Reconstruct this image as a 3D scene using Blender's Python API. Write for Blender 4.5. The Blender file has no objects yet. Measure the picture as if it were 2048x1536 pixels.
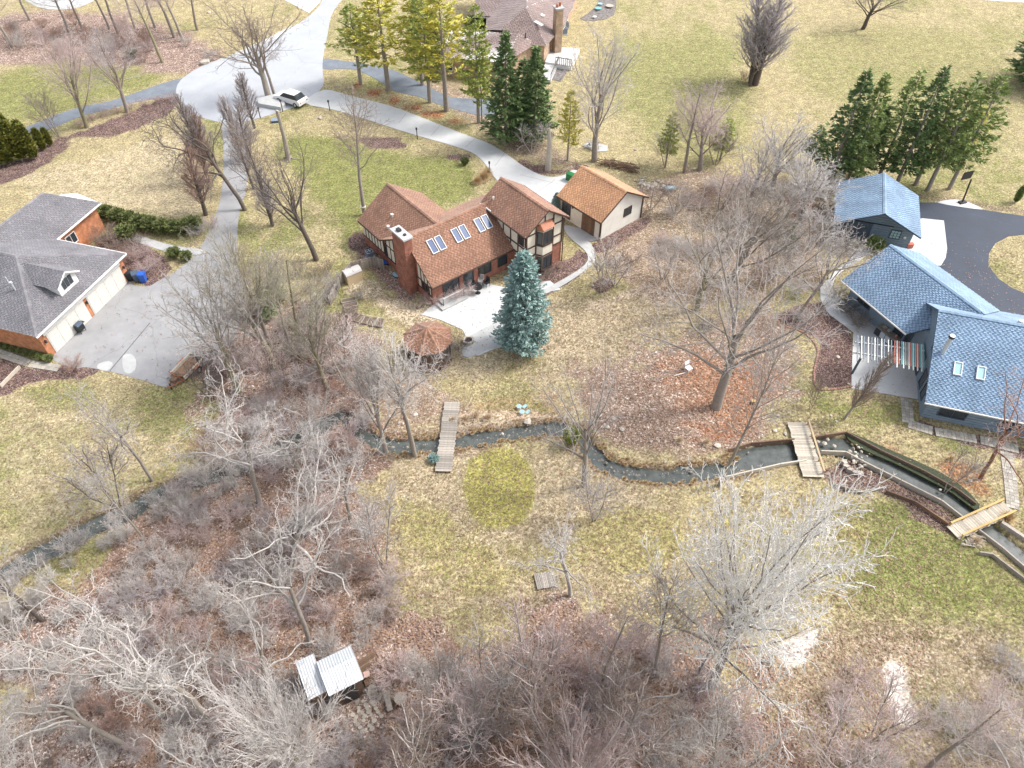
import bpy, math, random
import numpy as np
from mathutils import Vector
from mathutils.geometry import tessellate_polygon
R = math.radians
sc = bpy.context.scene
col = sc.collection
# ---------------------------------------------------------------- camera
TH, FPX, CH = R(47), 1480.0, 45.0
cam_d = bpy.data.cameras.new('camera'); cam = bpy.data.objects.new('camera', cam_d); col.objects.link(cam)
cam.location = (0, 0, CH); cam.rotation_euler = (R(90) - TH, 0, 0)
cam_d.sensor_width = 36; cam_d.lens = 36 * FPX / 2048; cam_d.clip_end = 3000; cam_d.clip_start = .5
sc.camera = cam
# ---------------------------------------------------------------- sky and sun (thin bright overcast)
world = bpy.data.worlds.new('World'); sc.world = world; world.use_nodes = True
wn = world.node_tree.nodes; wl = world.node_tree.links
sky = wn.new('ShaderNodeTexSky'); sky.sky_type = 'NISHITA'; sky.sun_disc = False
SUN_EL, SUN_AZ = R(50), R(76)          # azimuth measured from +Y towards +X
sky.sun_elevation = SUN_EL; sky.sun_rotation = SUN_AZ; sky.dust_density = 3.5; sky.air_density = 1.0; sky.ozone_density = 1.0
bg = wn['Background']; bg.inputs['Strength'].default_value = .15
hs = wn.new('ShaderNodeHueSaturation'); hs.inputs['Saturation'].default_value = .38      # cloud veil: the same sky, greyer
wl.new(sky.outputs[0], hs.inputs['Color']); wl.new(hs.outputs[0], bg.inputs['Color'])
sd = bpy.data.lights.new('sun', 'SUN'); sun = bpy.data.objects.new('sun', sd); col.objects.link(sun)
sd.energy = 1.5; sd.angle = R(11); sd.color = (1, .96, .9)
sv = Vector((math.sin(SUN_AZ) * math.cos(SUN_EL), math.cos(SUN_AZ) * math.cos(SUN_EL), math.sin(SUN_EL)))
sun.rotation_euler = sv.to_track_quat('Z', 'Y').to_euler()
sc.view_settings.view_transform = 'Standard'; sc.view_settings.look = 'None'
sc.view_settings.exposure = 1.1; sc.view_settings.gamma = 1.0; sc.view_settings.use_curve_mapping = False
# ---------------------------------------------------------------- survey helpers: photo pixel -> point on a level plane
_c, _s = math.cos(TH), math.sin(TH)
def G(px, py, z=0.0):
    u = (px - 1024) / FPX; v = (768 - py) / FPX
    t = (CH - z) / (_s - v * _c)
    return (u * t, (_c + v * _s) * t, z)
def PX(x, y, z):
    dz = z - CH; d = y * _c - dz * _s; v = y * _s + dz * _c
    return (1024 + FPX * x / d, 768 - FPX * v / d)
def top_z(bx, by, tx, ty):
    x, y, _ = G(bx, by); best = (1e9, 1)
    for k in range(5, 260):
        z = k * .1; p = PX(x, y, z); e = (p[0] - tx) ** 2 * .3 + (p[1] - ty) ** 2
        if e < best[0]: best = (e, z)
    return best[1]
# ---------------------------------------------------------------- object helpers
def tag(o, label=None, cat=None, group=None, kind=None):
    if label: o['label'] = label
    if cat: o['category'] = cat
    if group: o['group'] = group
    if kind: o['kind'] = kind
    return o
def thing(name, label, cat, loc=(0, 0, 0), rot=0, group=None, scale=1):
    o = bpy.data.objects.new(name, None); col.objects.link(o); o.empty_display_size = .3
    o.location = loc; o.rotation_euler = (0, 0, rot); o.scale = (scale,) * 3 if not hasattr(scale, '__len__') else scale
    return tag(o, label, cat, group)
def link(name, me, parent=None, loc=None, rot=None):
    o = bpy.data.objects.new(name, me); col.objects.link(o)
    if parent: o.parent = parent
    if loc is not None: o.location = loc
    if rot is not None: o.rotation_euler = rot
    return o
def copy_tree(o, parent=None):
    c = o.copy(); col.objects.link(c)
    if parent: c.parent = parent
    for ch in list(o.children): copy_tree(ch, c)
    return c
class MB:
    """collects faces, builds one mesh object"""
    def __init__(s): s.v = []; s.f = []; s.sm = False
    def add(s, vs, fs):
        n = len(s.v); s.v += [tuple(p) for p in vs]; s.f += [tuple(i + n for i in f) for f in fs]; return s
    def box(s, c, d, rz=0, rx=0, ry=0):
        from mathutils import Euler
        m = Euler((rx, ry, rz)).to_matrix(); c = Vector(c)
        vs = [c + m @ Vector((x * d[0] / 2, y * d[1] / 2, z * d[2] / 2)) for z in (-1, 1) for y in (-1, 1) for x in (-1, 1)]
        return s.add(vs, [(0, 2, 3, 1), (4, 5, 7, 6), (0, 1, 5, 4), (2, 6, 7, 3), (0, 4, 6, 2), (1, 3, 7, 5)])
    def b(s, x0, y0, z0, x1, y1, z1): return s.box(((x0 + x1) / 2, (y0 + y1) / 2, (z0 + z1) / 2), (abs(x1 - x0), abs(y1 - y0), abs(z1 - z0)))
    def prism(s, poly, ext):
        """poly: planar 3-D polygon (convex or not), extruded by vector ext"""
        n = len(poly); e = Vector(ext); P = [Vector(p) for p in poly]
        tr = tessellate_polygon([P])
        nb = len(s.v); s.v += [tuple(p) for p in P] + [tuple(p + e) for p in P]
        nrm = Vector((0, 0, 0))
        for i in range(n): nrm += P[i].cross(P[(i + 1) % n])
        up = nrm.dot(e) > 0
        for t in tr:
            a, b, c = t
            tn = (P[b] - P[a]).cross(P[c] - P[a]).dot(e) > 0
            lo = (a, c, b) if tn else (a, b, c)
            s.f.append(tuple(i + nb for i in lo)); s.f.append(tuple(i + nb + n for i in reversed(lo)))
        for i in range(n):
            j = (i + 1) % n
            q = (i, j, j + n, i + n) if up else (j, i, i + n, j + n)
            s.f.append(tuple(k + nb for k in q))
        return s
    def poly(s, pts, z0, z1): return s.prism([(p[0], p[1], z0) for p in pts], (0, 0, z1 - z0))
    def bar(s, a, b, w, h=None, up=(0, 0, 1)):
        a, b = Vector(a), Vector(b); d = (b - a).normalized(); u = Vector(up)
        if abs(d.dot(u)) > .95: u = Vector((1, 0, 0))
        sd_ = d.cross(u).normalized(); u = sd_.cross(d).normalized(); h = h or w
        vs = [p + sd_ * x * w / 2 + u * y * h / 2 for p in (a, b) for x, y in ((-1, -1), (1, -1), (1, 1), (-1, 1))]
        return s.add(vs, [(0, 1, 2, 3), (7, 6, 5, 4), (0, 4, 5, 1), (1, 5, 6, 2), (2, 6, 7, 3), (3, 7, 4, 0)])
    def cyl(s, a, b, r0, r1=None, n=10, caps=True):
        a, b = Vector(a), Vector(b); r1 = r0 if r1 is None else r1; d = (b - a).normalized()
        u = Vector((0, 0, 1)) if abs(d.z) < .9 else Vector((1, 0, 0)); x = d.cross(u).normalized(); y = d.cross(x)
        vs = []
        for p, r in ((a, r0), (b, r1)):
            for k in range(n):
                t = 2 * math.pi * k / n; vs.append(p + x * math.cos(t) * r + y * math.sin(t) * r)
        fs = [(k, k + n, (k + 1) % n + n, (k + 1) % n) for k in range(n)]
        if caps: fs += [tuple(range(n)), tuple(reversed(range(n, 2 * n)))]
        return s.add(vs, fs)
    def rock(s, c, r, rng, sq=(1, 1, .6)):
        ico = [(0, 0, -1), (.72, -.53, -.45), (-.28, -.85, -.45), (-.89, 0, -.45), (-.28, .85, -.45), (.72, .53, -.45), (.28, -.85, .45), (-.72, -.53, .45), (-.72, .53, .45), (.28, .85, .45), (.89, 0, .45), (0, 0, 1)]
        fs = [(0, 1, 2), (1, 0, 5), (0, 2, 3), (0, 3, 4), (0, 4, 5), (1, 5, 10), (2, 1, 6), (3, 2, 7), (4, 3, 8), (5, 4, 9), (1, 10, 6), (2, 6, 7), (3, 7, 8), (4, 8, 9), (5, 9, 10), (6, 10, 11), (7, 6, 11), (8, 7, 11), (9, 8, 11), (10, 9, 11)]
        a = rng.uniform(0, 6.28)
        vs = []
        for x, y, z in ico:
            k = r * rng.uniform(.75, 1.15); x, y = x * math.cos(a) - y * math.sin(a), x * math.sin(a) + y * math.cos(a)
            vs.append((c[0] + x * k * sq[0], c[1] + y * k * sq[1], c[2] + z * k * sq[2]))
        return s.add(vs, fs)
    def mesh(s, name, mat=None):
        me = bpy.data.meshes.new(name); me.from_pydata(s.v, [], s.f); me.update()
        if mat: me.materials.append(mat)
        if s.sm:
            for p in me.polygons: p.use_smooth = True
        return me
    def build(s, name, mat, parent=None, label=None, kind=None):
        o = link(name, s.mesh(name, mat), parent)
        return tag(o, label, None, None, kind)
def fast_mesh(name, verts, faces, mat=None, smooth=False):
    """verts (n,3) array, faces (m,k) array all with k corners"""
    me = bpy.data.meshes.new(name); verts = np.asarray(verts, np.float32); faces = np.asarray(faces, np.int32)
    m, k = faces.shape
    me.vertices.add(len(verts)); me.vertices.foreach_set('co', verts.ravel())
    me.loops.add(m * k); me.loops.foreach_set('vertex_index', faces.ravel())
    me.polygons.add(m); me.polygons.foreach_set('loop_start', np.arange(0, m * k, k, dtype=np.int32))
    me.polygons.foreach_set('loop_total', np.full(m, k, np.int32))
    if smooth: me.polygons.foreach_set('use_smooth', np.ones(m, bool))
    me.update(calc_edges=True)
    if mat: me.materials.append(mat)
    return me
# ---------------------------------------------------------------- material helpers
def mat(name, c, rough=.8, metal=0., bump=0., scale=8., c2=None, mix=.5, nscale=None, spec=.5, coord='Object', detail=6, island=None, objrand=None):
    """principled material: two-tone noise colour, optional bump, optional per-piece variation"""
    m = bpy.data.materials.new(name); m.use_nodes = True; nt = m.node_tree; N = nt.nodes; L = nt.links
    b = N['Principled BSDF']; b.inputs['Roughness'].default_value = rough; b.inputs['Metallic'].default_value = metal
    b.inputs['Specular IOR Level'].default_value = spec
    tc = N.new('ShaderNodeTexCoord')
    c = tuple(c) + (1,)
    out = None
    nz = N.new('ShaderNodeTexNoise'); nz.inputs['Scale'].default_value = nscale or scale; nz.inputs['Detail'].default_value = detail; nz.inputs['Roughness'].default_value = .65
    L.new(tc.outputs[coord], nz.inputs['Vector'])
    if c2:
        rp = N.new('ShaderNodeValToRGB'); rp.color_ramp.elements[0].position = .5 - mix * .35; rp.color_ramp.elements[1].position = .5 + mix * .35
        rp.color_ramp.elements[0].color = tuple(c2) + (1,); rp.color_ramp.elements[1].color = c
        L.new(nz.outputs[0], rp.inputs[0]); out = rp.outputs[0]
    else:
        rgb = N.new('ShaderNodeRGB'); rgb.outputs[0].default_value = c; out = rgb.outputs[0]
    for src, amt in (('isl', island), ('obj', objrand)):
        if amt:
            if src == 'isl': g = N.new('ShaderNodeNewGeometry'); o = g.outputs['Random Per Island']
            else: g = N.new('ShaderNodeObjectInfo'); o = g.outputs['Random']
            mr = N.new('ShaderNodeMapRange'); mr.inputs['To Min'].default_value = 1 - amt; mr.inputs['To Max'].default_value = 1 + amt
            L.new(o, mr.inputs['Value'])
            vm = N.new('ShaderNodeVectorMath'); vm.operation = 'SCALE'; L.new(out, vm.inputs[0]); L.new(mr.outputs[0], vm.inputs['Scale']); out = vm.outputs[0]
    L.new(out, b.inputs['Base Color'])
    if bump:
        bp = N.new('ShaderNodeBump'); bp.inputs['Strength'].default_value = min(1, bump); bp.inputs['Distance'].default_value = .03
        n2 = N.new('ShaderNodeTexNoise'); n2.inputs['Scale'].default_value = scale * 3; n2.inputs['Detail'].default_value = 4
        L.new(tc.outputs[coord], n2.inputs['Vector']); L.new(n2.outputs[0], bp.inputs['Height']); L.new(bp.outputs[0], b.inputs['Normal'])
    return m
def cracks(m, scale=.22, width=.006, amt=.55):
    """thin wandering cracks cut into a paving material"""
    nt = m.node_tree; N = nt.nodes; L = nt.links; b = N['Principled BSDF']; src = b.inputs['Base Color'].links[0].from_socket
    tc = N.new('ShaderNodeTexCoord'); nz = N.new('ShaderNodeTexNoise'); nz.inputs['Scale'].default_value = .8; nz.inputs['Detail'].default_value = 5; L.new(tc.outputs['Object'], nz.inputs['Vector'])
    ad = N.new('ShaderNodeVectorMath'); ad.operation = 'MULTIPLY_ADD'; ad.inputs[1].default_value = (1.6, 1.6, 0); L.new(nz.outputs['Color'], ad.inputs[0]); L.new(tc.outputs['Object'], ad.inputs[2])
    v = N.new('ShaderNodeTexVoronoi'); v.feature = 'DISTANCE_TO_EDGE'; v.inputs['Scale'].default_value = scale; L.new(ad.outputs[0], v.inputs['Vector'])
    mr = N.new('ShaderNodeMapRange'); mr.inputs['From Min'].default_value = width * .5; mr.inputs['From Max'].default_value = width * 1.6; mr.inputs['To Min'].default_value = amt; mr.inputs['To Max'].default_value = 1; L.new(v.outputs['Distance'], mr.inputs['Value'])
    vm = N.new('ShaderNodeVectorMath'); vm.operation = 'SCALE'; L.new(src, vm.inputs[0]); L.new(mr.outputs[0], vm.inputs['Scale']); L.new(vm.outputs[0], b.inputs['Base Color'])
def brick_mat(name, c1, c2, mortar, bw=.21, bh=.075, diag=True):
    m = bpy.data.materials.new(name); m.use_nodes = True; nt = m.node_tree; N = nt.nodes; L = nt.links
    b = N['Principled BSDF']; b.inputs['Roughness'].default_value = .9
    tc = N.new('ShaderNodeTexCoord'); sp = N.new('ShaderNodeSeparateXYZ'); L.new(tc.outputs['Object'], sp.inputs[0])
    ad = N.new('ShaderNodeMath'); ad.operation = 'ADD'; L.new(sp.outputs[0], ad.inputs[0]); L.new(sp.outputs[1], ad.inputs[1])
    cb = N.new('ShaderNodeCombineXYZ'); L.new(ad.outputs[0], cb.inputs[0]); L.new(sp.outputs[2], cb.inputs[1])
    br = N.new('ShaderNodeTexBrick'); br.inputs['Scale'].default_value = 1; br.inputs['Brick Width'].default_value = bw; br.inputs['Row Height'].default_value = bh
    br.inputs['Mortar Size'].default_value = .008; br.inputs['Color1'].default_value = c1 + (1,); br.inputs['Color2'].default_value = c2 + (1,); br.inputs['Mortar'].default_value = mortar + (1,)
    L.new(cb.outputs[0], br.inputs['Vector'])
    nz = N.new('ShaderNodeTexNoise'); nz.inputs['Scale'].default_value = 2.2; nz.inputs['Detail'].default_value = 7; L.new(tc.outputs['Object'], nz.inputs['Vector'])
    mr = N.new('ShaderNodeMapRange'); mr.inputs['From Min'].default_value = .3; mr.inputs['From Max'].default_value = .7; mr.inputs['To Min'].default_value = .72; mr.inputs['To Max'].default_value = 1.25
    L.new(nz.outputs[0], mr.inputs['Value'])
    vm = N.new('ShaderNodeVectorMath'); vm.operation = 'SCALE'; L.new(br.outputs['Color'], vm.inputs[0]); L.new(mr.outputs[0], vm.inputs['Scale'])
    L.new(vm.outputs[0], b.inputs['Base Color'])
    bp = N.new('ShaderNodeBump'); bp.inputs['Strength'].default_value = .6; bp.inputs['Distance'].default_value = .01; bp.invert = True
    L.new(br.outputs['Fac'], bp.inputs['Height']); L.new(bp.outputs[0], b.inputs['Normal'])
    return m
def shingle_mat(name, cols, rough=.85):
    """colour picked per shingle tab, with large soft weathering"""
    m = bpy.data.materials.new(name); m.use_nodes = True; nt = m.node_tree; N = nt.nodes; L = nt.links
    b = N['Principled BSDF']; b.inputs['Roughness'].default_value = rough; b.inputs['Specular IOR Level'].default_value = .35
    g = N.new('ShaderNodeNewGeometry'); rp = N.new('ShaderNodeValToRGB'); rp.color_ramp.interpolation = 'CONSTANT'
    e = rp.color_ramp.elements
    while len(e) < len(cols): e.new(.5)
    for i, c in enumerate(cols): e[i].position = i / len(cols); e[i].color = tuple(c) + (1,)
    L.new(g.outputs['Random Per Island'], rp.inputs[0])
    tc = N.new('ShaderNodeTexCoord'); nz = N.new('ShaderNodeTexNoise'); nz.inputs['Scale'].default_value = .5; nz.inputs['Detail'].default_value = 6; L.new(tc.outputs['Object'], nz.inputs['Vector'])
    mr = N.new('ShaderNodeMapRange'); mr.inputs['From Min'].default_value = .3; mr.inputs['From Max'].default_value = .7; mr.inputs['To Min'].default_value = .8; mr.inputs['To Max'].default_value = 1.2
    L.new(nz.outputs[0], mr.inputs['Value'])
    vm = N.new('ShaderNodeVectorMath'); vm.operation = 'SCALE'; L.new(rp.outputs[0], vm.inputs[0]); L.new(mr.outputs[0], vm.inputs['Scale']); L.new(vm.outputs[0], b.inputs['Base Color'])
    n2 = N.new('ShaderNodeTexNoise'); n2.inputs['Scale'].default_value = 60; L.new(tc.outputs['Object'], n2.inputs['Vector'])
    bp = N.new('ShaderNodeBump'); bp.inputs['Strength'].default_value = .25; bp.inputs['Distance'].default_value = .01; L.new(n2.outputs[0], bp.inputs['Height']); L.new(bp.outputs[0], b.inputs['Normal'])
    b.inputs['Sheen Weight'].default_value = .35; b.inputs['Sheen Roughness'].default_value = .45
    return m
def glass_mat(name, c, rough=.08, spec=.6):
    m = bpy.data.materials.new(name); m.use_nodes = True; b = m.node_tree.nodes['Principled BSDF']
    b.inputs['Base Color'].default_value = c + (1,); b.inputs['Roughness'].default_value = rough; b.inputs['Specular IOR Level'].default_value = spec
    return m
# ---------------------------------------------------------------- smooth outlines
def smooth(pts, n=4, closed=True):
    P = [np.array(p[:2], float) for p in pts]; out = []; m = len(P)
    for i in range(m if closed else m - 1):
        p0 = P[(i - 1) % m] if closed or i > 0 else P[0]; p1 = P[i]; p2 = P[(i + 1) % m]; p3 = P[(i + 2) % m] if closed or i + 2 < m else P[m - 1]
        for k in range(n):
            t = k / n; out.append(tuple(.5 * ((2 * p1) + (-p0 + p2) * t + (2 * p0 - 5 * p1 + 4 * p2 - p3) * t * t + (-p0 + 3 * p1 - 3 * p2 + p3) * t ** 3)))
    if not closed: out.append(tuple(P[-1]))
    return out
def gp(pts, z=0.): return [G(x, y, z)[:2] for x, y in pts]
def poly_sd(X, Y, poly):
    """signed distance (negative inside) of arrays X,Y to a polygon"""
    d = np.full(X.shape, 1e9); inside = np.zeros(X.shape, bool); n = len(poly)
    for i in range(n):
        ax, ay = poly[i]; bx, by = poly[(i + 1) % n]; ex, ey = bx - ax, by - ay; L2 = ex * ex + ey * ey + 1e-9
        t = np.clip(((X - ax) * ex + (Y - ay) * ey) / L2, 0, 1)
        d = np.minimum(d, np.hypot(X - ax - t * ex, Y - ay - t * ey))
        c = ((ay > Y) != (by > Y)) & (X < (bx - ax) * (Y - ay) / (by - ay + 1e-12) + ax); inside ^= c
    return np.where(inside, -d, d)
def line_d(X, Y, pts):
    d = np.full(X.shape, 1e9)
    for (ax, ay), (bx, by) in zip(pts[:-1], pts[1:]):
        ex, ey = bx - ax, by - ay; t = np.clip(((X - ax) * ex + (Y - ay) * ey) / (ex * ex + ey * ey + 1e-9), 0, 1)
        d = np.minimum(d, np.hypot(X - ax - t * ex, Y - ay - t * ey))
    return d
def vnoise(X, Y, s, seed):
    rg = np.random.RandomState(seed); g = rg.rand(256, 256)
    x = X / s + 1000; y = Y / s + 1000; xi = np.floor(x).astype(int); yi = np.floor(y).astype(int); fx = x - xi; fy = y - yi
    fx = fx * fx * (3 - 2 * fx); fy = fy * fy * (3 - 2 * fy)
    a = g[yi % 256, xi % 256]; b = g[yi % 256, (xi + 1) % 256]; c = g[(yi + 1) % 256, xi % 256]; d = g[(yi + 1) % 256, (xi + 1) % 256]
    return (a * (1 - fx) + b * fx) * (1 - fy) + (c * (1 - fx) + d * fx) * fy
def sstep(x): x = np.clip(x, 0, 1); return x * x * (3 - 2 * x)
# ================================================================ SETTING: ground, paving, water
CREEK_W = smooth(gp([(-60, 1190), (10, 1148), (68, 1110), (137, 1079), (191, 1049), (253, 1025), (294, 997), (360, 968), (430, 948), (500, 925), (555, 898), (620, 860), (690, 832)]), 4, False)
CREEK_M = smooth(gp([(690, 832), (722, 864), (760, 885), (800, 891), (850, 889), (900, 885), (950, 877), (1000, 868), (1050, 860), (1100, 856), (1140, 862), (1168, 882), (1188, 906), (1215, 929), (1260, 944), (1310, 950), (1370, 946), (1430, 938), (1490, 928)]), 4, False)
POND = gp([(1455, 905), (1500, 893), (1560, 885), (1592, 886), (1622, 880), (1640, 876), (1640, 900), (1618, 925), (1560, 930), (1500, 945), (1450, 955)])
CHANNEL = gp([(1622, 884), (1660, 872), (1690, 876), (1720, 898), (1790, 925), (1850, 955), (1905, 985), (1950, 1018), (1985, 1046), (2048, 1098), (2100, 1145), (2080, 1165), (2040, 1128), (1990, 1085), (1950, 1052), (1900, 1016), (1830, 980), (1760, 945), (1700, 918), (1655, 905), (1622, 915)])
def creek_depth(X, Y):
    w = .85 + .35 * vnoise(X, Y, 1.7, 5)
    d1 = 1 - sstep((line_d(X, Y, CREEK_W) - .38 * w) / .6)
    d2 = 1 - sstep((line_d(X, Y, CREEK_M) - (.36 + .45 * (vnoise(X, Y, .7, 6) - .5)) * w) / .42)
    d3 = 1 - sstep((poly_sd(X, Y, POND) + .05) / .15)
    d4 = 1 - sstep((poly_sd(X, Y, CHANNEL) + .05) / .15)
    return np.maximum(np.maximum(d1, d2), np.maximum(d3, d4)) * .55
def axis(a, fine, b, s1, s0):
    """coordinates a..b with fine spacing s1 inside fine=(f0,f1), s0 growing outside"""
    f0, f1 = fine; mid = list(np.arange(f0, f1, s1)); lo = []; x = f0; s = s1
    while x > a: s = min(s * 1.06, s0); x -= s; lo.append(x)
    hi = []; x = mid[-1]; s = s1
    while x < b: s = min(s * 1.06, s0); x += s; hi.append(x)
    return np.array(lo[::-1] + mid + hi)
gx = axis(-420, (-44, 44), 420, .27, 12); gy = axis(-60, (11, 62), 700, .24, 10)
GX, GY = np.meshgrid(gx, gy)
GZ = -creek_depth(GX, GY)
# paint of ground cover: soft outlines in plan, ragged by noise
nr = (vnoise(GX, GY, 2.6, 1) - .5) * 1.6 + (vnoise(GX, GY, .8, 2) - .5) * .9
def reg(pts, f=.8, rag=1., sm=3): return 1 - sstep((poly_sd(GX, GY, smooth(gp(pts), sm)) + nr * rag + f) / (2 * f))
W = {k: np.zeros_like(GX) for k in ('green', 'litter', 'mulch', 'pale', 'orange', 'moss')}
def put(k, pts, a=1., f=.8, rag=1.): W[k] = np.maximum(W[k], a * reg(pts, f, rag))
n8 = vnoise(GX, GY, 9, 11); n3 = vnoise(GX, GY, 3.2, 12); n1 = vnoise(GX, GY, 1.1, 13)
W['green'] += np.clip((n8 * .55 + n3 * .3 + n1 * .3 - .45) * 1.5, 0, .62)
W['litter'] += np.clip((vnoise(GX, GY, 5, 21) * .6 + n1 * .4 - .5) * .6, 0, .3)
# lawns
put('green', [(560, 290), (650, 262), (800, 300), (930, 320), (960, 370), (900, 410), (760, 440), (690, 520), (640, 440), (600, 380)], .8, 2.5, 1.5)
put('green', [(800, 320), (925, 335), (955, 375), (880, 410), (820, 370)], 1, 1.5, 1)
put('green', [(1200, 90), (1480, 60), (1500, 300), (1350, 330), (1230, 240)], .6, 5, 2)
put('green', [(1600, 60), (2000, 60), (2048, 330), (1900, 340), (1700, 240), (1560, 160)], .5, 5, 2)
put('green', [(0, 140), (300, 130), (330, 165), (100, 235), (-40, 240)], .7, 2, 1)
put('green', [(1700, 1000), (1850, 1000), (1960, 1080), (2048, 1180), (2048, 1230), (1850, 1240), (1690, 1200), (1650, 1080)], .75, 2, 1.6)
put('green', [(1600, 790), (1750, 800), (1850, 840), (1960, 890), (1920, 910), (1790, 860), (1640, 830)], .7, .8)
put('green', [(680, 560), (760, 560), (790, 610), (850, 650), (780, 640), (700, 630)], .55, .8, 1.4)
put('green', [(60, 770), (180, 760), (190, 810), (110, 830), (60, 800)], .6, .8)
put('green', [(1000, 770), (1080, 760), (1070, 800), (960, 800)], .5, .8)
put('green', [(1150, 580), (1260, 560), (1240, 610), (1150, 620)], .5, .8)
# moss circle in the middle of the lawn, looser moss round it
cx, cy, _ = G(1001, 972); rr = np.hypot((GX - cx) / 2.85, (GY - cy) / 3.95)
W['moss'] = np.maximum(W['moss'], (1 - sstep((rr - .82 + nr * .10) / .22)) * (.75 + .3 * vnoise(GX, GY, 1.0, 31)))
put('moss', [(780, 1000), (870, 1040), (1000, 1080), (1200, 1060), (1330, 1010), (1380, 1080), (1200, 1140), (950, 1150), (820, 1120)], .55, 1.2, 2.2)
put('moss', [(1400, 1050), (1560, 1010), (1700, 1040), (1680, 1200), (1500, 1230)], .45, 1.2, 2)
W['green'] = np.clip(W['green'], 0, 1)
W['litter'] *= (1 - W['moss'])
# woodland floor
put('litter', [(380, 740), (520, 620), (620, 600), (690, 640), (760, 700), (760, 840), (760, 960), (780, 1100), (850, 1250), (1000, 1250), (1150, 1190), (1300, 1220), (1440, 1270), (1520, 1400), (1560, 1600), (200, 1700), (-300, 1700), (-300, 1500), (40, 1420), (-60, 1300), (100, 1170), (300, 1000), (400, 880)], .95, 2.2, 2.6)
put('litter', [(1100, 760), (1300, 690), (1420, 640), (1560, 640), (1600, 760), (1560, 880), (1430, 930), (1250, 920), (1130, 850)], .72, 2.6, 2.6)
put('litter', [(1180, 420), (1330, 340), (1560, 360), (1680, 420), (1660, 560), (1500, 600), (1300, 600), (1220, 520)], .6, 1.5, 2)
put('litter', [(1560, 1250), (1750, 1240), (2100, 1300), (2200, 1600), (1560, 1600)], .5, 2, 2)
put('litter', [(740, 720), (870, 760), (940, 820), (860, 850), (760, 840)], .6, .8)
put('litter', [(850, 150), (960, 190), (1150, 320), (1130, 345), (1000, 290), (880, 220)], .6, 1, 1)
put('litter', [(0, 30), (150, 20), (330, 50), (420, 90), (440, 140), (340, 150), (160, 125), (-40, 125)], .9, 1, 1)
put('litter', [(720, 480), (790, 540), (830, 590), (800, 590), (740, 540), (700, 530)], .9, .4)
put('orange', [(1310, 740), (1420, 700), (1540, 740), (1530, 830), (1420, 870), (1330, 800)], .55, 2.2, 3)
put('orange', [(1760, 870), (1850, 905), (1960, 930), (2000, 1000), (1880, 960), (1780, 910)], .6, .8, 1.3)
put('orange', [(710, 165), (760, 185), (850, 215), (940, 240), (900, 245), (800, 210), (715, 180)], .9, .5, .8)
put('orange', [(1590, 385), (1640, 400), (1620, 440), (1570, 420)], .5, .6)
put('orange', [(960, 800), (1100, 780), (1190, 800), (1150, 840), (1000, 845)], .35, .6, 1.2)
# beds of dark mulch
for p in ([(145, 265), (210, 245), (330, 195), (360, 195), (340, 225), (250, 265), (160, 280)], [(-20, 340), (60, 310), (130, 270), (140, 285), (90, 330), (-20, 375)],
          [(0, 715), (60, 735), (140, 725), (205, 735), (170, 755), (60, 765), (0, 790)], [(195, 480), (260, 470), (330, 520), (350, 540), (300, 570), (255, 560), (220, 520)],
          [(360, 155), (410, 135), (430, 140), (380, 160), (330, 160)], [(695, 478), (720, 465), (760, 500), (735, 520), (700, 500)],
          [(1130, 520), (1160, 500), (1180, 530), (1100, 590), (1060, 590), (1060, 560)], [(1185, 490), (1290, 435), (1295, 450), (1210, 500)],
          [(1175, 565), (1215, 548), (1230, 572), (1195, 590)], [(1640, 600), (1690, 640), (1705, 700), (1705, 770), (1640, 775), (1630, 730), (1640, 680), (1570, 650), (1570, 620)],
          [(700, 280), (790, 278), (808, 290), (800, 302), (740, 295)], [(895, 306), (930, 306), (935, 320), (900, 320)], [(1040, 320), (1130, 340), (1160, 330), (1180, 345), (1130, 352), (1060, 345)],
          [(1840, 840), (1900, 860), (2060, 900), (2060, 915), (1900, 880), (1836, 860)], [(560, 640), (640, 610), (660, 720), (600, 760), (540, 720)]):
    put('mulch', p, .95, .3, .45)
put('mulch', [(1840, 385), (1920, 395), (2048, 420), (2048, 430), (1900, 405), (1840, 400)], .5, .4, .6)
put('mulch', [(1700, 925), (1760, 950), (1860, 1000), (1900, 1040), (1870, 1050), (1790, 1000), (1690, 985), (1640, 940)], .7, .5, .8)
# sandy and straw-pale ground
put('pale', [(760, 950), (930, 900), (1200, 890), (1330, 1000), (1280, 1120), (1050, 1200), (850, 1200), (780, 1080)], .42, 2, 2)
put('litter', [(740, 880), (930, 900), (1200, 890), (1400, 1000), (1420, 1250), (1050, 1230), (850, 1250), (760, 1080)], .34, 2, 2)
put('pale', [(1100, 620), (1320, 560), (1420, 640), (1300, 740), (1080, 800)], .4, 2, 2)
put('litter', [(1080, 600), (1320, 560), (1420, 640), (1300, 740), (1000, 800)], .38, 2, 2)
put('pale', [(1290, 480), (1330, 500), (1310, 530), (1240, 510)], .7, .6, 1)
put('pale', [(1180, 610), (1260, 575), (1300, 570), (1310, 590), (1260, 595), (1200, 620)], .8, .4, .5)
put('pale', [(690, 570), (740, 560), (790, 600), (850, 610), (860, 660), (800, 650), (740, 610), (680, 590)], .75, .5, .9)
put('pale', [(1060, 590), (1100, 600), (1090, 700), (950, 760), (860, 740), (920, 710), (1040, 690)], .5, .8, 1.2)
put('pale', [(880, 820), (960, 830), (1060, 820), (1130, 835), (1100, 850), (960, 860), (920, 860), (890, 850)], .9, .3, .6)
put('pale', [(80, 340), (400, 250), (420, 300), (400, 420), (280, 440), (60, 380)], .42, 2, 2)
put('pale', [(0, 800), (90, 800), (250, 830), (380, 860), (280, 980), (100, 1060), (0, 1090)], .35, 1.6, 2)
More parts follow.
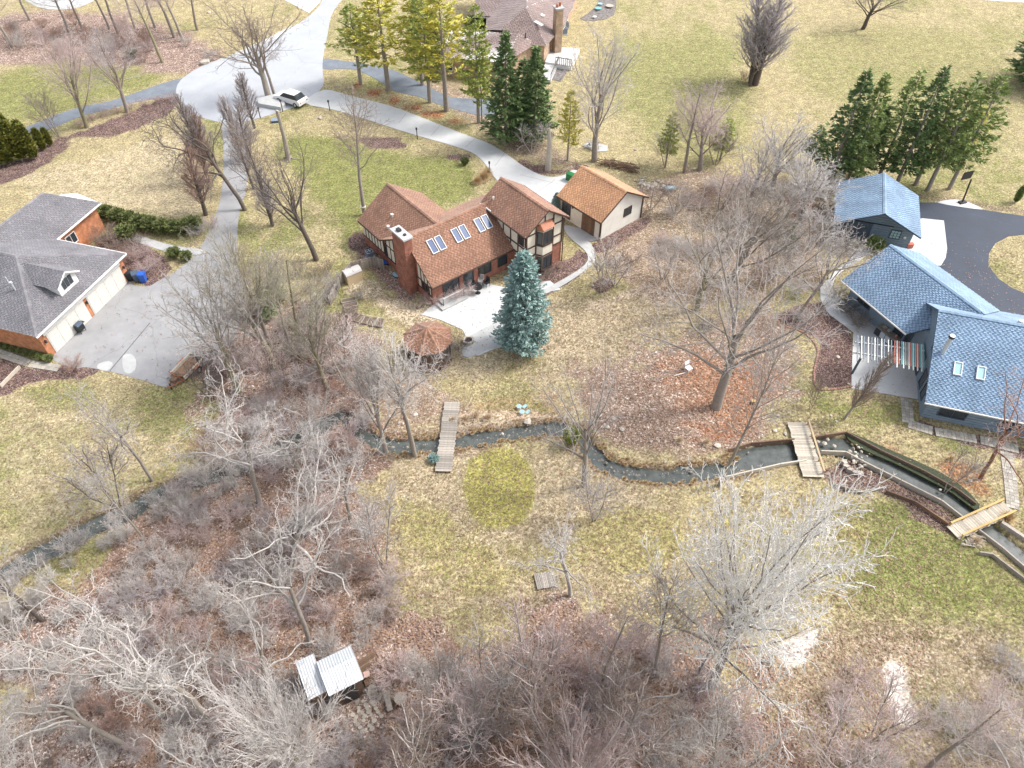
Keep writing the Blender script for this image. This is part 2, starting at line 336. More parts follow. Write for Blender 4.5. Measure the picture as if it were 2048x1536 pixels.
put('pale', [(1560, 1300), (1585, 1270), (1610, 1255), (1635, 1262), (1630, 1290), (1590, 1325)], 1.5, .15, .3)
put('pale', [(1768, 1335), (1800, 1330), (1815, 1370), (1835, 1440), (1800, 1450), (1775, 1390)], 1.5, .15, .3)
put('pale', [(730, 800), (800, 880), (760, 905), (700, 850)], .3, .6)
SAND = np.zeros_like(GX)
for pl_ in ([(1560, 1300), (1585, 1270), (1610, 1255), (1635, 1262), (1630, 1290), (1590, 1325)], [(1768, 1335), (1800, 1330), (1815, 1370), (1835, 1440), (1800, 1450), (1775, 1390)]):
    SAND = np.maximum(SAND, reg(pl_, .22, .35))
for k_ in ('litter', 'green', 'moss'): W[k_] = W[k_] * (1 - SAND)
for k_ in ('pale', 'litter', 'green'): W[k_] = np.clip(W[k_], 0, 1.5) * (1 - .85 * W['moss'])
cre = np.minimum(line_d(GX, GY, CREEK_M), line_d(GX, GY, CREEK_W))
W['litter'] = np.maximum(W['litter'], (1 - sstep((cre - 1.0 + nr * .5) / 1.0)) * .5)
W['wet'] = np.clip(-GZ * 3, 0, 1)
bank = (1 - sstep((cre - .8 + nr * .35) / .5)) * .45; W['wet'] = np.maximum(W['wet'], np.where(GY < 52, bank, 0))
nv = GX.size; nyy, nxx = GX.shape
vid = np.arange(nv).reshape(nyy, nxx)
F = np.stack([vid[:-1, :-1], vid[:-1, 1:], vid[1:, 1:], vid[1:, :-1]], -1).reshape(-1, 4)
ground_me = fast_mesh('ground', np.stack([GX, GY, GZ], -1).reshape(-1, 3), F, None, True)
def vattr(me, name, r, g, b):
    a = me.color_attributes.new(name, 'FLOAT_COLOR', 'POINT')
    a.data.foreach_set('color', np.stack([r, g, b, np.ones_like(r)], -1).astype(np.float32).ravel())
vattr(ground_me, 'cover', W['green'], W['litter'], W['mulch'])
vattr(ground_me, 'cover2', W['pale'], W['orange'], W['moss'])
vattr(ground_me, 'cover3', W['wet'], SAND, W['wet'])
def ground_material():
    m = bpy.data.materials.new('ground_cover'); m.use_nodes = True; nt = m.node_tree; N = nt.nodes; L = nt.links
    b = N['Principled BSDF']; b.inputs['Roughness'].default_value = .95; b.inputs['Specular IOR Level'].default_value = .15
    tc = N.new('ShaderNodeTexCoord')
    def noise(s, d=6, r=.6):
        n = N.new('ShaderNodeTexNoise'); n.inputs['Scale'].default_value = s; n.inputs['Detail'].default_value = d; n.inputs['Roughness'].default_value = r
        L.new(tc.outputs['Object'], n.inputs['Vector']); return n.outputs[0]
    def ramp(f, *st):
        r = N.new('ShaderNodeValToRGB'); e = r.color_ramp.elements
        while len(e) < len(st): e.new(.5)
        for i, (p, c) in enumerate(st): e[i].position = p; e[i].color = tuple(c) + (1,)
        L.new(f, r.inputs[0]); return r.outputs[0]
    def vor(s):
        v = N.new('ShaderNodeTexVoronoi'); v.inputs['Scale'].default_value = s; L.new(tc.outputs['Object'], v.inputs['Vector'])
        sp = N.new('ShaderNodeSeparateColor'); L.new(v.outputs['Color'], sp.inputs[0]); return sp.outputs[0], sp.outputs[1]
    def mixc(f, a, bb):
        x = N.new('ShaderNodeMix'); x.data_type = 'RGBA'; L.new(f, x.inputs['Factor']); L.new(a, x.inputs[6]); L.new(bb, x.inputs[7]); return x.outputs[2]
    def math_(op, a, bb=None, v=None):
        x = N.new('ShaderNodeMath'); x.operation = op; x.use_clamp = False; L.new(a, x.inputs[0])
        if bb is not None: L.new(bb, x.inputs[1])
        elif v is not None: x.inputs[1].default_value = v
        return x.outputs[0]
    def soft(w, n, k=2.2):
        """coverage weight w broken up by noise n"""
        a = math_('ADD', w, math_('MULTIPLY', math_('SUBTRACT', n, v=.5), v=1.5)); a = math_('MULTIPLY', math_('SUBTRACT', a, v=.5), v=k); a = math_('ADD', a, v=.5)
        c = N.new('ShaderNodeClamp'); L.new(a, c.inputs[0]); return c.outputs[0]
    at = {}
    for nm in ('cover', 'cover2', 'cover3'):
        a = N.new('ShaderNodeAttribute'); a.attribute_name = nm; s = N.new('ShaderNodeSeparateColor'); L.new(a.outputs['Color'], s.inputs[0]); at[nm] = s.outputs
    big = noise(.35); mid = noise(2.4, 8, .7); fine = noise(14, 8, .75); vfine = noise(38, 4, .7)
    v1, v2 = vor(9.0); v3, v4 = vor(16.0)
    grit, grit2 = vor(7.0); mott = noise(5.5, 10, .78)
    straw = mixc(big, ramp(mott, (.36, (.155, .115, .06)), (.46, (.36, .29, .165)), (.56, (.52, .44, .28)), (.68, (.72, .64, .46))), ramp(mott, (.36, (.15, .125, .055)), (.46, (.34, .29, .14)), (.57, (.49, .43, .24)), (.7, (.68, .62, .42))))
    green = ramp(mott, (.35, (.07, .085, .02)), (.46, (.17, .19, .055)), (.56, (.29, .30, .11)), (.68, (.50, .49, .26)))
    moss = ramp(mott, (.35, (.12, .10, .03)), (.46, (.28, .255, .07)), (.56, (.43, .39, .13)), (.68, (.62, .57, .32)))
    litter = ramp(v1, (0, (.07, .04, .035)), (.25, (.20, .125, .10)), (.5, (.35, .245, .20)), (.75, (.50, .39, .33)), (.9, (.72, .62, .55)), (1, (.84, .76, .70)))
    lit2 = ramp(mott, (.35, (.08, .045, .04)), (.5, (.28, .19, .155)), (.66, (.60, .49, .43)))
    litter = mixc(ramp(v4, (.45, (0, 0, 0)), (.55, (1, 1, 1))), litter, lit2)
    orange = ramp(v1, (0, (.12, .05, .03)), (.4, (.32, .12, .05)), (.75, (.46, .19, .08)), (1, (.58, .38, .25)))
    mulch = ramp(v3, (0, (.06, .038, .035)), (.5, (.14, .088, .082)), (.85, (.24, .16, .15)), (1, (.46, .36, .32)))
    pale = ramp(mott, (.35, (.30, .22, .14)), (.48, (.56, .46, .33)), (.65, (.76, .67, .54)))
    c = straw
    c = mixc(soft(at['cover'][0], mid), c, green)
    c = mixc(soft(at['cover2'][2], mid, 1.8), c, moss)
    c = mixc(soft(at['cover2'][0], mid, 1.6), c, pale)
    c = mixc(soft(at['cover'][1], noise(2.2, 10, .85), 1.9), c, litter)
    c = mixc(soft(at['cover2'][1], noise(2.6, 10, .85), 1.9), c, orange)
    c = mixc(soft(at['cover'][2], noise(6, 4, .6), 4), c, mulch)
    # scattered dead leaves everywhere
    lv = ramp(v2, (.86, (0, 0, 0)), (.90, (1, 1, 1))); c = mixc(lv, c, ramp(v4, (0, (.16, .10, .06)), (1, (.40, .30, .21))))
    snd = ramp(mott, (.35, (.52, .46, .40)), (.5, (.66, .61, .55)), (.65, (.76, .72, .67))); c = mixc(at['cover3'][1], c, snd)
    wet = N.new('ShaderNodeRGB'); wet.outputs[0].default_value = (.075, .06, .045, 1)
    c = mixc(at['cover3'][0], c, wet.outputs[0])
    # patchy wear of the turf at the scale of half a metre to two metres, and coarse dark and light flecks
    def gain(c, f, lo, hi, a, b2):
        mr = N.new('ShaderNodeMapRange'); mr.inputs['From Min'].default_value = lo; mr.inputs['From Max'].default_value = hi; mr.inputs['To Min'].default_value = a; mr.inputs['To Max'].default_value = b2; L.new(f, mr.inputs['Value'])
        vm = N.new('ShaderNodeVectorMath'); vm.operation = 'SCALE'; L.new(c, vm.inputs[0]); L.new(mr.outputs[0], vm.inputs['Scale']); return vm.outputs[0]
    c = gain(c, noise(.9, 9, .72), .35, .65, .76, 1.26); c = gain(c, grit, 0, 1, .78, 1.24); c = gain(c, noise(3.1, 6, .8), .38, .62, .84, 1.18)
    L.new(c, b.inputs['Base Color'])
    bp = N.new('ShaderNodeBump'); bp.inputs['Strength'].default_value = .9; bp.inputs['Distance'].default_value = .08
    L.new(math_('ADD', math_('ADD', fine, vfine), math_('MULTIPLY', mid, v=1.5)), bp.inputs['Height']); L.new(bp.outputs[0], b.inputs['Normal'])
    return m
M = {}
M['ground'] = ground_material(); ground_me.materials.append(M['ground'])
tag(link('ground', ground_me), kind='structure')
# water
M['water'] = mat('creek_water', (.12, .135, .13), .16, c2=(.035, .04, .034), nscale=1.6, mix=.7, bump=.25, scale=5, spec=.5, detail=10)
def ribbon(pts, w):
    mb = MB(); P = [Vector((p[0], p[1], 0)) for p in pts]
    L_, R_ = [], []
    for i, p in enumerate(P):
        d = (P[min(i + 1, len(P) - 1)] - P[max(i - 1, 0)]).normalized(); n = Vector((-d.y, d.x, 0)); L_.append(p + n * w); R_.append(p - n * w)
    mb.v = [tuple(v) for v in L_ + R_]; n = len(P); mb.f = [(i + n, i + 1 + n, i + 1, i) for i in range(n - 1)]; return mb
for nm, mb, z in (('creek', ribbon(CREEK_W, 1.2), -.24), ('creek_water', ribbon(CREEK_M, .98), -.236)):
    o = mb.build(nm, M['water']); o.location.z = z; tag(o, kind='structure')
for nm, pl in (('pond', POND), ('channel', CHANNEL)):
    mb = MB(); mb.prism([(p[0], p[1], 0) for p in pl], (0, 0, .004)); o = mb.build(nm, M['water']); o.location.z = -.23 if nm == 'pond' else -.225; tag(o, kind='structure')
# paving
M['conc'] = mat('pale_concrete', (.47, .475, .47), .85, c2=(.38, .385, .38), nscale=1.2, bump=.2, scale=10)
M['conc_white'] = mat('bright_concrete', (.58, .585, .58), .8, c2=(.47, .475, .47), nscale=1.2, mix=.9, bump=.15, scale=10)
M['asph_pale'] = mat('worn_pale_asphalt', (.36, .36, .365), .85, c2=(.22, .22, .225), nscale=.5, mix=1.0, bump=.35, scale=14, detail=10)
M['street'] = mat('street_concrete', (.43, .445, .47), .85, c2=(.34, .355, .38), nscale=.35, mix=.8, bump=.2, scale=12, detail=9)
M['asph_blue'] = mat('blue_grey_asphalt', (.20, .225, .26), .8, c2=(.13, .15, .18), nscale=.6, bump=.4, scale=16, detail=10)
M['asph_dark'] = mat('dark_asphalt', (.030, .042, .072), .62, c2=(.016, .023, .042), nscale=.5, mix=.8, bump=.3, scale=16, detail=10)
cracks(M['street'], .10, .005, .90); cracks(M['asph_pale'], .16, .005, .82); cracks(M['asph_dark'], .13, .004, 1.25); cracks(M['asph_blue'], .16, .005, .85)
def pave(name, pts, m, z, h=.12, sm=3, world=False):
    pl = pts if world else gp(pts)
    if sm: pl = smooth(pl, sm)
    mb = MB(); mb.prism([(p[0], p[1], z - h) for p in pl], (0, 0, h)); o = mb.build(name, m); return tag(o, kind='structure')
pave('street', [(352, 188), (362, 160), (405, 132), (470, 108), (530, 80), (575, 60), (605, 42), (640, 10), (665, -40), (760, -120), (900, -120), (840, -60), (720, -25), (668, 20), (655, 70), (647, 110), (645, 140), (648, 165), (636, 185), (612, 206), (565, 222), (520, 236), (480, 246), (445, 246), (395, 232), (366, 214)], M['street'], .03, sm=3)
pave('side_street', [(505, -25), (560, -5), (618, 26), (640, 4), (650, -30), (560, -60)], M['conc_white'], .026, sm=0)
pave('pavement', [(462, 110), (520, 84), (575, 56), (600, 46), (606, 51), (580, 64), (524, 90), (468, 115)], M['conc_white'], .036, sm=0)
pave('left_lane', [(371, 157), (325, 167), (273, 185), (222, 202), (171, 212), (120, 227), (82, 243), (30, 262), (-60, 290), (-60, 320), (40, 285), (85, 265), (123, 249), (164, 232), (219, 219), (260, 207), (308, 198), (356, 190)], M['asph_blue'], .022)
pave('neighbour_drive', [(645, 118), (700, 124), (780, 138), (850, 170), (905, 195), (990, 200), (985, 235), (880, 210), (842, 195), (794, 184), (770, 170), (742, 153), (702, 138), (646, 138)], M['asph_blue'], .022)
pave('house_drive', [(648, 180), (700, 192), (780, 212), (850, 238), (920, 266), (975, 286), (1012, 308), (1050, 335), (1090, 353), (1125, 352), (1146, 340), (1165, 350), (1165, 380), (1120, 440), (1075, 440), (990, 400), (1000, 372), (985, 350), (970, 328), (945, 306), (900, 290), (850, 276), (790, 258), (730, 238), (668, 220), (610, 206)], M['conc_white'], .045)
pave('gravel_drive', [(447, 240), (447, 300), (446, 360), (438, 410), (424, 445), (400, 497), (358, 538), (315, 563), (298, 572), (270, 572), (252, 560), (180, 600), (100, 680), (105, 715), (118, 726), (150, 737), (172, 735), (224, 744), (286, 761), (338, 775), (369, 758), (424, 718), (470, 669), (486, 603), (478, 540), (474, 490), (478, 430), (492, 380), (496, 320), (488, 245)], M['asph_pale'], .018)
pave('patio', [(843, 630), (860, 615), (935, 560), (1010, 575), (1100, 562), (1122, 580), (1070, 588), (1010, 640), (1026, 690), (990, 698), (955, 712), (945, 700), (925, 660), (880, 640)], M['conc_white'], .05, sm=0)
pave('lower_patio', [(940, 672), (1060, 620), (1060, 690), (1010, 694), (975, 700), (950, 712), (925, 712)], M['conc'], .055, sm=2)
pave('garden_path', [(1040, 600), (1066, 590), (1110, 568), (1145, 548), (1170, 530), (1176, 515), (1168, 500), (1150, 485), (1133, 468), (1128, 452), (1150, 455), (1170, 474), (1186, 495), (1192, 512), (1184, 530), (1150, 556), (1110, 580), (1060, 600)], M['conc'], .06, sm=2)
pave('garage_step', [(1148, 456), (1164, 456), (1195, 480), (1180, 484), (1166, 473)], M['conc'], .066, sm=0)
z3 = lambda x, y: (1640 + x / 2.647, 320 + y / 2.647)
pave('neighbour_patio', [z3(*p) for p in [(258, 462), (205, 465), (150, 535), (60, 605), (0, 680), (2, 740), (50, 820), (120, 870), (176, 912), (172, 1000), (165, 1210), (340, 1238), (515, 1268), (540, 1150), (600, 940), (540, 880), (400, 850), (250, 800), (110, 740), (62, 680), (80, 620), (130, 580), (215, 530), (290, 470)]], M['conc_white'], .05, sm=1)
pave('blacktop', [z3(*p) for p in [(480, 225), (620, 226), (730, 245), (850, 262), (1080, 298), (1300, 330), (1300, 380), (1085, 395), (1000, 404), (930, 440), (893, 495), (892, 560), (940, 625), (1010, 675), (1085, 708), (1300, 780), (1300, 900), (1080, 850), (850, 760), (600, 600), (450, 470)]], M['asph_dark'], .03, sm=1)
pave('drive_apron', [z3(*p) for p in [(430, 480), (480, 330), (540, 310), (655, 322), (672, 470), (664, 520), (640, 560), (600, 560)]], M['conc_white'], .046, sm=1)
pave('hoop_pad', [z3(*p) for p in [(622, 227), (680, 212), (750, 214), (820, 240), (860, 264), (740, 249)]], M['conc_white'], .047, sm=2)
pave('far_road', [(1540, -22), (1760, -12), (2100, 8), (2200, 0), (2200, -30), (1540, -40)], M['conc_white'], .02, sm=0)
pave('yard_slab', [(1164, 292), (1178, 285), (1216, 292), (1214, 304), (1190, 304)], M['conc'], .08, h=.15, sm=0)
# driveway joint and side patches of the left drive
M['tar_pale'] = mat('joint_filler', (.22, .22, .22), .85); M['tar'] = mat('tar_joint', (.10, .10, .11), .8)
a, b_ = G(300, 646), G(220, 742); mb = MB(); mb.bar((a[0], a[1], .022), (b_[0], b_[1], .022), .07, .012); tag(mb.build('drive_joint', M['tar']), kind='structure')
pave('drive_patch', [(246, 712), (262, 708), (272, 720), (270, 740), (255, 748), (246, 735)], M['conc'], .0225, h=.02, sm=2)
pave('drive_patch', [(197, 728), (218, 722), (226, 730), (214, 742), (196, 738)], M['conc'], .0225, h=.02, sm=2)
for (x0, y0, x1, y1) in ((812, 228, 798, 246), (880, 252, 862, 272), (950, 278, 930, 296), (1010, 306, 990, 332), (1040, 350, 1130, 372), (1060, 395, 1110, 360), (745, 206, 735, 236)):
    a, b_ = G(x0, y0), G(x1, y1); MB().bar((a[0], a[1], .0455), (b_[0], b_[1], .0455), .04, .006).build('drive_joint', M['tar_pale'])['kind'] = 'structure'
# ================================================================ BUILDINGS
M['brick'] = brick_mat('red_brick', (.36, .115, .065), (.26, .075, .045), (.36, .27, .22))
M['brick_orange'] = brick_mat('orange_brick', (.52, .19, .075), (.42, .135, .055), (.50, .33, .22))
M['tan_brick'] = brick_mat('tan_brick', (.46, .31, .20), (.40, .26, .17), (.50, .42, .34))
M['stucco'] = mat('cream_stucco', (.76, .71, .60), .9, c2=(.66, .61, .50), nscale=1.5, bump=.15, scale=14)
M['garage_white'] = mat('off_white_stucco', (.78, .76, .70), .9, c2=(.66, .63, .56), nscale=.9, bump=.15, scale=14)
M['timber'] = mat('dark_brown_timber', (.085, .05, .038), .7, c2=(.055, .032, .025), nscale=6, bump=.2)
M['trim_white'] = mat('white_trim', (.76, .76, .74), .6, c2=(.66, .66, .64), nscale=3)
M['door_white'] = mat('off_white_door', (.62, .61, .57), .6, c2=(.55, .54, .50), nscale=2)
M['glass'] = glass_mat('window_glass', (.035, .045, .055))
M['glass_blue'] = glass_mat('skylight_glass', (.035, .07, .17), .3, .25)
M['glass_pale'] = glass_mat('pale_skylight', (.35, .55, .6), .2)
M['sh_brown'] = (shingle_mat('brown_shingles', [(.29, .155, .10), (.32, .175, .115), (.26, .14, .09), (.35, .195, .13)]), shingle_mat('brown_shingle_dark_band', [(.21, .11, .075), (.19, .098, .068), (.235, .125, .085)]))  # second tone: narrow darker tabs, part of the shingle's own pattern
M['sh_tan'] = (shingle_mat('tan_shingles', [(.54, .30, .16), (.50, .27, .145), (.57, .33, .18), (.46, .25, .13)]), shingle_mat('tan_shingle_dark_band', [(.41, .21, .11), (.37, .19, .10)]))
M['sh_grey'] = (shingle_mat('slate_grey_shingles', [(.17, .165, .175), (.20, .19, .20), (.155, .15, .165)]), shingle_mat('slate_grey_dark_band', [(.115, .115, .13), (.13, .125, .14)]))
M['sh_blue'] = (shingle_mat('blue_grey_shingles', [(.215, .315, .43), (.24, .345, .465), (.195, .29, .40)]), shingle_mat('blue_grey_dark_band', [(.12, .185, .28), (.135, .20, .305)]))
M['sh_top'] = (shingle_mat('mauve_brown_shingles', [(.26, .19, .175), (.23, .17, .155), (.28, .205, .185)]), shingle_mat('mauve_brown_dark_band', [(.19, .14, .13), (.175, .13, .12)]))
M['siding_blue'] = mat('blue_grey_siding', (.21, .28, .35), .7, c2=(.175, .24, .305), nscale=2)
M['siding_dark'] = mat('dark_blue_trim', (.075, .11, .155), .6, c2=(.055, .08, .12), nscale=3)
M['tan_siding'] = mat('tan_siding', (.58, .45, .30), .8, c2=(.50, .38, .25), nscale=2)
M['dark'] = mat('dark_metal', (.03, .032, .036), .5)
M['black'] = mat('black_plastic', (.015, .017, .02), .45)
M['steel'] = mat('galvanised_steel', (.62, .66, .70), .35, metal=.35, c2=(.50, .54, .58), nscale=2)
M['copper'] = mat('rusty_copper', (.42, .16, .075), .6, c2=(.30, .10, .05), nscale=7)
M['wood_grey'] = mat('weathered_grey_wood', (.36, .325, .285), .85, c2=(.25, .22, .19), nscale=5, island=.25, objrand=.28, bump=.3)
M['wood_pale'] = mat('pale_weathered_boards', (.50, .45, .375), .85, c2=(.40, .355, .29), nscale=5, objrand=.22, bump=.3)
M['wood_brown'] = mat('brown_boards', (.20, .125, .08), .85, c2=(.12, .075, .05), nscale=5, objrand=.35, bump=.3)
M['wood_yellow'] = mat('yellow_timber_rail', (.55, .36, .13), .7, c2=(.46, .29, .10), nscale=5)
M['stone'] = mat('pale_field_stone', (.52, .47, .40), .9, c2=(.36, .32, .27), nscale=5, objrand=.25, island=.25, bump=.4)
M['tan_plastic'] = mat('tan_resin', (.58, .46, .30), .6)
M['lid_grey'] = mat('grey_resin_lid', (.45, .43, .42), .6)
srng = random.Random(7)
def shingles(parent, poly, m, ex=.155, tab=.25, name='shingles', th=.03):
    """slab under a planar roof polygon plus courses of single tabs"""
    P = [Vector(p) for p in poly]; n = Vector((0, 0, 0))
    for i in range(len(P)): n += P[i].cross(P[(i + 1) % len(P)])
    n.normalize()
    if n.z < 0: n = -n
    U = Vector((0, 0, 1)).cross(n).normalized(); V = n.cross(U).normalized()      # U level, V up the slope
    o = P[0]; q = [((p - o).dot(U), (p - o).dot(V)) for p in P]
    v0 = min(b for a, b in q); v1 = max(b for a, b in q)
    mb = MB(); v = v0; k = 0; mi = []; two = isinstance(m, tuple)
    while v < v1 - .02:
        for vm in (v + ex * .5,):
            xs = []
            for i in range(len(q)):
                (a, b), (c, d) = q[i], q[(i + 1) % len(q)]
                if (b > vm) != (d > vm): xs.append(a + (c - a) * (vm - b) / (d - b))
            xs.sort()
        for a, b in zip(xs[::2], xs[1::2]):
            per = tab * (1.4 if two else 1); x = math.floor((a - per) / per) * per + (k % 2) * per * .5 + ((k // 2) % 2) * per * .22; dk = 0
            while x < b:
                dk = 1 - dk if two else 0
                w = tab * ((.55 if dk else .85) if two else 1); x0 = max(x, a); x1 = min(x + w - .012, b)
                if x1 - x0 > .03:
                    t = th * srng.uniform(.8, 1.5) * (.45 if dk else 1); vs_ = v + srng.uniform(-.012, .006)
                    c0 = o + U * x0 + V * vs_; c1 = o + U * x1 + V * vs_; d0 = o + U * x0 + V * (v + ex); d1 = o + U * x1 + V * (v + ex)
                    f = n * (t + .004); g = n * .004
                    nb = len(mb.v); mb.v += [tuple(p) for p in (c0 + f, c1 + f, d1 + g, d0 + g, c0, c1)]
                    mb.f += [(nb, nb + 1, nb + 2, nb + 3), (nb + 4, nb + 5, nb + 1, nb), (nb + 4, nb, nb + 3), (nb + 5, nb + 2, nb + 1)]
                    mi += [dk] * 4
                x += w
        v += ex; k += 1
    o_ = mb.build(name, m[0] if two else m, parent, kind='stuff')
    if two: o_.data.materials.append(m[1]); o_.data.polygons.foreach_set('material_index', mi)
    return n
def roof(parent, poly, m, deck='trim', th=.14, **k):
    n = shingles(parent, poly, m, **k)
    return MB().prism(poly, -n * th).build('roof', M[deck] if deck in M else deck, parent)
M['trim'] = M['timber']
def ridge(parent, a, b, m, w=.34):
    """row of cap shingles laid over a ridge or hip, one part"""
    m = m[0] if isinstance(m, tuple) else m; a, b = Vector(a), Vector(b); L_ = (b - a).length; d = (b - a) / L_; s_ = d.cross(Vector((0, 0, 1))).normalized(); mb = MB(); k = 0; n = max(1, int(L_ / .28))
    for k in range(n):
        p = a + d * (k * L_ / n); q = p + d * (L_ / n * 1.05); z = Vector((0, 0, .055 + .012)); z2 = Vector((0, 0, .055))
        dr = Vector((0, 0, -w * .28))
        nb = len(mb.v); mb.v += [tuple(t) for t in (p + z + s_ * w / 2 + dr, p + z, p + z - s_ * w / 2 + dr, q + z2 + s_ * w / 2 + dr, q + z2, q + z2 - s_ * w / 2 + dr)]
        mb.f += [(nb, nb + 1, nb + 4, nb + 3), (nb + 1, nb + 2, nb + 5, nb + 4)]
    return mb.build('ridge_cap', m, parent, kind='stuff')
def window(parent, c, r, w, h, cols=2, frame='timber', pane='glass', up=(0, 0, 1), fw=.07, name='window', out=None, rows=1, d=.07):
    """window centred at c; r = unit vector along its width, out = outward normal"""
    c, r, u = Vector(c), Vector(r).normalized(), Vector(up).normalized(); o = Vector(out).normalized() if out else r.cross(u)
    f = MB()
    def bx(cx, cy, ww, hh, dd, off):
        p = c + r * cx + u * cy + o * off
        vs = [p + r * x * ww / 2 + u * y * hh / 2 + o * z * dd / 2 for z in (-1, 1) for y in (-1, 1) for x in (-1, 1)]
        return vs, [(0, 2, 3, 1), (4, 5, 7, 6), (0, 1, 5, 4), (2, 6, 7, 3), (0, 4, 6, 2), (1, 3, 7, 5)]
    for a in ((0, h / 2 + fw / 2, w + 2 * fw, fw, d, 0), (0, -h / 2 - fw / 2, w + 2 * fw, fw, d, 0), (-w / 2 - fw / 2, 0, fw, h, d, 0), (w / 2 + fw / 2, 0, fw, h, d, 0)): f.add(*bx(*a))
    for k in range(1, cols): f.add(*bx(-w / 2 + w * k / cols, 0, .045, h, d * .8, 0))
    for k in range(1, rows): f.add(*bx(0, -h / 2 + h * k / rows, w, .03, d * .7, 0))
    fo = f.build(name, M[frame], parent)
    for k in range(cols): MB().add(*bx(-w / 2 + w * (k + .5) / cols, 0, w / cols - .02, h - .01, .02, -.01)).build('pane', M[pane], fo)
    return fo
def slope_z(p1, p2, y): return p1[1] + (y - p1[0]) * (p2[1] - p1[1]) / (p2[0] - p1[0])
def skylight(parent, u, v, w, l, zf, frame='trim_white', pane='glass_blue', dv=(0, 1)):
    """raised curb on a slope rising along +y ; zf(y) gives the roof height"""
    sl = (zf(v + 1) - zf(v)); up = Vector((0, 1, sl)).normalized(); n = Vector((0, -sl, 1)).normalized()
    c = Vector((u, v, zf(v))) + n * .08
    return window(parent, c, (1, 0, 0), w, l, 1, frame, pane, up=up, fw=.06, name='skylight', out=n, d=.14)
# ---------------------------------------------------------------- half-timbered house
H = thing('timbered_house', 'large half-timbered brick house with brown roof, six skylights and brick chimney', 'house', (-7.42, 51.76, 0), R(38.5))
br = MB()
br.prism([(.25, 0, 0), (.25, 8, 0), (.25, 8, 2.72), (.25, 3.6, 5.32), (.25, 0, 2.62)], (9.2, 0, 0))
br.prism([(.27, 8.0, 0), (7.3, 8.0, 0), (7.3, 8.0, 2.7), (3.8, 8.0, 5.1), (.27, 8, 2.7)], (0, 4.2, 0))
br.b(7.0, 3.5, 0, 12, 8.0, 2.7)
br.b(9.35, -2.25, 0, 13.75, 4.1, 2.35)
br.build('wall', M['brick'], H)
MB().prism([(9.35, -2.25, 2.3), (13.75, -2.25, 2.3), (13.75, -2.25, 5.3), (11.55, -2.25, 6.9), (9.35, -2.25, 5.3)], (0, 6.35, 0)).build('upper_wall', M['stucco'], H)
# gable end cream panels between dark studs (outer face x = .25)
def stud(a, b, w=.13, up=(0, 0, 1), nm='timber'): MB().bar(a, b, w, .06, up).build(nm, M['timber'], H)
def rz(y): return (slope_z((0, 2.62), (3.6, 5.32), y) if y < 3.6 else slope_z((3.6, 5.32), (8, 2.72), y)) - .06
X0 = .235
for y0, y1 in ((0.1, .62), (.62, 1.14), (1.14, 1.66), (1.66, 2.2), (4.8, 5.5), (5.5, 6.2), (6.2, 6.9), (6.9, 7.6)):
    lo = 1.05
    MB().prism([(X0, y0 + .04, lo), (X0, y1 - .04, lo), (X0, y1 - .04, rz(y1)), (X0, y0 + .04, rz(y0))], (-.02, 0, 0)).build('stucco_panel', M['stucco'], H)
for y in (.1, .62, 1.14, 1.66, 4.8, 5.5, 6.2, 6.9, 7.6): stud((.205, y, .95), (.205, y, rz(y)), .09, (1, 0, 0))
for y0, y1 in ((.05, 2.35), (4.7, 7.95)): stud((.2, y0, .98), (.2, y1, .98), .1, (1, 0, 0))
stud((.195, .05, 1.95), (.195, 2.3, 1.95), .09, (1, 0, 0)); stud((.195, 4.75, 2.45), (.195, 7.9, 2.45), .09, (1, 0, 0))
window(H, (.19, .95, 1.5), (0, 1, 0), 1.0, .75, 2, out=(-1, 0, 0)); window(H, (.19, 5.5, 1.7), (0, 1, 0), .9, 1.1, 1, out=(-1, 0, 0))
window(H, (.19, 7.8, 1.6), (0, 1, 0), .35, 1.2, 1, out=(-1, 0, 0))
# left wing side
for k in range(7):
    y0 = 8.2 + k * .56
    MB().prism([(X0, y0 + .04, 1.15), (X0, y0 + .52, 1.15), (X0, y0 + .52, 2.6), (X0, y0 + .04, 2.6)], (-.02, 0, 0)).build('stucco_panel', M['stucco'], H)
    stud((.205, y0, 1.1), (.205, y0, 2.6), .08, (1, 0, 0))
stud((.2, 8.0, 1.1), (.2, 12.2, 1.1), .1, (1, 0, 0))
# roofs
zfm = lambda y: slope_z((-.45, 2.42), (3.6, 5.5), y)
roof(H, [(0, -.45, 2.42), (9.5, -.45, 2.42), (9.5, 3.6, 5.5), (0, 3.6, 5.5)], M['sh_brown'])
roof(H, [(0, 3.61, 5.5), (3.8, 3.61, 5.5), (3.8, 3.85, 5.35), (0, 8.35, 2.7)], M['sh_brown'])
roof(H, [(3.8, 3.61, 5.5), (12.3, 3.61, 5.5), (12.3, 8.35, 2.7), (7.6, 8.35, 2.7), (3.8, 3.85, 5.36)], M['sh_brown'])
roof(H, [(-.02, 8.35, 2.7), (3.8, 3.85, 5.35), (3.8, 12.5, 5.35), (-.02, 12.5, 2.7)], M['sh_brown'])
roof(H, [(3.8, 3.85, 5.35), (7.62, 8.35, 2.7), (7.62, 12.6, 2.7), (3.8, 12.5, 5.35)], M['sh_brown'])
roof(H, [(8.9, -2.75, 5.15), (11.55, -2.75, 7.0), (11.55, 4.3, 7.0), (8.9, 4.3, 5.15)], M['sh_brown'])
roof(H, [(14.2, -2.75, 5.15), (14.2, 4.3, 5.15), (11.55, 4.3, 7.0), (11.55, -2.75, 7.0)], M['sh_brown'])
for a, b in (((0, 3.6, 5.5), (9, 3.6, 5.5)), ((3.8, 3.9, 5.35), (3.8, 12.5, 5.35)), ((11.55, -2.75, 7.0), (11.55, 4.3, 7.0))): ridge(H, a, b, M['sh_brown'])
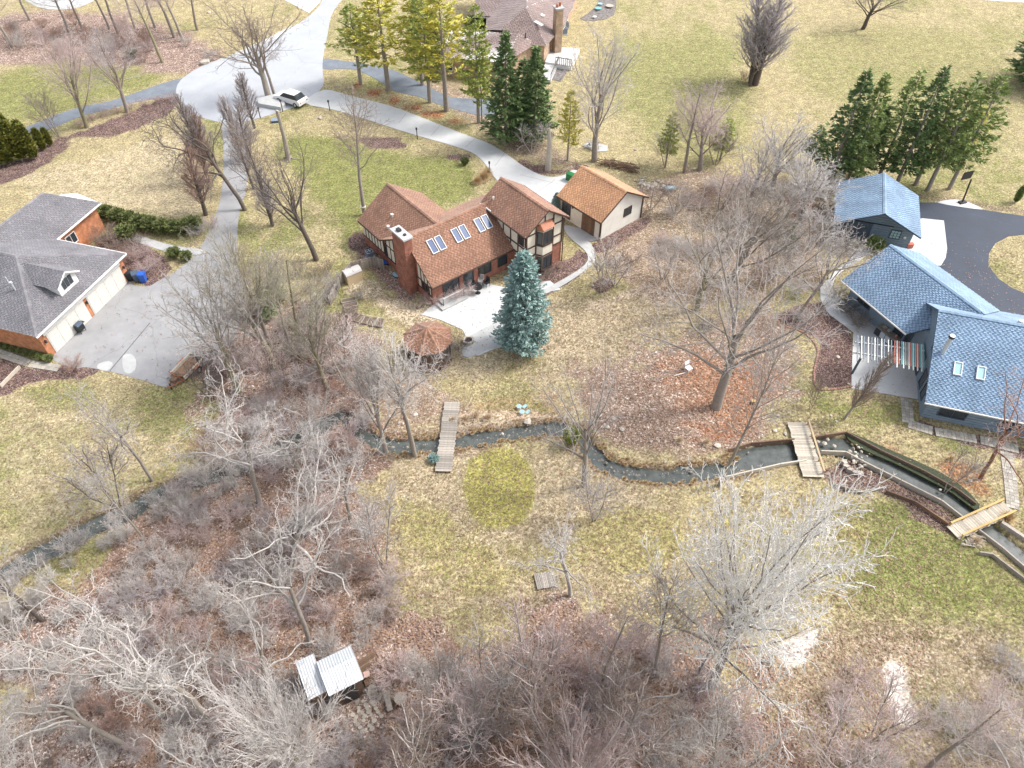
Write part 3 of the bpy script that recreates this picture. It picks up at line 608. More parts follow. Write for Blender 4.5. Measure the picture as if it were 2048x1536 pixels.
for k, x in enumerate((2.05, 2.9, 4.75, 5.6, 7.35, 8.2)): skylight(H, x, 2.25, .56, 1.25, zfm)
# chimney
ch = MB().b(-.62, 2.55, 0, .2, 4.55, 6.1).build('chimney', M['brick'], H)
MB().b(-.7, 2.42, 6.1, .28, 4.68, 6.28).build('chimney_cap', M['conc_white'], ch)
f = MB(); f.b(-.4, 3.7, 6.28, -.05, 4.15, 6.5); f.b(-.3, 2.9, 6.28, -.05, 3.15, 6.4); f.build('flue', M['dark'], ch)
MB().b(-.5, 2.65, 0, .24, 4.75, 2.6).build('chimney_base', M['brick'], ch)
# front ground-floor windows and patio doors
window(H, (2.3, -.03, 1.0), (1, 0, 0), 1.7, 1.9, 2, frame='dark', name='patio_door', out=(0, -1, 0)); window(H, (4.3, -.03, 1.0), (1, 0, 0), 1.0, 1.9, 1, frame='dark', name='patio_door', out=(0, -1, 0))
window(H, (6.2, -.03, 1.35), (1, 0, 0), 1.35, 1.1, 2, out=(0, -1, 0), frame='dark'); window(H, (8.3, -.03, 1.35), (1, 0, 0), 1.0, 1.1, 1, out=(0, -1, 0), frame='dark')
# two-storey wing timber work: gable face y = -2.25, side face x = 9.35
YF = -2.29
def st2(x0, z0, x1, z1, w=.12): MB().bar((x0, YF, z0), (x1, YF, z1), w, .07, (0, 1, 0)).build('timber', M['timber'], H)
for x0, z0, x1, z1 in ((9.4, 2.35, 9.4, 5.3), (13.7, 2.35, 13.7, 5.3), (9.35, 2.38, 10.5, 2.38), (12.6, 2.38, 13.75, 2.38), (10.5, 2.38, 10.5, 6.0), (12.6, 2.38, 12.6, 6.0), (9.4, 3.35, 10.5, 3.35), (12.6, 3.35, 13.7, 3.35),
                       (9.4, 4.75, 10.5, 4.75), (12.6, 4.75, 13.7, 4.75), (10.5, 5.45, 12.6, 5.45), (11.55, 5.45, 11.55, 6.7), (9.36, 5.2, 11.55, 6.8), (13.74, 5.2, 11.55, 6.8)): st2(x0, z0, x1, z1)
def st3(y0, z0, y1, z1, w=.11): MB().bar((9.31, y0, z0), (9.31, y1, z1), w, .07, (1, 0, 0)).build('timber', M['timber'], H)
for y0, z0, y1, z1 in ((-2.25, 2.38, -.3, 2.38), (-2.2, 2.35, -2.2, 5.1), (-1.1, 2.4, -1.1, 5.1), (0, 2.9, 0, 5.1), (1.1, 3.7, 1.1, 5.1), (-2.2, 3.3, .6, 3.3), (2.2, 4.5, 2.2, 5.1)): st3(y0, z0, y1, z1)
window(H, (9.29, -1.62, 4.15), (0, 1, 0), .55, 1.1, 2, out=(-1, 0, 0))
window(H, (9.33, -1.5, 1.2), (0, 1, 0), .8, 1.4, 1, out=(-1, 0, 0), name='side_door')
# bay window on two floors
by = [(10.65, -2.25), (10.95, -2.78), (12.1, -2.78), (12.45, -2.25)]
MB().poly(by, .45, 5.0).build('bay_wall', M['stucco'], H)
bw = H
for z0, z1 in ((.6, 1.95), (3.45, 4.75)):
    zc, hh = (z0 + z1) / 2, z1 - z0
    window(bw, (11.525, -2.81, zc), (1, 0, 0), 1.0, hh, 2, out=(0, -1, 0), name='bay_window')
    a, b = Vector((10.65, -2.25, zc)), Vector((10.95, -2.78, zc)); d = (b - a).normalized(); n = Vector((-abs(d.y), -abs(d.x), 0))
    window(bw, (a + b) / 2 + n * .03, d, .4, hh, 1, out=n, name='bay_window')
    a, b = Vector((12.1, -2.78, zc)), Vector((12.45, -2.25, zc)); d = (b - a).normalized(); n = Vector((abs(d.y), -abs(d.x), 0))
    window(bw, (a + b) / 2 + n * .03, d, .4, hh, 1, out=n, name='bay_window')
for z in (.42, 2.15, 3.25, 5.0):
    MB().poly([(10.58, -2.3), (10.9, -2.86), (12.15, -2.86), (12.52, -2.3)], z, z + .12).build('bay_sill', M['timber'], H)
rb = MB(); rb.v = [(10.5, -2.3, 5.12), (10.86, -2.95, 5.12), (12.2, -2.95, 5.12), (12.6, -2.3, 5.12), (10.9, -2.3, 5.6), (12.2, -2.3, 5.6)]
rb.f = [(0, 1, 4), (1, 2, 5, 4), (2, 3, 5), (0, 3, 2, 1), (0, 4, 5, 3)]; rb.build('bay_roof', M['copper'], H)
# gutters, downpipes, vents
MB().bar((0, -.5, 2.36), (9.2, -.5, 2.36), .1).build('gutter', M['timber'], H); MB().bar((8.85, -2.7, 5.08), (8.85, 4.2, 5.08), .1).build('gutter', M['timber'], H); MB().bar((14.26, -2.7, 5.08), (14.26, 4.2, 5.08), .1).build('gutter', M['timber'], H); MB().bar((13.85, -2.35, 5.0), (13.85, -2.35, 0), .08).build('gutter', M['timber'], H); MB().bar((-.06, 8.3, 2.62), (-.06, 12.4, 2.62), .1).build('gutter', M['timber'], H)
for p in ((2.0, 9.0), (1.1, 8.4)):
    zz = 2.7 + p[0] * .697; v = MB(); v.cyl((p[0], p[1], zz - .1), (p[0], p[1], zz + .3), .09); v.cyl((p[0], p[1], zz + .25), (p[0], p[1], zz + .32), .15); v.build('roof_vent', M['trim_white'], H)
v = MB(); v.cyl((9.8, 3.2, 5.7), (9.8, 3.2, 6.1), .07); v.cyl((9.8, 3.2, 6.05), (9.65, 3.1, 6.15), .1); v.build('roof_vent', M['trim_white'], H)
MB().bar((8.93, 4.25, 5.1), (8.93, 2.5, 5.12), .08, .3).build('flashing', M['trim_white'], H)
# ---------------------------------------------------------------- detached garage, cream walls
gx0, gy0, _ = G(1198.6, 480.5)
D = thing('detached_garage', 'small cream garage with light orange-brown gable roof beside the timbered house', 'garage', (gx0, gy0, 0), R(41))
MB().prism([(0, 0, 0), (6.1, 0, 0), (6.1, 0, 2.55), (3.05, 0, 4.45), (0, 0, 2.55)], (0, 6.0, 0)).build('wall', M['garage_white'], D)
roof(D, [(-.45, -.4, 2.5), (2.95, -.4, 4.62), (2.95, 6.0, 4.62), (-.45, 6.0, 2.5)], M['sh_tan']); roof(D, [(6.5, -.4, 2.5), (6.5, 6.0, 2.5), (2.97, 6.0, 4.62), (2.97, -.4, 4.62)], M['sh_tan'])
ridge(D, (2.96, -.4, 4.62), (2.96, 6, 4.62), M['sh_tan'])
window(D, (3.9, -.03, 1.75), (1, 0, 0), 1.0, .85, 2, out=(0, -1, 0)); window(D, (-.03, 4.9, 1.2), (0, 1, 0), 1.1, 1.8, 2, rows=3, out=(-1, 0, 0))
dk = MB().b(-.06, .8, .02, .02, 2.6, 2.1).build('garage_door', M['wood_brown'], D)
for k in range(4): MB().b(-.085, .85 + k * .43, .08, -.06, 1.2 + k * .43, 2.05).build('door_panel', M['wood_brown'], dk)
t = MB()
for p, q in (((-.03, 0, 0), (-.03, 0, 2.5)), ((0, -.03, 0), (0, -.03, 2.5)), ((6.1, -.03, 0), (6.1, -.03, 2.5))): t.bar(p, q, .12)
t.bar((-.5, -.42, 2.42), (2.96, -.42, 4.56), .05, .16, (0, 0, 1)); t.bar((6.55, -.42, 2.42), (2.96, -.42, 4.56), .05, .16); t.bar((-.5, -.4, 2.42), (-.5, 6, 2.42), .09); t.build('trim', M['timber'], D)
lm = MB(); lm.box((-.12, 3.9, 2.0), (.16, .12, .22)); lm.build('wall_lamp', M['black'], D)
# ---------------------------------------------------------------- left brick house
Lh = thing('brick_house', 'orange brick house with slate grey hip roofs, dormer and two wide garage doors', 'house', (-39.44, 45.5, 0), R(73.45))
w = MB(); w.poly([(-.5, .06), (10.6, .06), (10.6, 7.5), (-.5, 16)], 0, 3.1); w.poly([(6.5, 7.6), (16.8, 7.6), (16.8, 12), (6.5, 16)], 0, 3.0); w.build('wall', M['brick_orange'], Lh)
for x0, x1 in ((.15, 4.85), (5.25, 9.95)):
    d = MB().b(x0, 0.0, .03, x1, .05, 2.15).build('garage_door', M['door_white'], Lh)
    for r_ in range(4):
        for c_ in range(4):
            a = x0 + .1 + c_ * 1.14; MB().b(a, -.03, .1 + r_ * .51, a + 1.04, .0, .54 + r_ * .51).build('door_panel', M['door_white'], d)
for x in (-.2, 5.05, 10.3): MB().box((x, -.1, 1.7), (.14, .16, .26)).build('wall_lamp', M['dark'], Lh)
t = MB(); t.b(-.05, -.05, 2.15, 10.1, .04, 2.4); t.build('door_head', M['trim_white'], Lh)
AP = (4.9, 5.0, 5.85)
roof(Lh, [(-1, -.55, 3.1), (10.7, -.55, 3.1), AP], M['sh_grey'], deck='trim_white')
roof(Lh, [(-1, -.55, 3.1), AP, (4.9, 17, 5.85), (-1, 17, 3.1)], M['sh_grey'], deck='trim_white')
roof(Lh, [(10.7, -.55, 3.1), (10.7, 9, 3.1), (4.9, 9, 5.85), AP], M['sh_grey'], deck='trim_white')
ridge(Lh, (-1, -.55, 3.1), AP, M['sh_grey']); ridge(Lh, (10.7, -.55, 3.1), AP, M['sh_grey']); ridge(Lh, AP, (4.9, 16, 5.85), M['sh_grey'])
B0, B1 = (8.3, 10.4, 5.2), (14.5, 10.6, 5.2)
roof(Lh, [(6, 7.15, 3.05), (17.2, 7.15, 3.05), B1, (6, 10.6, 5.2)], M['sh_grey'], deck='trim_white')
roof(Lh, [(17.2, 7.15, 3.05), (18.0, 10.6, 3.05), (16.4, 13.6, 3.05), B1], M['sh_grey'], deck='trim_white')
roof(Lh, [B1, (16.4, 13.6, 3.05), (4, 13.8, 3.05), (6, 10.6, 5.2)], M['sh_grey'], deck='trim_white'); ridge(Lh, (17.2, 7.15, 3.05), B1, M['sh_grey']); ridge(Lh, B1, (6, 10.6, 5.2), M['sh_grey'])
roof(Lh, [(4.9, 9, 5.2), (8.0, 8.8, 3.4), (8.0, 16.5, 5.4), (4.9, 17, 5.85)], M['sh_grey'], deck='trim_white')
MB().bar((-1.05, -.62, 3.02), (10.75, -.62, 3.02), .12).build('gutter', M['trim_white'], Lh); MB().bar((6, 7.08, 2.97), (17.25, 7.08, 2.97), .12).build('gutter', M['trim_white'], Lh); MB().bar((10.78, -.6, 3.02), (10.78, 7, 3.02), .12).build('gutter', M['trim_white'], Lh)
window(Lh, (12.6, 7.55, 1.7), (1, 0, 0), 1.2, 1.0, 2, 'trim_white', out=(0, -1, 0))
# dormer
dm = MB(); dm.prism([(3.5, .3, 3.4), (5.7, .3, 3.4), (5.7, .3, 4.75), (4.6, .3, 5.35), (3.5, .3, 4.75)], (0, 3.2, 0)); dmo = dm.build('dormer', M['trim_white'], Lh)
for k in range(3): MB().b(4.0 + k * .42, .24, 3.9, 4.34 + k * .42, .29, 4.75).build('pane', M['glass'], dmo)
roof(Lh, [(3.2, -.05, 4.6), (4.6, -.05, 5.5), (4.6, 4.2, 5.5), (3.2, 2.6, 4.6)], M['sh_grey'], deck='trim_white'); roof(Lh, [(6.0, -.05, 4.6), (6.0, 2.6, 4.6), (4.6, 4.2, 5.5), (4.6, -.05, 5.5)], M['sh_grey'], deck='trim_white')
vp = MB(); vp.cyl((2.2, 3.4, 4.6), (2.2, 3.4, 5.35), .07); vp.cyl((2.2, 3.4, 5.3), (2.2, 3.4, 5.45), .13); vp.cyl((2.5, 4.1, 5.0), (2.5, 4.1, 5.6), .05); vp.build('roof_vent', M['steel'], Lh)
# ---------------------------------------------------------------- blue house on the right
Bh = thing('blue_house', 'blue-grey house with steep blue shingle roof, two pale skylights and a metal flue', 'house', (32.5, 38.47, 0), R(-17))
w = MB(); w.prism([(.1, 0, 0), (.1, 10.0, 0), (.1, 10.0, 3.3), (.1, 6.0, 5.75), (.1, 0, 2.3)], (10.5, 0, 0)); w.build('wall', M['siding_blue'], Bh)
cl = MB()
for k in range(22):
    z = .1 + k * .25; a = 0 if z < 2.3 else (z - 2.3) / .575; b = 10 if z < 3.3 else 10 - (z - 3.3) / .61
    if b - a > .4: cl.b(.05, a + .02, z, .1, b - .02, z + .22)
for k in range(8): cl.b(.1, -.05, .1 + k * .27, 10.4, .0, .33 + k * .27)
cl.build('siding', M['siding_blue'], Bh, kind='stuff')
zfb = lambda y: slope_z((-.6, 2.2), (6.1, 6.0), y)
roof(Bh, [(-.4, -.6, 2.2), (10.8, -.6, 2.2), (10.8, 6.1, 6.0), (-.4, 6.1, 6.0)], M['sh_blue'], deck='siding_dark', ex=.15, tab=.27)
roof(Bh, [(-.4, 6.12, 6.0), (10.8, 6.12, 6.0), (10.8, 12.4, 2.3), (7.2, 12.4, 2.3), (2.6, 12.0, 2.54), (2.6, 10.4, 3.5), (-.4, 10.3, 3.55)], M['sh_blue'], deck='siding_dark', ex=.15, tab=.27)
ridge(Bh, (-.4, 6.1, 6.02), (10.8, 6.1, 6.02), M['sh_blue'])
MB().b(2.8, 9.5, 0, 10.5, 11.9, 2.3).build('rear_wall', M['siding_blue'], Bh)
for x in (1.55, 3.2): skylight(Bh, x, 2.15, .5, .95, zfb, 'trim_white', 'glass_pale')
fl = MB(); fl.cyl((.35, 3.1, 4.1), (.35, 3.1, 5.9), .17, n=14); fo = fl.build('flue', M['steel'], Bh)
MB().cyl((.35, 3.1, 5.88), (.35, 3.1, 6.05), .23, n=14).build('flue_cap', M['dark'], fo); MB().cyl((.35, 3.1, 6.06), (.35, 3.1, 6.1), .2, n=14).build('flue_lid', M['trim_white'], fo)
v = MB(); v.cyl((5.9, 7.0, 5.3), (5.9, 7.0, 5.75), .2); v.build('roof_vent', M['trim_white'], Bh)
window(Bh, (2.1, -.08, 1.1), (1, 0, 0), 1.9, .9, 2, 'siding_dark', out=(0, -1, 0)); window(Bh, (6.2, -.08, 1.1), (1, 0, 0), 1.4, .9, 2, 'siding_dark', out=(0, -1, 0))
for y, z, ww, hh in ((1.6, 1.3, .8, 1.3), (3.0, 1.3, .8, 1.5), (5.4, 1.2, 1.6, 2.0), (4.2, 3.8, .7, .8), (8.2, 1.4, 1.2, 1.4)): window(Bh, (.02, y, z), (0, 1, 0), ww, hh, 2 if ww > 1 else 1, 'siding_dark', out=(-1, 0, 0))
MB().bar((-.4, -.66, 2.12), (10.8, -.66, 2.12), .11).build('gutter', M['trim_white'], Bh)
Mh = thing('blue_wing', 'long blue-grey wing roof joining the steep blue house, grill counter under its eave', 'house', (29.66, 52.24, 0), R(-65))
MB().prism([(.4, 1.2, 0), (.4, 8.9, 0), (.4, 8.9, 2.75), (.4, 4.5, 4.9), (.4, 1.2, 3.1)], (8.6, 0, 0)).build('wall', M['siding_blue'], Mh)
roof(Mh, [(0, 0, 2.7), (7.8, 0, 2.7), (8.7, 1.6, 3.56), (10.3, 4.55, 5.15), (0, 4.55, 5.15)], M['sh_blue'], deck='siding_dark', ex=.15, tab=.27)
roof(Mh, [(0, 4.57, 5.15), (10.3, 4.57, 5.15), (9, 9.4, 2.7), (0, 9.4, 2.7)], M['sh_blue'], deck='siding_dark', ex=.15, tab=.27)
ridge(Mh, (0, 4.56, 5.17), (10, 4.56, 5.17), M['sh_blue'])
MB().bar((0, -.06, 2.62), (7.8, -.06, 2.62), .11).build('gutter', M['trim_white'], Mh)
window(Mh, (2.2, 1.16, 1.6), (1, 0, 0), 1.4, 1.1, 2, 'siding_dark', out=(0, -1, 0)); window(Mh, (6.8, 1.16, 1.1), (1, 0, 0), 1.7, 2.0, 2, 'siding_dark', out=(0, -1, 0), name='patio_door')
MB().bar((7.6, .2, 0), (7.6, .2, 2.65), .16).build('porch_post', M['siding_dark'], Mh)
Gh = thing('blue_garage', 'detached blue-grey garage with light blue gable roof in front of the spruces', 'garage', (39.6, 60.8, 0), R(-18.5))
MB().prism([(-7.2, -.2, 0), (.1, -.2, 0), (.1, -.2, 2.4), (-3.5, -.2, 4.05), (-7.2, -.2, 2.4)], (0, 5.7, 0)).build('wall', M['siding_blue'], Gh)
cl = MB()
for k in range(15):
    z = .1 + k * .26; e = max(0, (z - 2.3) / .458); cl.b(-7.15 + e, -.26, z, .05 - e, -.2, z + .23) if 7.2 - 2 * e > .4 else None
cl.build('siding', M['siding_blue'], Gh, kind='stuff')
roof(Gh, [(-7.6, -1.7, 2.35), (-3.5, -1.7, 4.25), (-3.5, 6.0, 4.25), (-7.6, 6.0, 2.35)], M['sh_blue'], deck='siding_dark', ex=.15, tab=.27)
roof(Gh, [(.5, -1.7, 2.35), (.5, 6.0, 2.35), (-3.48, 6.0, 4.25), (-3.48, -1.7, 4.25)], M['sh_blue'], deck='siding_dark', ex=.15, tab=.27); ridge(Gh, (-3.49, -1.7, 4.27), (-3.49, 6, 4.27), M['sh_blue'])
window(Gh, (-1.5, -.3, 1.35), (1, 0, 0), .85, .85, 3, 'siding_dark', 'glass_pale', rows=3, out=(0, -1, 0))
MB().b(-6.6, -.3, 0, -3.8, -.24, 2.1).build('barn_door', M['siding_dark'], Gh)
t = MB(); t.bar((-6.8, -.36, 2.2), (-1.9, -.36, 2.2), .07); t.build('door_rail', M['black'], Gh)
MB().cyl((-.55, -.28, 1.2), (-.55, -.34, 1.2), .13, n=12).build('wall_plate', M['trim_white'], Gh)
# ---------------------------------------------------------------- far house at the top
Th = thing('far_house', 'tan brick house with mauve-brown hip roof, white deck and tall chimney at the top', 'house', (0, 0, 0))
zt = lambda x, y, z: G(920 + x / 3.528, y / 3.528, z)
w = MB(); w.poly([(-3.0, 103.3), (4.4, 102.6), (6.6, 108.9), (10.2, 124), (2, 132), (-4, 116)], 0, 3.0)
w.poly([(-10.6, 99.6), (-1.0, 97.6), (2.6, 102.8), (-8, 106)], 0, 2.8); w.build('wall', M['tan_brick'], Th)
RA, RB = (2.4, 108.5, 6.3), (4.6, 126, 6.3)
E1, E2, E3, E4, E5 = (-3.8, 102.6, 3.0), (4.7, 101.9, 3.0), (7.2, 108.2, 3.0), (11, 124.5, 3.0), (-3.5, 118, 3.0)
roof(Th, [E1, E2, (1.9, 107.0, 6.0)], M['sh_top'], deck='trim_white', ex=.22, tab=.45)
for pl in ([E1, (1.9, 107.0, 6.0), E5], [E2, E3, (1.9, 107.0, 6.0)], [(1.9, 107, 6), E3, E4], [(1.9, 107, 6), E4, (3.5, 128, 6.5)], [(1.9, 107, 6), (3.5, 128, 6.5), E5]): roof(Th, pl, M['sh_top'], deck='trim_white', ex=.22, tab=.45)
roof(Th, [(-11.2, 98.9, 2.8), (-.9, 96.9, 2.8), (.8, 101.6, 4.6), (-8.4, 103.2, 4.6)], M['sh_top'], deck='trim_white', ex=.22, tab=.45)
roof(Th, [(-.9, 96.9, 2.8), (3.4, 103.0, 2.8), (.8, 101.6, 4.6)], M['sh_top'], deck='trim_white', ex=.22, tab=.45)
roof(Th, [(-8.4, 103.22, 4.6), (.8, 101.62, 4.6), (-3, 107, 2.9), (-10, 106.5, 2.8)], M['sh_top'], deck='trim_white', ex=.22, tab=.45)
roof(Th, [(-5.5, 111.5, 3.1), (1.2, 110.5, 3.1), (3.5, 124, 6.4), (-5, 126, 5)], M['sh_top'], deck='trim_white', ex=.22, tab=.45)
c = MB().box((6.3, 105.6, 3.2), (1.0, 1.2, 6.4), R(18)).build('chimney', M['tan_brick'], Th)
MB().box((6.3, 105.6, 6.5), (1.25, 1.45, .2), R(18)).build('chimney_cap', M['conc'], c); f = MB(); f.cyl((6.1, 105.4, 6.5), (6.1, 105.4, 7.0), .18); f.cyl((6.5, 105.8, 6.5), (6.5, 105.8, 7.1), .16); f.build('flue', M['copper'], c)
for (x, y) in ((555, 165), (568, 100)):
    a = Vector(zt(x - 26, y - 14, 4.8)); b = Vector(zt(x + 24, y + 14, 4.75)); MB().bar(a, b, .5, .14, (0, 0, 1)).build('skylight', M['trim_white'], Th)
v = MB(); p = zt(462, 268, 3.9); v.cyl(p, (p[0], p[1], p[2] + .7), .08); v.build('roof_vent', M['dark'], Th)
for (x, y, z) in ((6.0, 106.9, 1.6), (7.6, 112.6, 1.7), (8.3, 115.8, 1.7), (9.2, 119.6, 1.7)): window(Th, (x, y, z), (.22, .97, 0), 1.0, 1.3, 2, 'trim_white', out=(.97, -.22, 0))
window(Th, (-8.6, 99.1, 1.4), (.98, -.2, 0), 1.2, 1.1, 2, 'trim_white', out=(-.2, -.98, 0))
# ================================================================ SMALL STRUCTURES AND OBJECTS
rng = random.Random(11)
def plank_deck(t, L_, W_, n, m, z=.25, th=.05, gap=.015, name='plank', jit=.04):
    """n boards laid side by side along x, each spanning y; each its own part sharing one mesh"""
    w = L_ / n; me = MB().box((0, 0, 0), (w - gap, W_, th)).mesh(name, m)
    for k in range(n):
        o = link(name, me, t, ((k + .5) * w, rng.uniform(-jit, jit), z + rng.uniform(-.006, .006)), (0, 0, rng.uniform(-.008, .008)))
LAND = [(905, 880, 'the long footbridge'), (1607, 905, 'the pond bridge'), (1950, 1045, 'the last footbridge'), (660, 1360, 'the metal-roofed cabin'), (1092, 1165, 'the plank platform'), (1000, 970, 'the mossy circle'), (1430, 800, 'the very large oak'), (860, 690, 'the gazebo'), (1025, 600, 'the blue spruce'), (1200, 450, 'the cream garage'), (360, 740, 'the utility trailer'), (440, 1200, 'the long reaching limbs'), (560, 900, 'the creek bend'), (1425, 1370, 'the huge round tree'), (300, 960, 'the twisting lawn-edge tree'), (1600, 1290, 'the left sandy patch'), (1800, 1390, 'the right sandy patch'), (620, 1500, 'the fan-shaped tree'), (1140, 1480, 'the bottom centre'), (240, 1450, 'the lower left corner'), (1700, 930, 'the stone seat'), (1760, 430, 'the blue garage'), (1510, 160, 'the violet-grey oval tree'), (300, 100, 'the twin woodland trunks'), (60, 100, 'the top left corner'), (1203, 560, 'the round mulch bed'), (1230, 335, 'the branch pile'), (1310, 375, 'the stone pile'), (2000, 1400, 'the bottom right tree'), (880, 1440, 'the wooden spool'), (1575, 480, 'the small round spruce'), (700, 1060, 'the lower wood edge'), (735, 640, 'the raised beds'), (1430, 545, 'the middle of the thicket'), (400, 110, 'the street circle')]
SEEN = {}
def where(size, what, px, py):
    """words that place one of many look-alikes by the nearest landmark"""
    best = sorted((math.hypot(px - a, (py - b) * 1.2), a, b, t) for a, b, t in LAND)[:8]; cand = []
    for d, a, b, t in best:
        dx, dy = px - a, py - b; far = 'close' if d < 45 else 'some way' if d < 110 else 'well'
        rel = ('right of' if dx > 0 else 'left of') if abs(dx) > 1.6 * abs(dy) else ('below' if dy > 0 else 'above') if abs(dy) > 1.6 * abs(dx) else ('below right of' if dx > 0 else 'below left of') if dy > 0 else ('above right of' if dx > 0 else 'above left of')
        cand.append(f'{size} {what} {far} {rel} {t}')
    for c in cand:
        if c not in SEEN: SEEN[c] = 1; return c
    return cand[0]
# --- footbridges
M['wood_rail'] = mat('tan_rail_timber', (.48, .37, .23), .8, c2=(.38, .29, .18), nscale=5)
def bridge(px0, px1, W_, label, m, nb, rails=(), z=.2, rail='wood_yellow'):
    a, b = G(*px0), G(*px1); L_ = math.hypot(b[0] - a[0], b[1] - a[1]); t = thing('footbridge', label, 'footbridge', (a[0], a[1], 0), math.atan2(b[1] - a[1], b[0] - a[0]))
    plank_deck(t, L_, W_, nb, m, z)
    for s_ in (-1, 1): MB().b(.05, s_ * W_ * .38 - .05, z - .2, L_ - .05, s_ * W_ * .38 + .05, z - .027).build('beam', M['wood_brown'], t)
    for s_ in rails:
        y = s_ * (W_ / 2 - .05); MB().b(.1, y - .07, z + .45, L_ * .96, y + .07, z + .52).build('handrail', M[rail], t)
        for k in range(5): MB().b(.2 + k * L_ * .225, y - .04, z - .2, .28 + k * L_ * .225, y + .04, z + .45).build('rail_post', M[rail], t)
    return t
bridge((905, 807), (887, 946), 1.25, 'long grey plank footbridge without rails below the gazebo', M['wood_grey'], 30)
bridge((1593, 848), (1625, 957), 1.55, 'pale footbridge with one timber handrail over the pond', M['wood_pale'], 30, rails=(1,), rail='wood_rail')
bridge((1903, 1069), (2015, 1018), 1.15, 'pale footbridge with two orange-yellow handrails over the straight channel', M['wood_pale'], 24, rails=(-1, 1))
# --- plank platform in the lawn
a, b = G(1071, 1166), G(1115, 1158); t = thing('wooden_platform', 'square weathered grey plank platform lying on the lawn', 'platform', (a[0], a[1], 0), math.atan2(b[1] - a[1], b[0] - a[0]))
plank_deck(t, 1.3, 1.15, 11, M['wood_grey'], .16)
for y in (-.45, .45): MB().b(0, y - .05, 0, 1.3, y + .05, .13).build('beam', M['wood_brown'], t)
# --- metal roofed cabin with deck and stepping stones
a, b = G(657, 1393), G(727, 1358)
cab = thing('woodland_cabin', 'small dark cabin with two white standing-seam metal roofs among the trees', 'cabin', (a[0], a[1], 0), math.atan2(b[1] - a[1], b[0] - a[0]))
hz = 2.6
def zc(px, py, z):       # into the cabin's own axes
    p = G(px, py, z); c_, s_ = math.cos(cab.rotation_euler.z), math.sin(cab.rotation_euler.z); x, y = p[0] - a[0], p[1] - a[1]; return (x * c_ + y * s_, -x * s_ + y * c_)
q = [zc(658, 1393, hz), zc(728, 1358, hz), zc(700, 1292, hz), zc(636, 1323, hz)]; x0, x1 = q[0][0], q[1][0]; y0, y1 = q[0][1], q[2][1]; ym = y0 + (y1 - y0) * .6
MB().prism([(x0 + .15, y0 + .25, 0), (x1 - .15, y0 + .25, 0), (x1 - .15, y1 - .15, 0), (x0 + .15, y1 - .15, 0)], (0, 0, hz - .12)).build('wall', M['wood_brown'], cab)
def metal_roof(pts4, n):     # pts4: a b along eave, c d along ridge
    a_, b_, c_, d_ = [Vector(p) for p in pts4]
    for k in range(n):
        u0, u1 = k / n, (k + 1) / n - .006
        MB().prism([a_.lerp(b_, u0), a_.lerp(b_, u1), d_.lerp(c_, u1), d_.lerp(c_, u0)], (0, 0, .03)).build('roof_panel', M['roofmetal'], cab)
        MB().bar(a_.lerp(b_, u1) + Vector((0, 0, .045)), d_.lerp(c_, u1) + Vector((0, 0, .045)), .035, .05).build('seam', M['lid_grey'], cab)
M['roofmetal'] = mat('white_roof_metal', (.66, .70, .74), .38, metal=.15, c2=(.58, .64, .69), nscale=1.2, objrand=.06)
metal_roof([(x0, y0, hz), (x1, y0, hz), (x1, ym, hz + .35), (x0, ym, hz + .35)], 13); metal_roof([(x0, y1, hz), (x1, y1, hz), (x1, ym + .01, hz + .35), (x0, ym + .01, hz + .35)], 13)
q = [zc(617, 1400, 2.2), zc(655, 1379, 2.2), zc(628, 1308, 2.2), zc(588, 1327, 2.2)]
u0, u1, v0, v1 = q[0][0], x0 - .02, q[0][1] - .05, q[2][1]; vm = v0 + (v1 - v0) * .55
metal_roof([(u0, v0, 2.25), (u1, v0, 2.25), (u1, vm, 2.45), (u0, vm, 2.45)], 7); metal_roof([(u0, v1, 2.25), (u1, v1, 2.25), (u1, vm + .01, 2.45), (u0, vm + .01, 2.45)], 7)
MB().b(u0 + .12, v0 + .2, 0, u1, v1 - .12, 2.15).build('lean_to', M['wood_brown'], cab)
window(cab, (x1 - .1, (y0 + y1) / 2, 1.4), (0, 1, 0), .8, .8, 2, 'wood_brown', out=(1, 0, 0)); MB().b(x1 - 1.4, y0 + .19, .1, x1 - .6, y0 + .25, 2.0).build('door', M['black'], cab)
a2, b2 = G(733, 1376), G(777, 1347); dk = thing('cabin_deck', 'dark weathered plank deck beside the metal-roofed cabin', 'deck', (a2[0], a2[1], 0), math.atan2(b2[1] - a2[1], b2[0] - a2[0]))
pl_ = MB().box((0, 0, 0), (1.35, .115, .04)).mesh('plank', M['wood_brown'])
for k in range(13): link('plank', pl_, dk, (.68 + rng.uniform(-.04, .04), .06 + k * .13, .22))
MB().b(.02, .02, 0, 1.3, 1.65, .195).build('deck_frame', M['wood_brown'], dk)
p = G(735, 1353, .3); bk = thing('pink_stool', 'pale pink stool standing on the cabin deck edge', 'stool', (p[0], p[1], .24)); M['pinkish'] = mat('pale_pink_plastic', (.62, .42, .36), .6)
MB().box((0, 0, .4), (.36, .36, .05), .3).build('seat', M['pinkish'], bk)
for x, y in ((-.12, -.12), (.12, -.12), (.12, .12), (-.12, .12)): MB().bar((x * 1.2, y * 1.2, 0), (x, y, .38), .03).build('leg', M['dark'], bk)
zk = lambda x, y: (560 + x / 5.907, 1240 + y / 5.907)
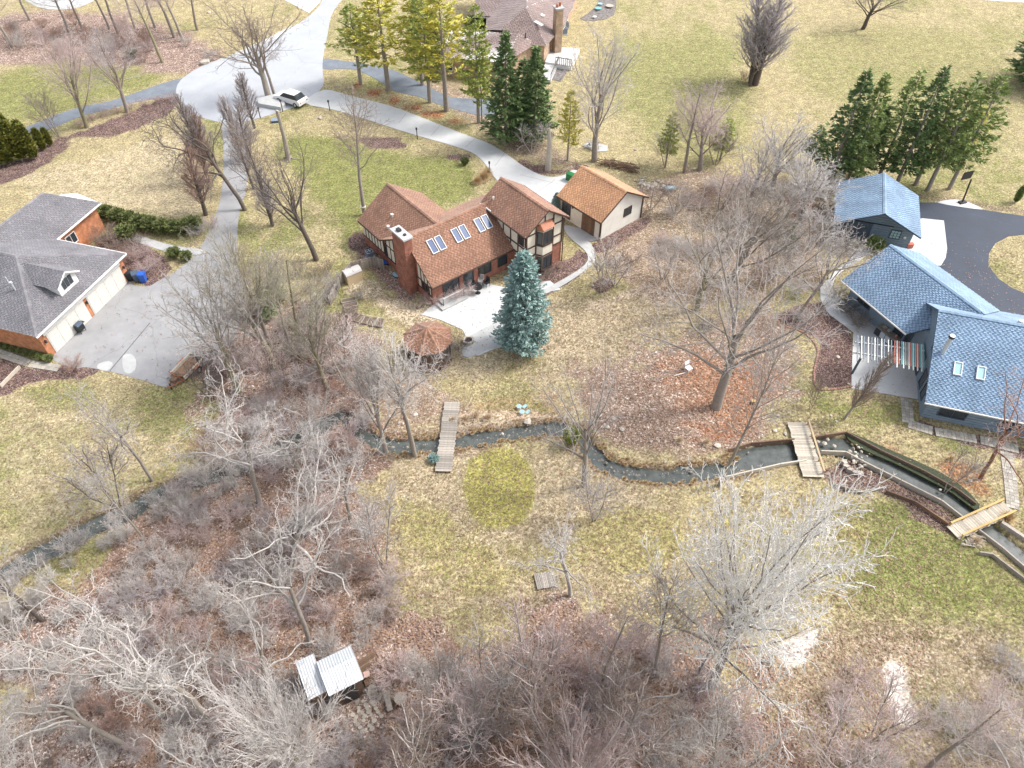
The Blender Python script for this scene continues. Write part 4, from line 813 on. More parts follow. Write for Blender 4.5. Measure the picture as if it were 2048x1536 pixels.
stones = [(1075, 790), (1105, 795), (1060, 820), (1105, 840), (1050, 875), (1130, 890), (1070, 915), (1170, 930), (985, 960), (1085, 965), (1115, 995), (915, 975), (1010, 1005), (1030, 1040), (1130, 1045), (1155, 1090), (1050, 1085), (1075, 1125), (930, 1040), (970, 1100), (1000, 1140), (900, 1150), (930, 1080), (1195, 1140), (1115, 1195), (890, 1200), (920, 1235), (990, 1190), (945, 1270), (1060, 1250), (975, 1320), (1010, 1300), (860, 1120), (1090, 1290)]
sm_ = []
for k in range(6):
    mb = MB(); n = 7; pts = [(math.cos(6.283 * i / n) * .145 * rng.uniform(.85, 1.15), math.sin(6.283 * i / n) * .12 * rng.uniform(.8, 1.15)) for i in range(n)]; mb.poly(pts, 0, .06); sm_.append(mb.mesh('paving_stone', M['stone']))
sp_ = thing('stepping_stone_path', 'patch of pale flat stepping stones in front of the metal-roofed cabin', 'path', G(*zk(1030, 1050))); so = Vector(sp_.location)
for i, (x, y) in enumerate(stones):
    p = Vector(G(*zk(x, y))) - so; link('paving_stone', sm_[i % 6], sp_, p, (0, 0, rng.uniform(0, 6))).scale = (rng.uniform(.8, 1.2),) * 3
def log(pa, pb, r, label, m='wood_grey', sq=False, cat='log', name='log', lift=0):
    a_, b_ = G(*pa), G(*pb); t = thing(name, label, cat, (a_[0], a_[1], 0)); v = (b_[0] - a_[0], b_[1] - a_[1]); mb = MB()
    if sq: mb.bar((0, 0, r + lift), (v[0], v[1], r + lift), r * 2, r * 1.6)
    else: mb.cyl((0, 0, r), (v[0], v[1], r), r, r * .75, 8)
    mb.build('timber' if sq else 'stem', M[m], t); return t
log(zk(1255, 870), zk(1310, 1090), .16, 'short split log bench beside the stepping stones', sq=True, cat='bench', name='log_bench'); log(zk(1470, 1070), zk(1660, 920), .09, 'long grey log lying behind the round wooden spool', 'wood_grey')
p = G(*zk(1435, 960)); t = thing('wooden_spool', 'round dark wooden cable spool standing on the leaves', 'spool', (p[0], p[1], 0)); MB().cyl((0, 0, 0), (0, 0, .06), .36, n=16).build('base', M['wood_brown'], t); MB().cyl((0, 0, .06), (0, 0, .45), .18, n=12).build('core', M['wood_brown'], t); MB().cyl((0, 0, .45), (0, 0, .51), .38, n=16).build('top', M['wood_grey'], t)
# --- storage shed
p = G(697, 571); t = thing('storage_shed', 'small tan storage shed with grey lid by the wooden fence', 'shed', (p[0], p[1], 0), R(36))
MB().b(0, 0, 0, 1.55, .95, 1.05).build('wall', M['tan_plastic'], t); MB().prism([(-.06, -.05, 1.05), (-.06, 1.0, 1.05), (-.06, .8, 1.28), (-.06, .4, 1.34), (-.06, .1, 1.22)], (1.67, 0, 0)).build('roof', M['lid_grey'], t); MB().bar((.78, .1, 1.25), (.78, .8, 1.31), .04).build('lid_seam', M['dark'], t)
MB().b(-.03, .12, .05, 0, .83, 1.0).build('door', M['tan_siding'], t)
p = G(672, 586); t = thing('kettle_grill', 'black round grill at the end of the wooden fence', 'grill', (p[0], p[1], 0)); MB().cyl((0, 0, .45), (0, 0, .7), .15, .27, 12).cyl((0, 0, .7), (0, 0, .88), .27, .1, 12).build('bowl', M['black'], t)
for k in range(3): MB().bar((.25 * math.cos(k * 2.1), .25 * math.sin(k * 2.1), 0), (.1 * math.cos(k * 2.1), .1 * math.sin(k * 2.1), .5), .03).build('leg', M['dark'], t)
# --- picket fence
t = thing('picket_fence', 'dark weathered picket fence curving round the little garden shed', 'fence', (0, 0, 0)); me = MB().box((0, 0, .6), (.13, .03, 1.2)).mesh('picket', M['wood_grey'])
fl_ = [G(*q) for q in ((768, 540), (752, 532), (725, 540), (705, 545), (692, 558), (682, 572), (672, 590), (660, 612))]
for (x0, y0, _), (x1, y1, _) in zip(fl_[:-1], fl_[1:]):
    L_ = math.hypot(x1 - x0, y1 - y0); n = int(L_ / .15); an = math.atan2(y1 - y0, x1 - x0)
    for k in range(n): link('picket', me, t, (x0 + (x1 - x0) * k / n, y0 + (y1 - y0) * k / n, rng.uniform(-.04, .04)), (rng.uniform(-.03, .03), 0, an))
    MB().bar((x0, y0, .9), (x1, y1, .9), .05, .09).build('rail', M['wood_grey'], t); MB().b(x0 - .05, y0 - .05, 0, x0 + .05, y0 + .05, 1.25).build('post', M['wood_grey'], t)
# --- air conditioner, window wells, bins
def ac(px, py, label, rz=.6, s=1.):
    p = G(px, py); t = thing('air_conditioner', label, 'air conditioner', (p[0], p[1], 0), rz, scale=s); MB().b(-.4, -.4, 0, .4, .4, .08).build('pad', M['conc'], t)
    MB().b(-.34, -.34, .08, .34, .34, .85).build('cabinet', M['acm'], t); MB().cyl((0, 0, .85), (0, 0, .88), .29, n=16).build('fan_grille', M['black'], t); b = MB()
    for k in range(4): b.bar((0, 0, .895), (.25 * math.cos(k * 1.57), .25 * math.sin(k * 1.57), .895), .06, .02)
    b.build('fan', M['steel'], t)
    for z in (.25, .4, .55, .7): MB().b(-.35, -.35, z, .35, .35, z + .03).build('louvre', M['siding_dark'], t)
M['acm'] = mat('grey_blue_enamel', (.22, .27, .33), .5)
ac(741, 516, 'grey-blue air conditioner beside the fence at the timbered house'); ac(1128, 68, 'front air conditioner against the far tan house', .3, 1.1); ac(1131, 56, 'rear air conditioner against the far tan house', .3, 1.1)
M['bluepl'] = mat('blue_plastic', (.02, .10, .45), .4); M['cover_blue'] = mat('pale_blue_cover', (.30, .48, .56), .3)
for px, m, lb in (((794, 551), 'cover_blue', 'pale blue clear window well cover by the chimney'), ((772, 525), 'bluepl', 'small blue window well cover by the fence end')):
    p = G(*px); t = thing('window_well_cover', lb, 'window well', (p[0], p[1], 0), R(38)); pts = [(.0 - .4 * math.sin(k * math.pi / 8), .5 * math.cos(k * math.pi / 8)) for k in range(9)]; MB().poly(pts, 0, .14).build('well_rim', M['dark'], t); MB().poly([(x * .95 - .01, y * .95) for x, y in pts], .145, .18).build('cover', M[m], t)
def bin_(px, py, m, label, rz=.3):
    p = G(px, py); t = thing('wheelie_bin', label, 'bin', (p[0], p[1], 0), rz); b = MB(); b.add([(x * w / 2, y * d / 2, z) for z, w, d in ((.05, .45, .5), (.95, .58, .66)) for x, y in ((-1, -1), (1, -1), (1, 1), (-1, 1))], [(3, 2, 1, 0), (4, 5, 6, 7), (0, 1, 5, 4), (1, 2, 6, 5), (2, 3, 7, 6), (3, 0, 4, 7)]); b.build('body', M[m], t)
    MB().prism([(-.32, -.36, .95), (-.32, .37, .95), (-.32, .3, 1.05), (-.32, -.3, 1.03)], (.64, 0, 0)).build('lid', M[m], t); MB().cyl((-.3, .3, .1), (.3, .3, .1), .1).build('wheel', M['dark'], t)
bin_(262, 560, 'black', 'black bin nearest the brick garage corner'); bin_(276, 562, 'siding_dark', 'dark bin between the black bin and the blue bin', .5); bin_(289, 563, 'bluepl', 'bright blue recycling bin beside the red shrubs', .1)
p = G(164, 664); t = thing('barbecue', 'black covered barbecue standing before the white garage doors', 'barbecue', (p[0], p[1], 0), R(73)); MB().b(-.3, -.25, .3, .35, .25, .85).build('cabinet', M['black'], t); MB().prism([(-.3, -.25, .85), (-.3, .25, .85), (-.3, .15, 1.05), (-.3, -.15, 1.05)], (.65, 0, 0)).build('lid', M['siding_dark'], t)
MB().b(.35, -.2, .78, .6, .2, .82).build('side_shelf', M['dark'], t)
for x, y in ((-.25, -.2), (-.25, .2), (.3, -.2), (.3, .2)): MB().bar((x, y, 0), (x, y, .3), .05).build('leg', M['dark'], t)
# --- utility trailer on the drive
a, b = G(342, 748), G(368, 777) ; zt_ = lambda x, y, z=0: G(x / 3.49, 360 + y / 3.49, z)
A_, B_, C_, D_ = [Vector(zt_(*q, .75)) for q in ((1190, 1345), (1283, 1378), (1418, 1238), (1330, 1205))]; o = (A_ + B_ + C_ + D_) / 4; ax = ((D_ - A_) + (C_ - B_)).normalized(); an = math.atan2(ax.y, ax.x); TL, TW = (D_ - A_).length, (B_ - A_).length
t = thing('utility_trailer', 'rusty open flatbed trailer with low wooden sides parked at the drive edge', 'trailer', (o.x, o.y, 0), an); hl, hw = TL / 2, TW / 2
MB().b(-hl, -hw, .42, hl, hw, .5).build('bed', M['wood_brown'], t)
for s_ in (-1, 1): MB().b(-hl, s_ * hw - .05, .5, hl, s_ * hw + .05, .8).build('side_board', M['wood_pale'], t)
MB().b(hl - .1, -hw + .06, .5, hl, hw - .06, .8).build('tailboard', M['wood_pale'], t); MB().b(-hl, -hw + .06, .5, -hl + .1, hw - .06, .8).build('front_board', M['wood_brown'], t)
MB().bar((-hl, -hw * .8, .42), (-hl - 1.2, 0, .4), .08).build('drawbar', M['copper'], t); MB().bar((-hl, hw * .8, .42), (-hl - 1.2, 0, .4), .08).build('drawbar', M['copper'], t); MB().bar((-hl - 1.0, 0, 0), (-hl - 1.0, 0, .7), .07).build('jack', M['dark'], t)
MB().box((-hl - .45, 0, .62), (.5, .5, .3)).build('tool_box', M['wood_brown'], t); MB().bar((-hl - .1, -hw, .5), (-hl - .1, hw, 1.0), .06).build('brace', M['copper'], t); MB().bar((-hl - .1, hw, .5), (-hl - .1, -hw, 1.0), .06).build('brace', M['copper'], t)
for s_ in (-1, 1):
    w_ = MB().cyl((.2, s_ * (hw + .06), .32), (.2, s_ * (hw + .26), .32), .32, n=16).build('wheel', M['black'], t); MB().cyl((.2, s_ * (hw + .05), .32), (.2, s_ * (hw + .27), .32), .16, n=12).build('rim', M['steel'], w_); MB().b(-.2, s_ * (hw + .16) - .12, .68, .6, s_ * (hw + .16) + .12, .72).build('mudguard', M['copper'], t)
# --- gazebo
gc = G(860, 708); zr = 2.5; o = Vector(G(855, 668, zr + .3)); t = thing('gazebo', 'eight-sided gazebo with brown shingle roof behind the bare tree', 'gazebo', (o.x, o.y, 0), R(10)); Rg = 2.15
pt = [(Rg * math.cos(R(22.5 + 45 * k)), Rg * 1.0 * math.sin(R(22.5 + 45 * k))) for k in range(8)]
for k in range(8):
    (x0, y0), (x1, y1) = pt[k], pt[(k + 1) % 8]; roof(t, [(x0, y0, 2.35), (x1, y1, 2.35), (0, 0, 3.45)], M['sh_brown'], th=.08); MB().bar((x0 * .86, y0 * .86, .1), (x0 * .86, y0 * .86, 2.3), .12).build('post', M['timber'], t)
    ridge(t, (x0, y0, 2.37), (0, 0, 3.5), M['sh_brown'], .25)
    if k != 6:
        MB().bar((x0 * .86, y0 * .86, .9), (x1 * .86, y1 * .86, .9), .07).build('railing', M['timber'], t)
        for j in range(1, 6): f_ = j / 6; MB().bar(((x0 + (x1 - x0) * f_) * .86, (y0 + (y1 - y0) * f_) * .86, .15), ((x0 + (x1 - x0) * f_) * .86, (y0 + (y1 - y0) * f_) * .86, .88), .03).build('baluster', M['timber'], t)
MB().poly([(x * .9, y * .9) for x, y in pt], 0, .12).build('floor', M['wood_brown'], t)
# --- raised garden beds
for i, (q0, q1) in enumerate((((683, 606), (712, 600)), ((688, 616), (716, 610)), ((690, 626), (712, 617)), ((694, 634), (708, 622)), ((700, 642), (716, 630)), ((712, 646), (724, 632)), ((728, 650), (736, 636)), ((744, 654), (750, 638)), ((758, 656), (764, 640)))):
    a_, b_ = G(*q0), G(*q1); L_ = math.hypot(b_[0] - a_[0], b_[1] - a_[1]); lb = ['longest raised bed at the top of the curved row', 'second raised bed from the top of the curved row', 'third raised bed down the curved row, pale edged', 'fourth raised bed in the bend of the curved row', 'fifth raised bed in the bend of the curved row', 'sixth raised bed, past the bend of the row', 'third raised bed from the lower end, pale edging plank', 'second raised bed from the lower end, dark soil', 'last raised bed at the lower end by the grey bushes'][i]
    t = thing('raised_bed', lb, 'garden bed', (a_[0], a_[1], 0), math.atan2(b_[1] - a_[1], b_[0] - a_[0]), 'raised garden beds in a curved row'); MB().b(.04, -.22, 0, L_ - .04, .22, .16).build('soil', M['soil'] if 'soil' in M else M.setdefault('soil', mat('dark_soil', (.09, .06, .045), .95, c2=(.20, .14, .10), nscale=9)), t)
    for s_ in (-1, 1): MB().b(0, s_ * .25 - .03, 0, L_, s_ * .25 + .03, .22).build('edge_board', M['wood_grey'], t)
    MB().b(0, -.22, 0, .04, .22, .22).build('end_board', M['wood_grey'], t); MB().b(L_ - .04, -.22, 0, L_, .22, .22).build('end_board', M['wood_grey'], t)
# --- patio furniture
def table(px, py, label, r=.45, m='black', ch=0):
    p = G(px, py, .05); t = thing('patio_table', label, 'table', (p[0], p[1], .05)); MB().cyl((0, 0, .68), (0, 0, .72), r, n=16).build('tabletop', M[m], t); MB().cyl((0, 0, 0), (0, 0, .68), .05).build('leg', M['dark'], t); MB().cyl((0, 0, 0), (0, 0, .04), .25, n=12).build('base', M['dark'], t)
def chair(px, py, rz, label, m='dark'):
    p = G(px, py, .05); t = thing('patio_chair', label, 'chair', (p[0], p[1], .05), rz); MB().box((0, 0, .43), (.5, .5, .06)).build('seat', M[m], t); MB().box((0, .24, .72), (.48, .06, .55)).build('backrest', M[m], t)
    for x in (-.22, .22):
        for y in (-.22, .22): MB().bar((x, y, 0), (x, y, .42), .035).build('leg', M['dark'], t)
        MB().box((x, 0, .62), (.05, .48, .04)).build('armrest', M[m], t)
table(956, 586, 'round black fire table on the white patio'); chair(945, 573, .4, 'dark patio chair left of the round black fire table'); chair(962, 568, -.3, 'pale grey patio chair behind the round black fire table', 'lid_grey'); chair(973, 572, -.8, 'dark patio chair near the spruce and brick wall')
p = G(890, 612, .05); t = thing('hot_tub_deck', 'low pale stepped platform by the patio doors', 'platform', (p[0], p[1], .05), R(38.5)); MB().b(-.6, -.5, 0, 2.3, 1.5, .18).build('lower_step', M['conc'], t); MB().b(-.2, 0, .18, 2.1, 1.5, .36).build('upper_step', M['conc'], t)
for x in (-.2, 2.1): MB().bar((x, -.1, .18), (x, -.1, 1.0), .05).build('rail_post', M['dark'], t)
MB().bar((-.2, -.1, 1.0), (2.1, -.1, 1.0), .05).build('handrail', M['trim_white'], t)
p = G(937, 684); t = thing('round_planter', 'round stone-rimmed fire ring on the lower grey patio', 'fire ring', (p[0], p[1], .05))
for k in range(12): MB().box((.42 * math.cos(k * .5236), .42 * math.sin(k * .5236), .14), (.17, .2, .26), k * .5236).build('stone_block', M['stone'], t)
MB().cyl((0, 0, 0), (0, 0, .1), .34, n=14).build('ash_bed', M['black'], t)
# --- pergola on the right
zp = lambda x, y, z=0: G(1640 + x / 2.975, 600 + y / 2.975, z); pg = thing('pergola', 'flat pergola of narrow red, teal and white slats over the patio', 'pergola', zp(400, 480, 0)); po = Vector(pg.location)
for q0, q1 in (((205, 252), (622, 302)), ((197, 312), (618, 380))): MB().bar(Vector(zp(*q0, 2.6)) - po, Vector(zp(*q1, 2.6)) - po, .07, .14).build('beam', M['steel'], pg)
M['teal'] = mat('teal_paint', (.16, .42, .42), .6); M['redp'] = mat('faded_red_paint', (.46, .13, .09), .6); M['slatw'] = mat('pale_slat_paint', (.62, .63, .60), .6); M['slatg'] = mat('grey_blue_slat_paint', (.18, .22, .26), .6)
for i, x in enumerate((225, 248, 263, 288, 308, 327, 342, 367, 382, 407, 425, 445, 458, 470, 487, 497, 509, 519, 529, 537, 546, 554, 565, 571, 580, 588, 597, 605, 616)):
    f = (x - 225) / 391; y0, y1 = 212 + 55 * f, (345 if i % 3 else 366) + 60 * f; m = ('slatg', 'slatw')[i % 2] if i < 11 else ('slatw', 'redp', 'teal', 'slatw', 'teal', 'redp')[i % 6]
    MB().bar(Vector(zp(x, y0, 2.72)) - po, Vector(zp(x - 3 + 4 * f, y1, 2.72)) - po, .07, .09).build('slat', M[m], pg)
MB().bar(Vector(zp(190, 438, 0)) - po, Vector(zp(243, 345, 2.55)) - po, .14).build('post', M['siding_dark'], pg); MB().bar(Vector(zp(243, 350, 2.2)) - po, Vector(zp(243, 262, 2.5)) - po, .1).build('brace', M['siding_dark'], pg)
# outdoor kitchen
z3w = lambda x, y, z=0: G(1640 + x / 2.647, 320 + y / 2.647, z); A_ = Vector(z3w(300, 880, .9)); B_ = Vector(z3w(405, 965, .9)); dvv = (B_ - A_); an = math.atan2(dvv.y, dvv.x); t = thing('grill_counter', 'dark outdoor kitchen counter with steel grill under the blue eave', 'counter', (A_.x, A_.y, .05), an); L_ = dvv.length
MB().b(0, 0, 0, L_, .75, .82).build('cabinet', M['siding_dark'], t); MB().b(-.04, -.04, .82, L_ + .04, .8, .88).build('worktop', M['wood_grey'], t)
for k in range(4): MB().b(.1 + k * (L_ - .2) / 4, -.03, .12, .04 + (k + 1) * (L_ - .2) / 4, .0, .75).build('cabinet_door', M['steel' if k in (1, 2) else 'dark'], t)
for k, (x, m, nm, lb) in enumerate(((.5, 'stone', 'serving_bowl', 'tan oval bowl on the left of the grill counter'), (1.0, 'stone', 'serving_bowl', 'smaller tan bowl on the middle of the grill counter'), (1.8, 'redp', 'red_pot', 'small red pot on the right of the grill counter'))):
    p = A_ + dvv.normalized() * x + Vector((-dvv.y, dvv.x, 0)).normalized() * .4; o = thing(nm, lb, 'bowl' if k < 2 else 'pot', (p.x, p.y, .93)); MB().cyl((0, 0, 0), (0, 0, .1 + .05 * k), .1, .2 if k < 2 else .09, 12).build('bowl' if k < 2 else 'pot', M[m], o); MB().cyl((0, 0, .1 + .05 * k), (0, 0, .12 + .05 * k), .21 if k < 2 else .1, n=12).build('rim', M['wood_pale'], o)
p = z3w(470, 462, .05); t = thing('red_cooler', 'small red box on the white apron behind the blue roof', 'cooler', (p[0], p[1], .05)); MB().b(-.3, -.2, 0, .3, .2, .4).build('body', M['redp'], t); MB().b(-.32, -.22, .4, .32, .22, .47).build('lid', M['redp'], t)
# basketball hoop
p = z3w(730, 212); t = thing('basketball_hoop', 'black basketball hoop on a pole behind the blacktop', 'basketball hoop', (p[0], p[1], 0), R(200)); MB().bar((0, .6, .05), (0, .3, 2.7), .12).build('pole', M['black'], t); MB().b(-.65, -.32, 2.4, .65, -.27, 3.3).build('backboard', M['dark'], t)
b = MB(); b.bar((-.6, -.34, 2.45), (-.6, -.34, 3.25), .05); b.bar((.6, -.34, 2.45), (.6, -.34, 3.25), .05); b.bar((-.6, -.34, 3.25), (.6, -.34, 3.25), .05); b.bar((-.6, -.34, 2.45), (.6, -.34, 2.45), .05); b.bar((-.28, -.34, 2.6), (-.28, -.34, 2.95), .05); b.bar((.28, -.34, 2.6), (.28, -.34, 2.95), .05); b.bar((-.28, -.34, 2.95), (.28, -.34, 2.95), .05); b.build('board_marking', M['redp'], t)
b = MB()
for k in range(12): b.bar((.24 * math.cos(k * .5236), -.6 + .24 * math.sin(k * .5236), 2.6), (.24 * math.cos((k + 1) * .5236), -.6 + .24 * math.sin((k + 1) * .5236), 2.6), .03)
b.build('rim', M['copper'], t); MB().box((0, .6, .1), (.8, .5, .2)).build('base', M['black'], t)
# green awning panel by detached garage
p = Vector(G(1143, 352, .6)); t = thing('green_bin', 'bright green box leaning at the far corner of the cream garage', 'box', (p.x, p.y, .05), R(-38)); M['greenp'] = mat('bright_green_plastic', (.01, .16, .04), .5); MB().b(-.55, -.3, 0, .55, .3, .75).build('body', M['greenp'], t); MB().b(-.58, -.33, .75, .58, .33, .82).build('lid', M['greenp'], t)
# --- posts and lamps along the drive
for i, (px, py, h, lb) in enumerate(((835, 279, 1.3, 'slim dark lamp post on the lower edge of the white drive'), (979, 344, 1.1, 'short dark post beside the tan grasses and drive'), (660, 222, 1.2, 'dark post at the start of the white drive'), (566, 224, 1.4, 'dark post left of the white car'), (595, 214, 1.3, 'dark post right of the white car'), (521, 236, 1.2, 'mailbox post at the street edge left of the pale panel'))):
    p = G(px, py); t = thing('garden_post', lb, 'post', (p[0], p[1], 0)); MB().bar((0, 0, 0), (0, 0, h), .09).build('post', M['timber'], t); MB().box((0, 0, h + .1), (.2, .24, .2)).build('lamp_head' if i != 5 else 'mailbox', M['black'], t); MB().cyl((0, 0, h + .2), (0, 0, h + .26), .13, .02, 8).build('cap', M['dark'], t)
# --- white car
p = G(584, 206, 0); t = thing('parked_car', 'white hatchback car parked on the street end behind the posts', 'car', (p[0], p[1], .03), R(150)); M['carw'] = mat('white_car_paint', (.75, .76, .78), .25); 
body = MB(); body.prism([(-2.1, -.85, .35), (2.15, -.85, .35), (2.2, -.85, .75), (1.2, -.85, .98), (-1.9, -.85, 1.0), (-2.15, -.85, .8)], (0, 1.7, 0)); body.build('body', M['carw'], t)
cabn = MB().add([(x, y * w, z) for x, z, w in ((-1.85, .99, .8), (1.15, .97, .8), (.45, 1.48, .66), (-1.35, 1.5, .66)) for y in (-1, 1)], [(0, 2, 4, 6), (7, 5, 3, 1), (0, 1, 3, 2), (2, 3, 5, 4), (4, 5, 7, 6), (6, 7, 1, 0)]).build('cabin', M['glass'], t)
MB().b(-1.3, -.64, 1.49, .4, .64, 1.54).build('roof', M['carw'], t)
for x in (-1.35, 1.35):
    for y in (-.86, .68): w_ = MB().cyl((x, y, .33), (x, y + .2, .33), .33, n=16).build('wheel', M['black'], t); MB().cyl((x, y - .01, .33), (x, y + .21, .33), .18, n=12).build('rim', M['steel'], w_)
for y in (-.6, .6): MB().box((2.17, y, .68), (.08, .3, .14)).build('headlight', M['glass_pale'], t); MB().box((-2.13, y, .75), (.06, .25, .15)).build('tail_light', M['redp'], t)
# far house: deck, pond garden
A_ = [G(920 + x / 3.528, y / 3.528, .6) for x, y in ((640, 330), (845, 345), (785, 470), (600, 440))]; t = thing('white_deck', 'pale raised deck with railing on the side of the far tan house', 'deck', (0, 0, 0))
for k in range(22):
    f0, f1 = k / 22, (k + .94) / 22; P = [Vector(q) for q in A_]; MB().prism([P[0].lerp(P[3], f0), P[1].lerp(P[2], f0), P[1].lerp(P[2], f1), P[0].lerp(P[3], f1)], (0, 0, .05)).build('deck_board', M['conc_white'], t)
MB().prism([(q[0], q[1], .05) for q in A_], (0, 0, .52)).build('skirt', M['trim_white'], t)
P = Vector(A_[2]); Q = Vector(A_[3]).lerp(P, .4); MB().bar(P + Vector((0, 0, .95)), Q + Vector((0, 0, .95)), .08).build('handrail', M['timber'], t)
for k in range(9): q = P.lerp(Q, k / 8); MB().bar(q, q + Vector((0, 0, .95)), .06).build('baluster', M['timber'], t)
A2 = [G(920 + x / 3.528, y / 3.528, .4) for x, y in ((600, 445), (695, 440), (640, 565), (570, 560))]; MB().prism([(q[0], q[1], 0) for q in A2], (0, 0, .4)).build('lower_deck', M['conc_white'], t); MB().bar(Vector(A2[1]) + Vector((0, 0, .8)), Vector(A2[2]) + Vector((0, 0, .8)), .08).build('handrail', M['timber'], t); 
for k in range(8): q = Vector(A2[1]).lerp(Vector(A2[2]), k / 7); MB().bar(q, q + Vector((0, 0, .8)), .05).build('baluster', M['timber'], t)
M['soil2'] = mat('dark_bed_soil', (.05, .045, .045), .9, c2=(.30, .27, .25), nscale=3, mix=.5)
pave('garden_bed', [(1160, 38), (1190, 42), (1228, 30), (1232, -5), (1228, -30), (1160, -30), (1195, -5), (1192, 12), (1175, 28)], M['soil2'], .05, sm=2); pave('garden_bed', [(1106, 128), (1142, 132), (1122, 163), (1104, 160)], M['soil2'], .05, sm=1)
pave('garden_bed', [(50, -10), (75, 14), (120, 20), (160, 14), (190, -8)], M['conc'], .03, sm=2)
for px, py, m, lb, r in ((1196, 20, 'teal', 'turquoise dish in the dark pond garden', .5), (1200, 11, 'glass_pale', 'pale blue dish in the dark pond garden', .35), (1219, 15, 'wood_pale', 'tan round tray in the dark pond garden', .6), (1189, 37, 'trim_white', 'white rock-like dish at the tip of the pond garden', .3)):
    p = G(px, py); t = thing('garden_dish', lb, 'dish', (p[0], p[1], .05)); MB().cyl((0, 0, 0), (0, 0, .22), r * .6, r, 14).build('bowl', M[m], t); MB().cyl((0, 0, .22), (0, 0, .26), r * 1.05, n=14).build('rim', M[m], t)
# --- rocks
rocks = [(1055, 845, .34, 'large tan boulder overhanging the creek by the two white pots'), (1005, 868, .12, None), (1435, 893, .26, 'pale boulder beside the creek next to the straw tuft'), (1330, 925, .14, None), (1215, 855, .22, None), (1227, 838, .2, None), (1244, 860, .24, None), (1200, 832, .16, None), (1550, 862, .2, None), (1570, 868, .2, None), (1556, 832, .16, None), (1662, 832, .14, None), (1672, 843, .12, None), (1648, 888, .22, None), (1655, 880, .18, None), (1636, 884, .16, None), (1668, 893, .18, None),
         (832, 830, .2, None), (812, 838, .2, None), (806, 848, .15, None), (798, 846, .14, None), (1676, 715, .2, None), (1697, 768, .12, None), (1203, 556, .2, None), (1212, 560, .18, None), (1185, 572, .16, None), (1200, 574, .14, None), (1940, 962, .15, None), (1880, 980, .12, None), (1210, 1330, .14, None), (1310, 1330, .2, None), (1295, 1340, .2, None), (1270, 300, .2, None), (1232, 1320, .14, None), (700, 838, .2, None), (640, 237, .3, 'white boulder on the grass by the street end'), (418, 26, .35, 'pale round boulder on the far left lawn'), (409, 127, .7, 'large pale boulder at the end of the shrub bed'), (1320, 860, .12, None), (560, 700, .4, None), (518, 722, .2, None)]
rm = [MB().rock((0, 0, 0), 1, rng).mesh('rock', M['stone']) for _ in range(5)]
for i, (px, py, r, lb) in enumerate(rocks):
    p = G(px, py); o = link('rock', rm[i % 5], None, (p[0], p[1], r * .3), (0, 0, rng.uniform(0, 6))); o.scale = (r * 1.2, r, r); tag(o, lb or where('small' if r < .15 else 'mid-sized' if r < .21 else 'largest', 'pale field stone', px, py), 'rock', 'scattered field stones')
# creek bed pebbles and bank stones, far too many to count
M['pebble'] = mat('wet_pebbles', (.26, .23, .19), .6, c2=(.13, .115, .095), nscale=5, island=.35)
mb = MB(); CL = CREEK_W + CREEK_M
for i in range(900):
    a_ = CL[rng.randrange(len(CL))]; u = rng.random() * 6.28; d = abs(rng.gauss(0, 1)) * .35 + (.0 if i % 3 else .75); q = (a_[0] + math.cos(u) * d + rng.gauss(0, .5), a_[1] + math.sin(u) * d); r_ = rng.uniform(.03, .10); mb.rock((q[0], q[1], -.26 if d < .6 else -.08), r_ * (1.6 if rng.random() < .1 else 1), rng)
tag(mb.build('pebbles', M['pebble'], kind='stuff'), 'pebbles and small stones in the creek bed', 'pebbles')
# curved stone seat and rock pile in the planting island
t = thing('stone_wall', 'curved seat of pale cut stones on the island bed beside the pond bridge', 'wall', G(1705, 935)); so = Vector(t.location)
for i, (px, py, an) in enumerate(((1690, 936, -.6), (1698, 943, -.5), (1708, 948, -.25), (1718, 950, -.1), (1686, 928, -1.0))): p = Vector(G(px, py)) - so; MB().box((p.x, p.y, .17), (.42, .26, .34), an).build('stone_block', M['stone'], t)
t = thing('rock_pile', 'heap of broken tan rocks above the curved stone seat', 'rocks', G(1712, 920)); so = Vector(t.location)
for i in range(26): p = Vector(G(1712 + rng.gauss(0, 9), 918 + rng.gauss(0, 10))) - so; link('stone', rm[i % 5], t, (p.x, p.y, .12), (rng.uniform(0, 3), 0, rng.uniform(0, 6))).scale = (rng.uniform(.1, .22),) * 3
# channel retaining boards
def edging(pts, label, h=.32, w=.1, m='wood_grey', name='timber_edging'):
    P = [Vector(G(*q)) for q in pts]; t = thing(name, label, 'edging', P[0])
    for a_, b_ in zip(P[:-1], P[1:]):
        d = (b_ - a_); n = max(1, int(d.length / 2.2))
        for k in range(n): MB().bar(a_ + d * (k / n) - P[0] + Vector((0, 0, h / 2 - .12)), a_ + d * ((k + .985) / n) - P[0] + Vector((0, 0, h / 2 - .12)), w, h + .25).build('board', M[m], t)
edging([(1455, 903), (1500, 890), (1588, 882)], 'dark timber edging on the far side of the pond left of the bridge', m='wood_brown'); edging([(1450, 958), (1500, 946), (1560, 932), (1612, 924)], 'pale timber edging on the near side of the pond', m='wood_pale'); edging([(1622, 880), (1650, 874), (1690, 868)], 'timber edging right of the pond bridge', m='wood_brown')
edging([(1690, 868), (1760, 905), (1850, 948), (1915, 985), (1950, 1012)], 'mossy far wall of the straight channel', m='soil'); edging([(1640, 906), (1690, 908), (1720, 925), (1800, 965), (1880, 1005), (1925, 1040)], 'pale timber edging on the near side of the straight channel', m='wood_pale')
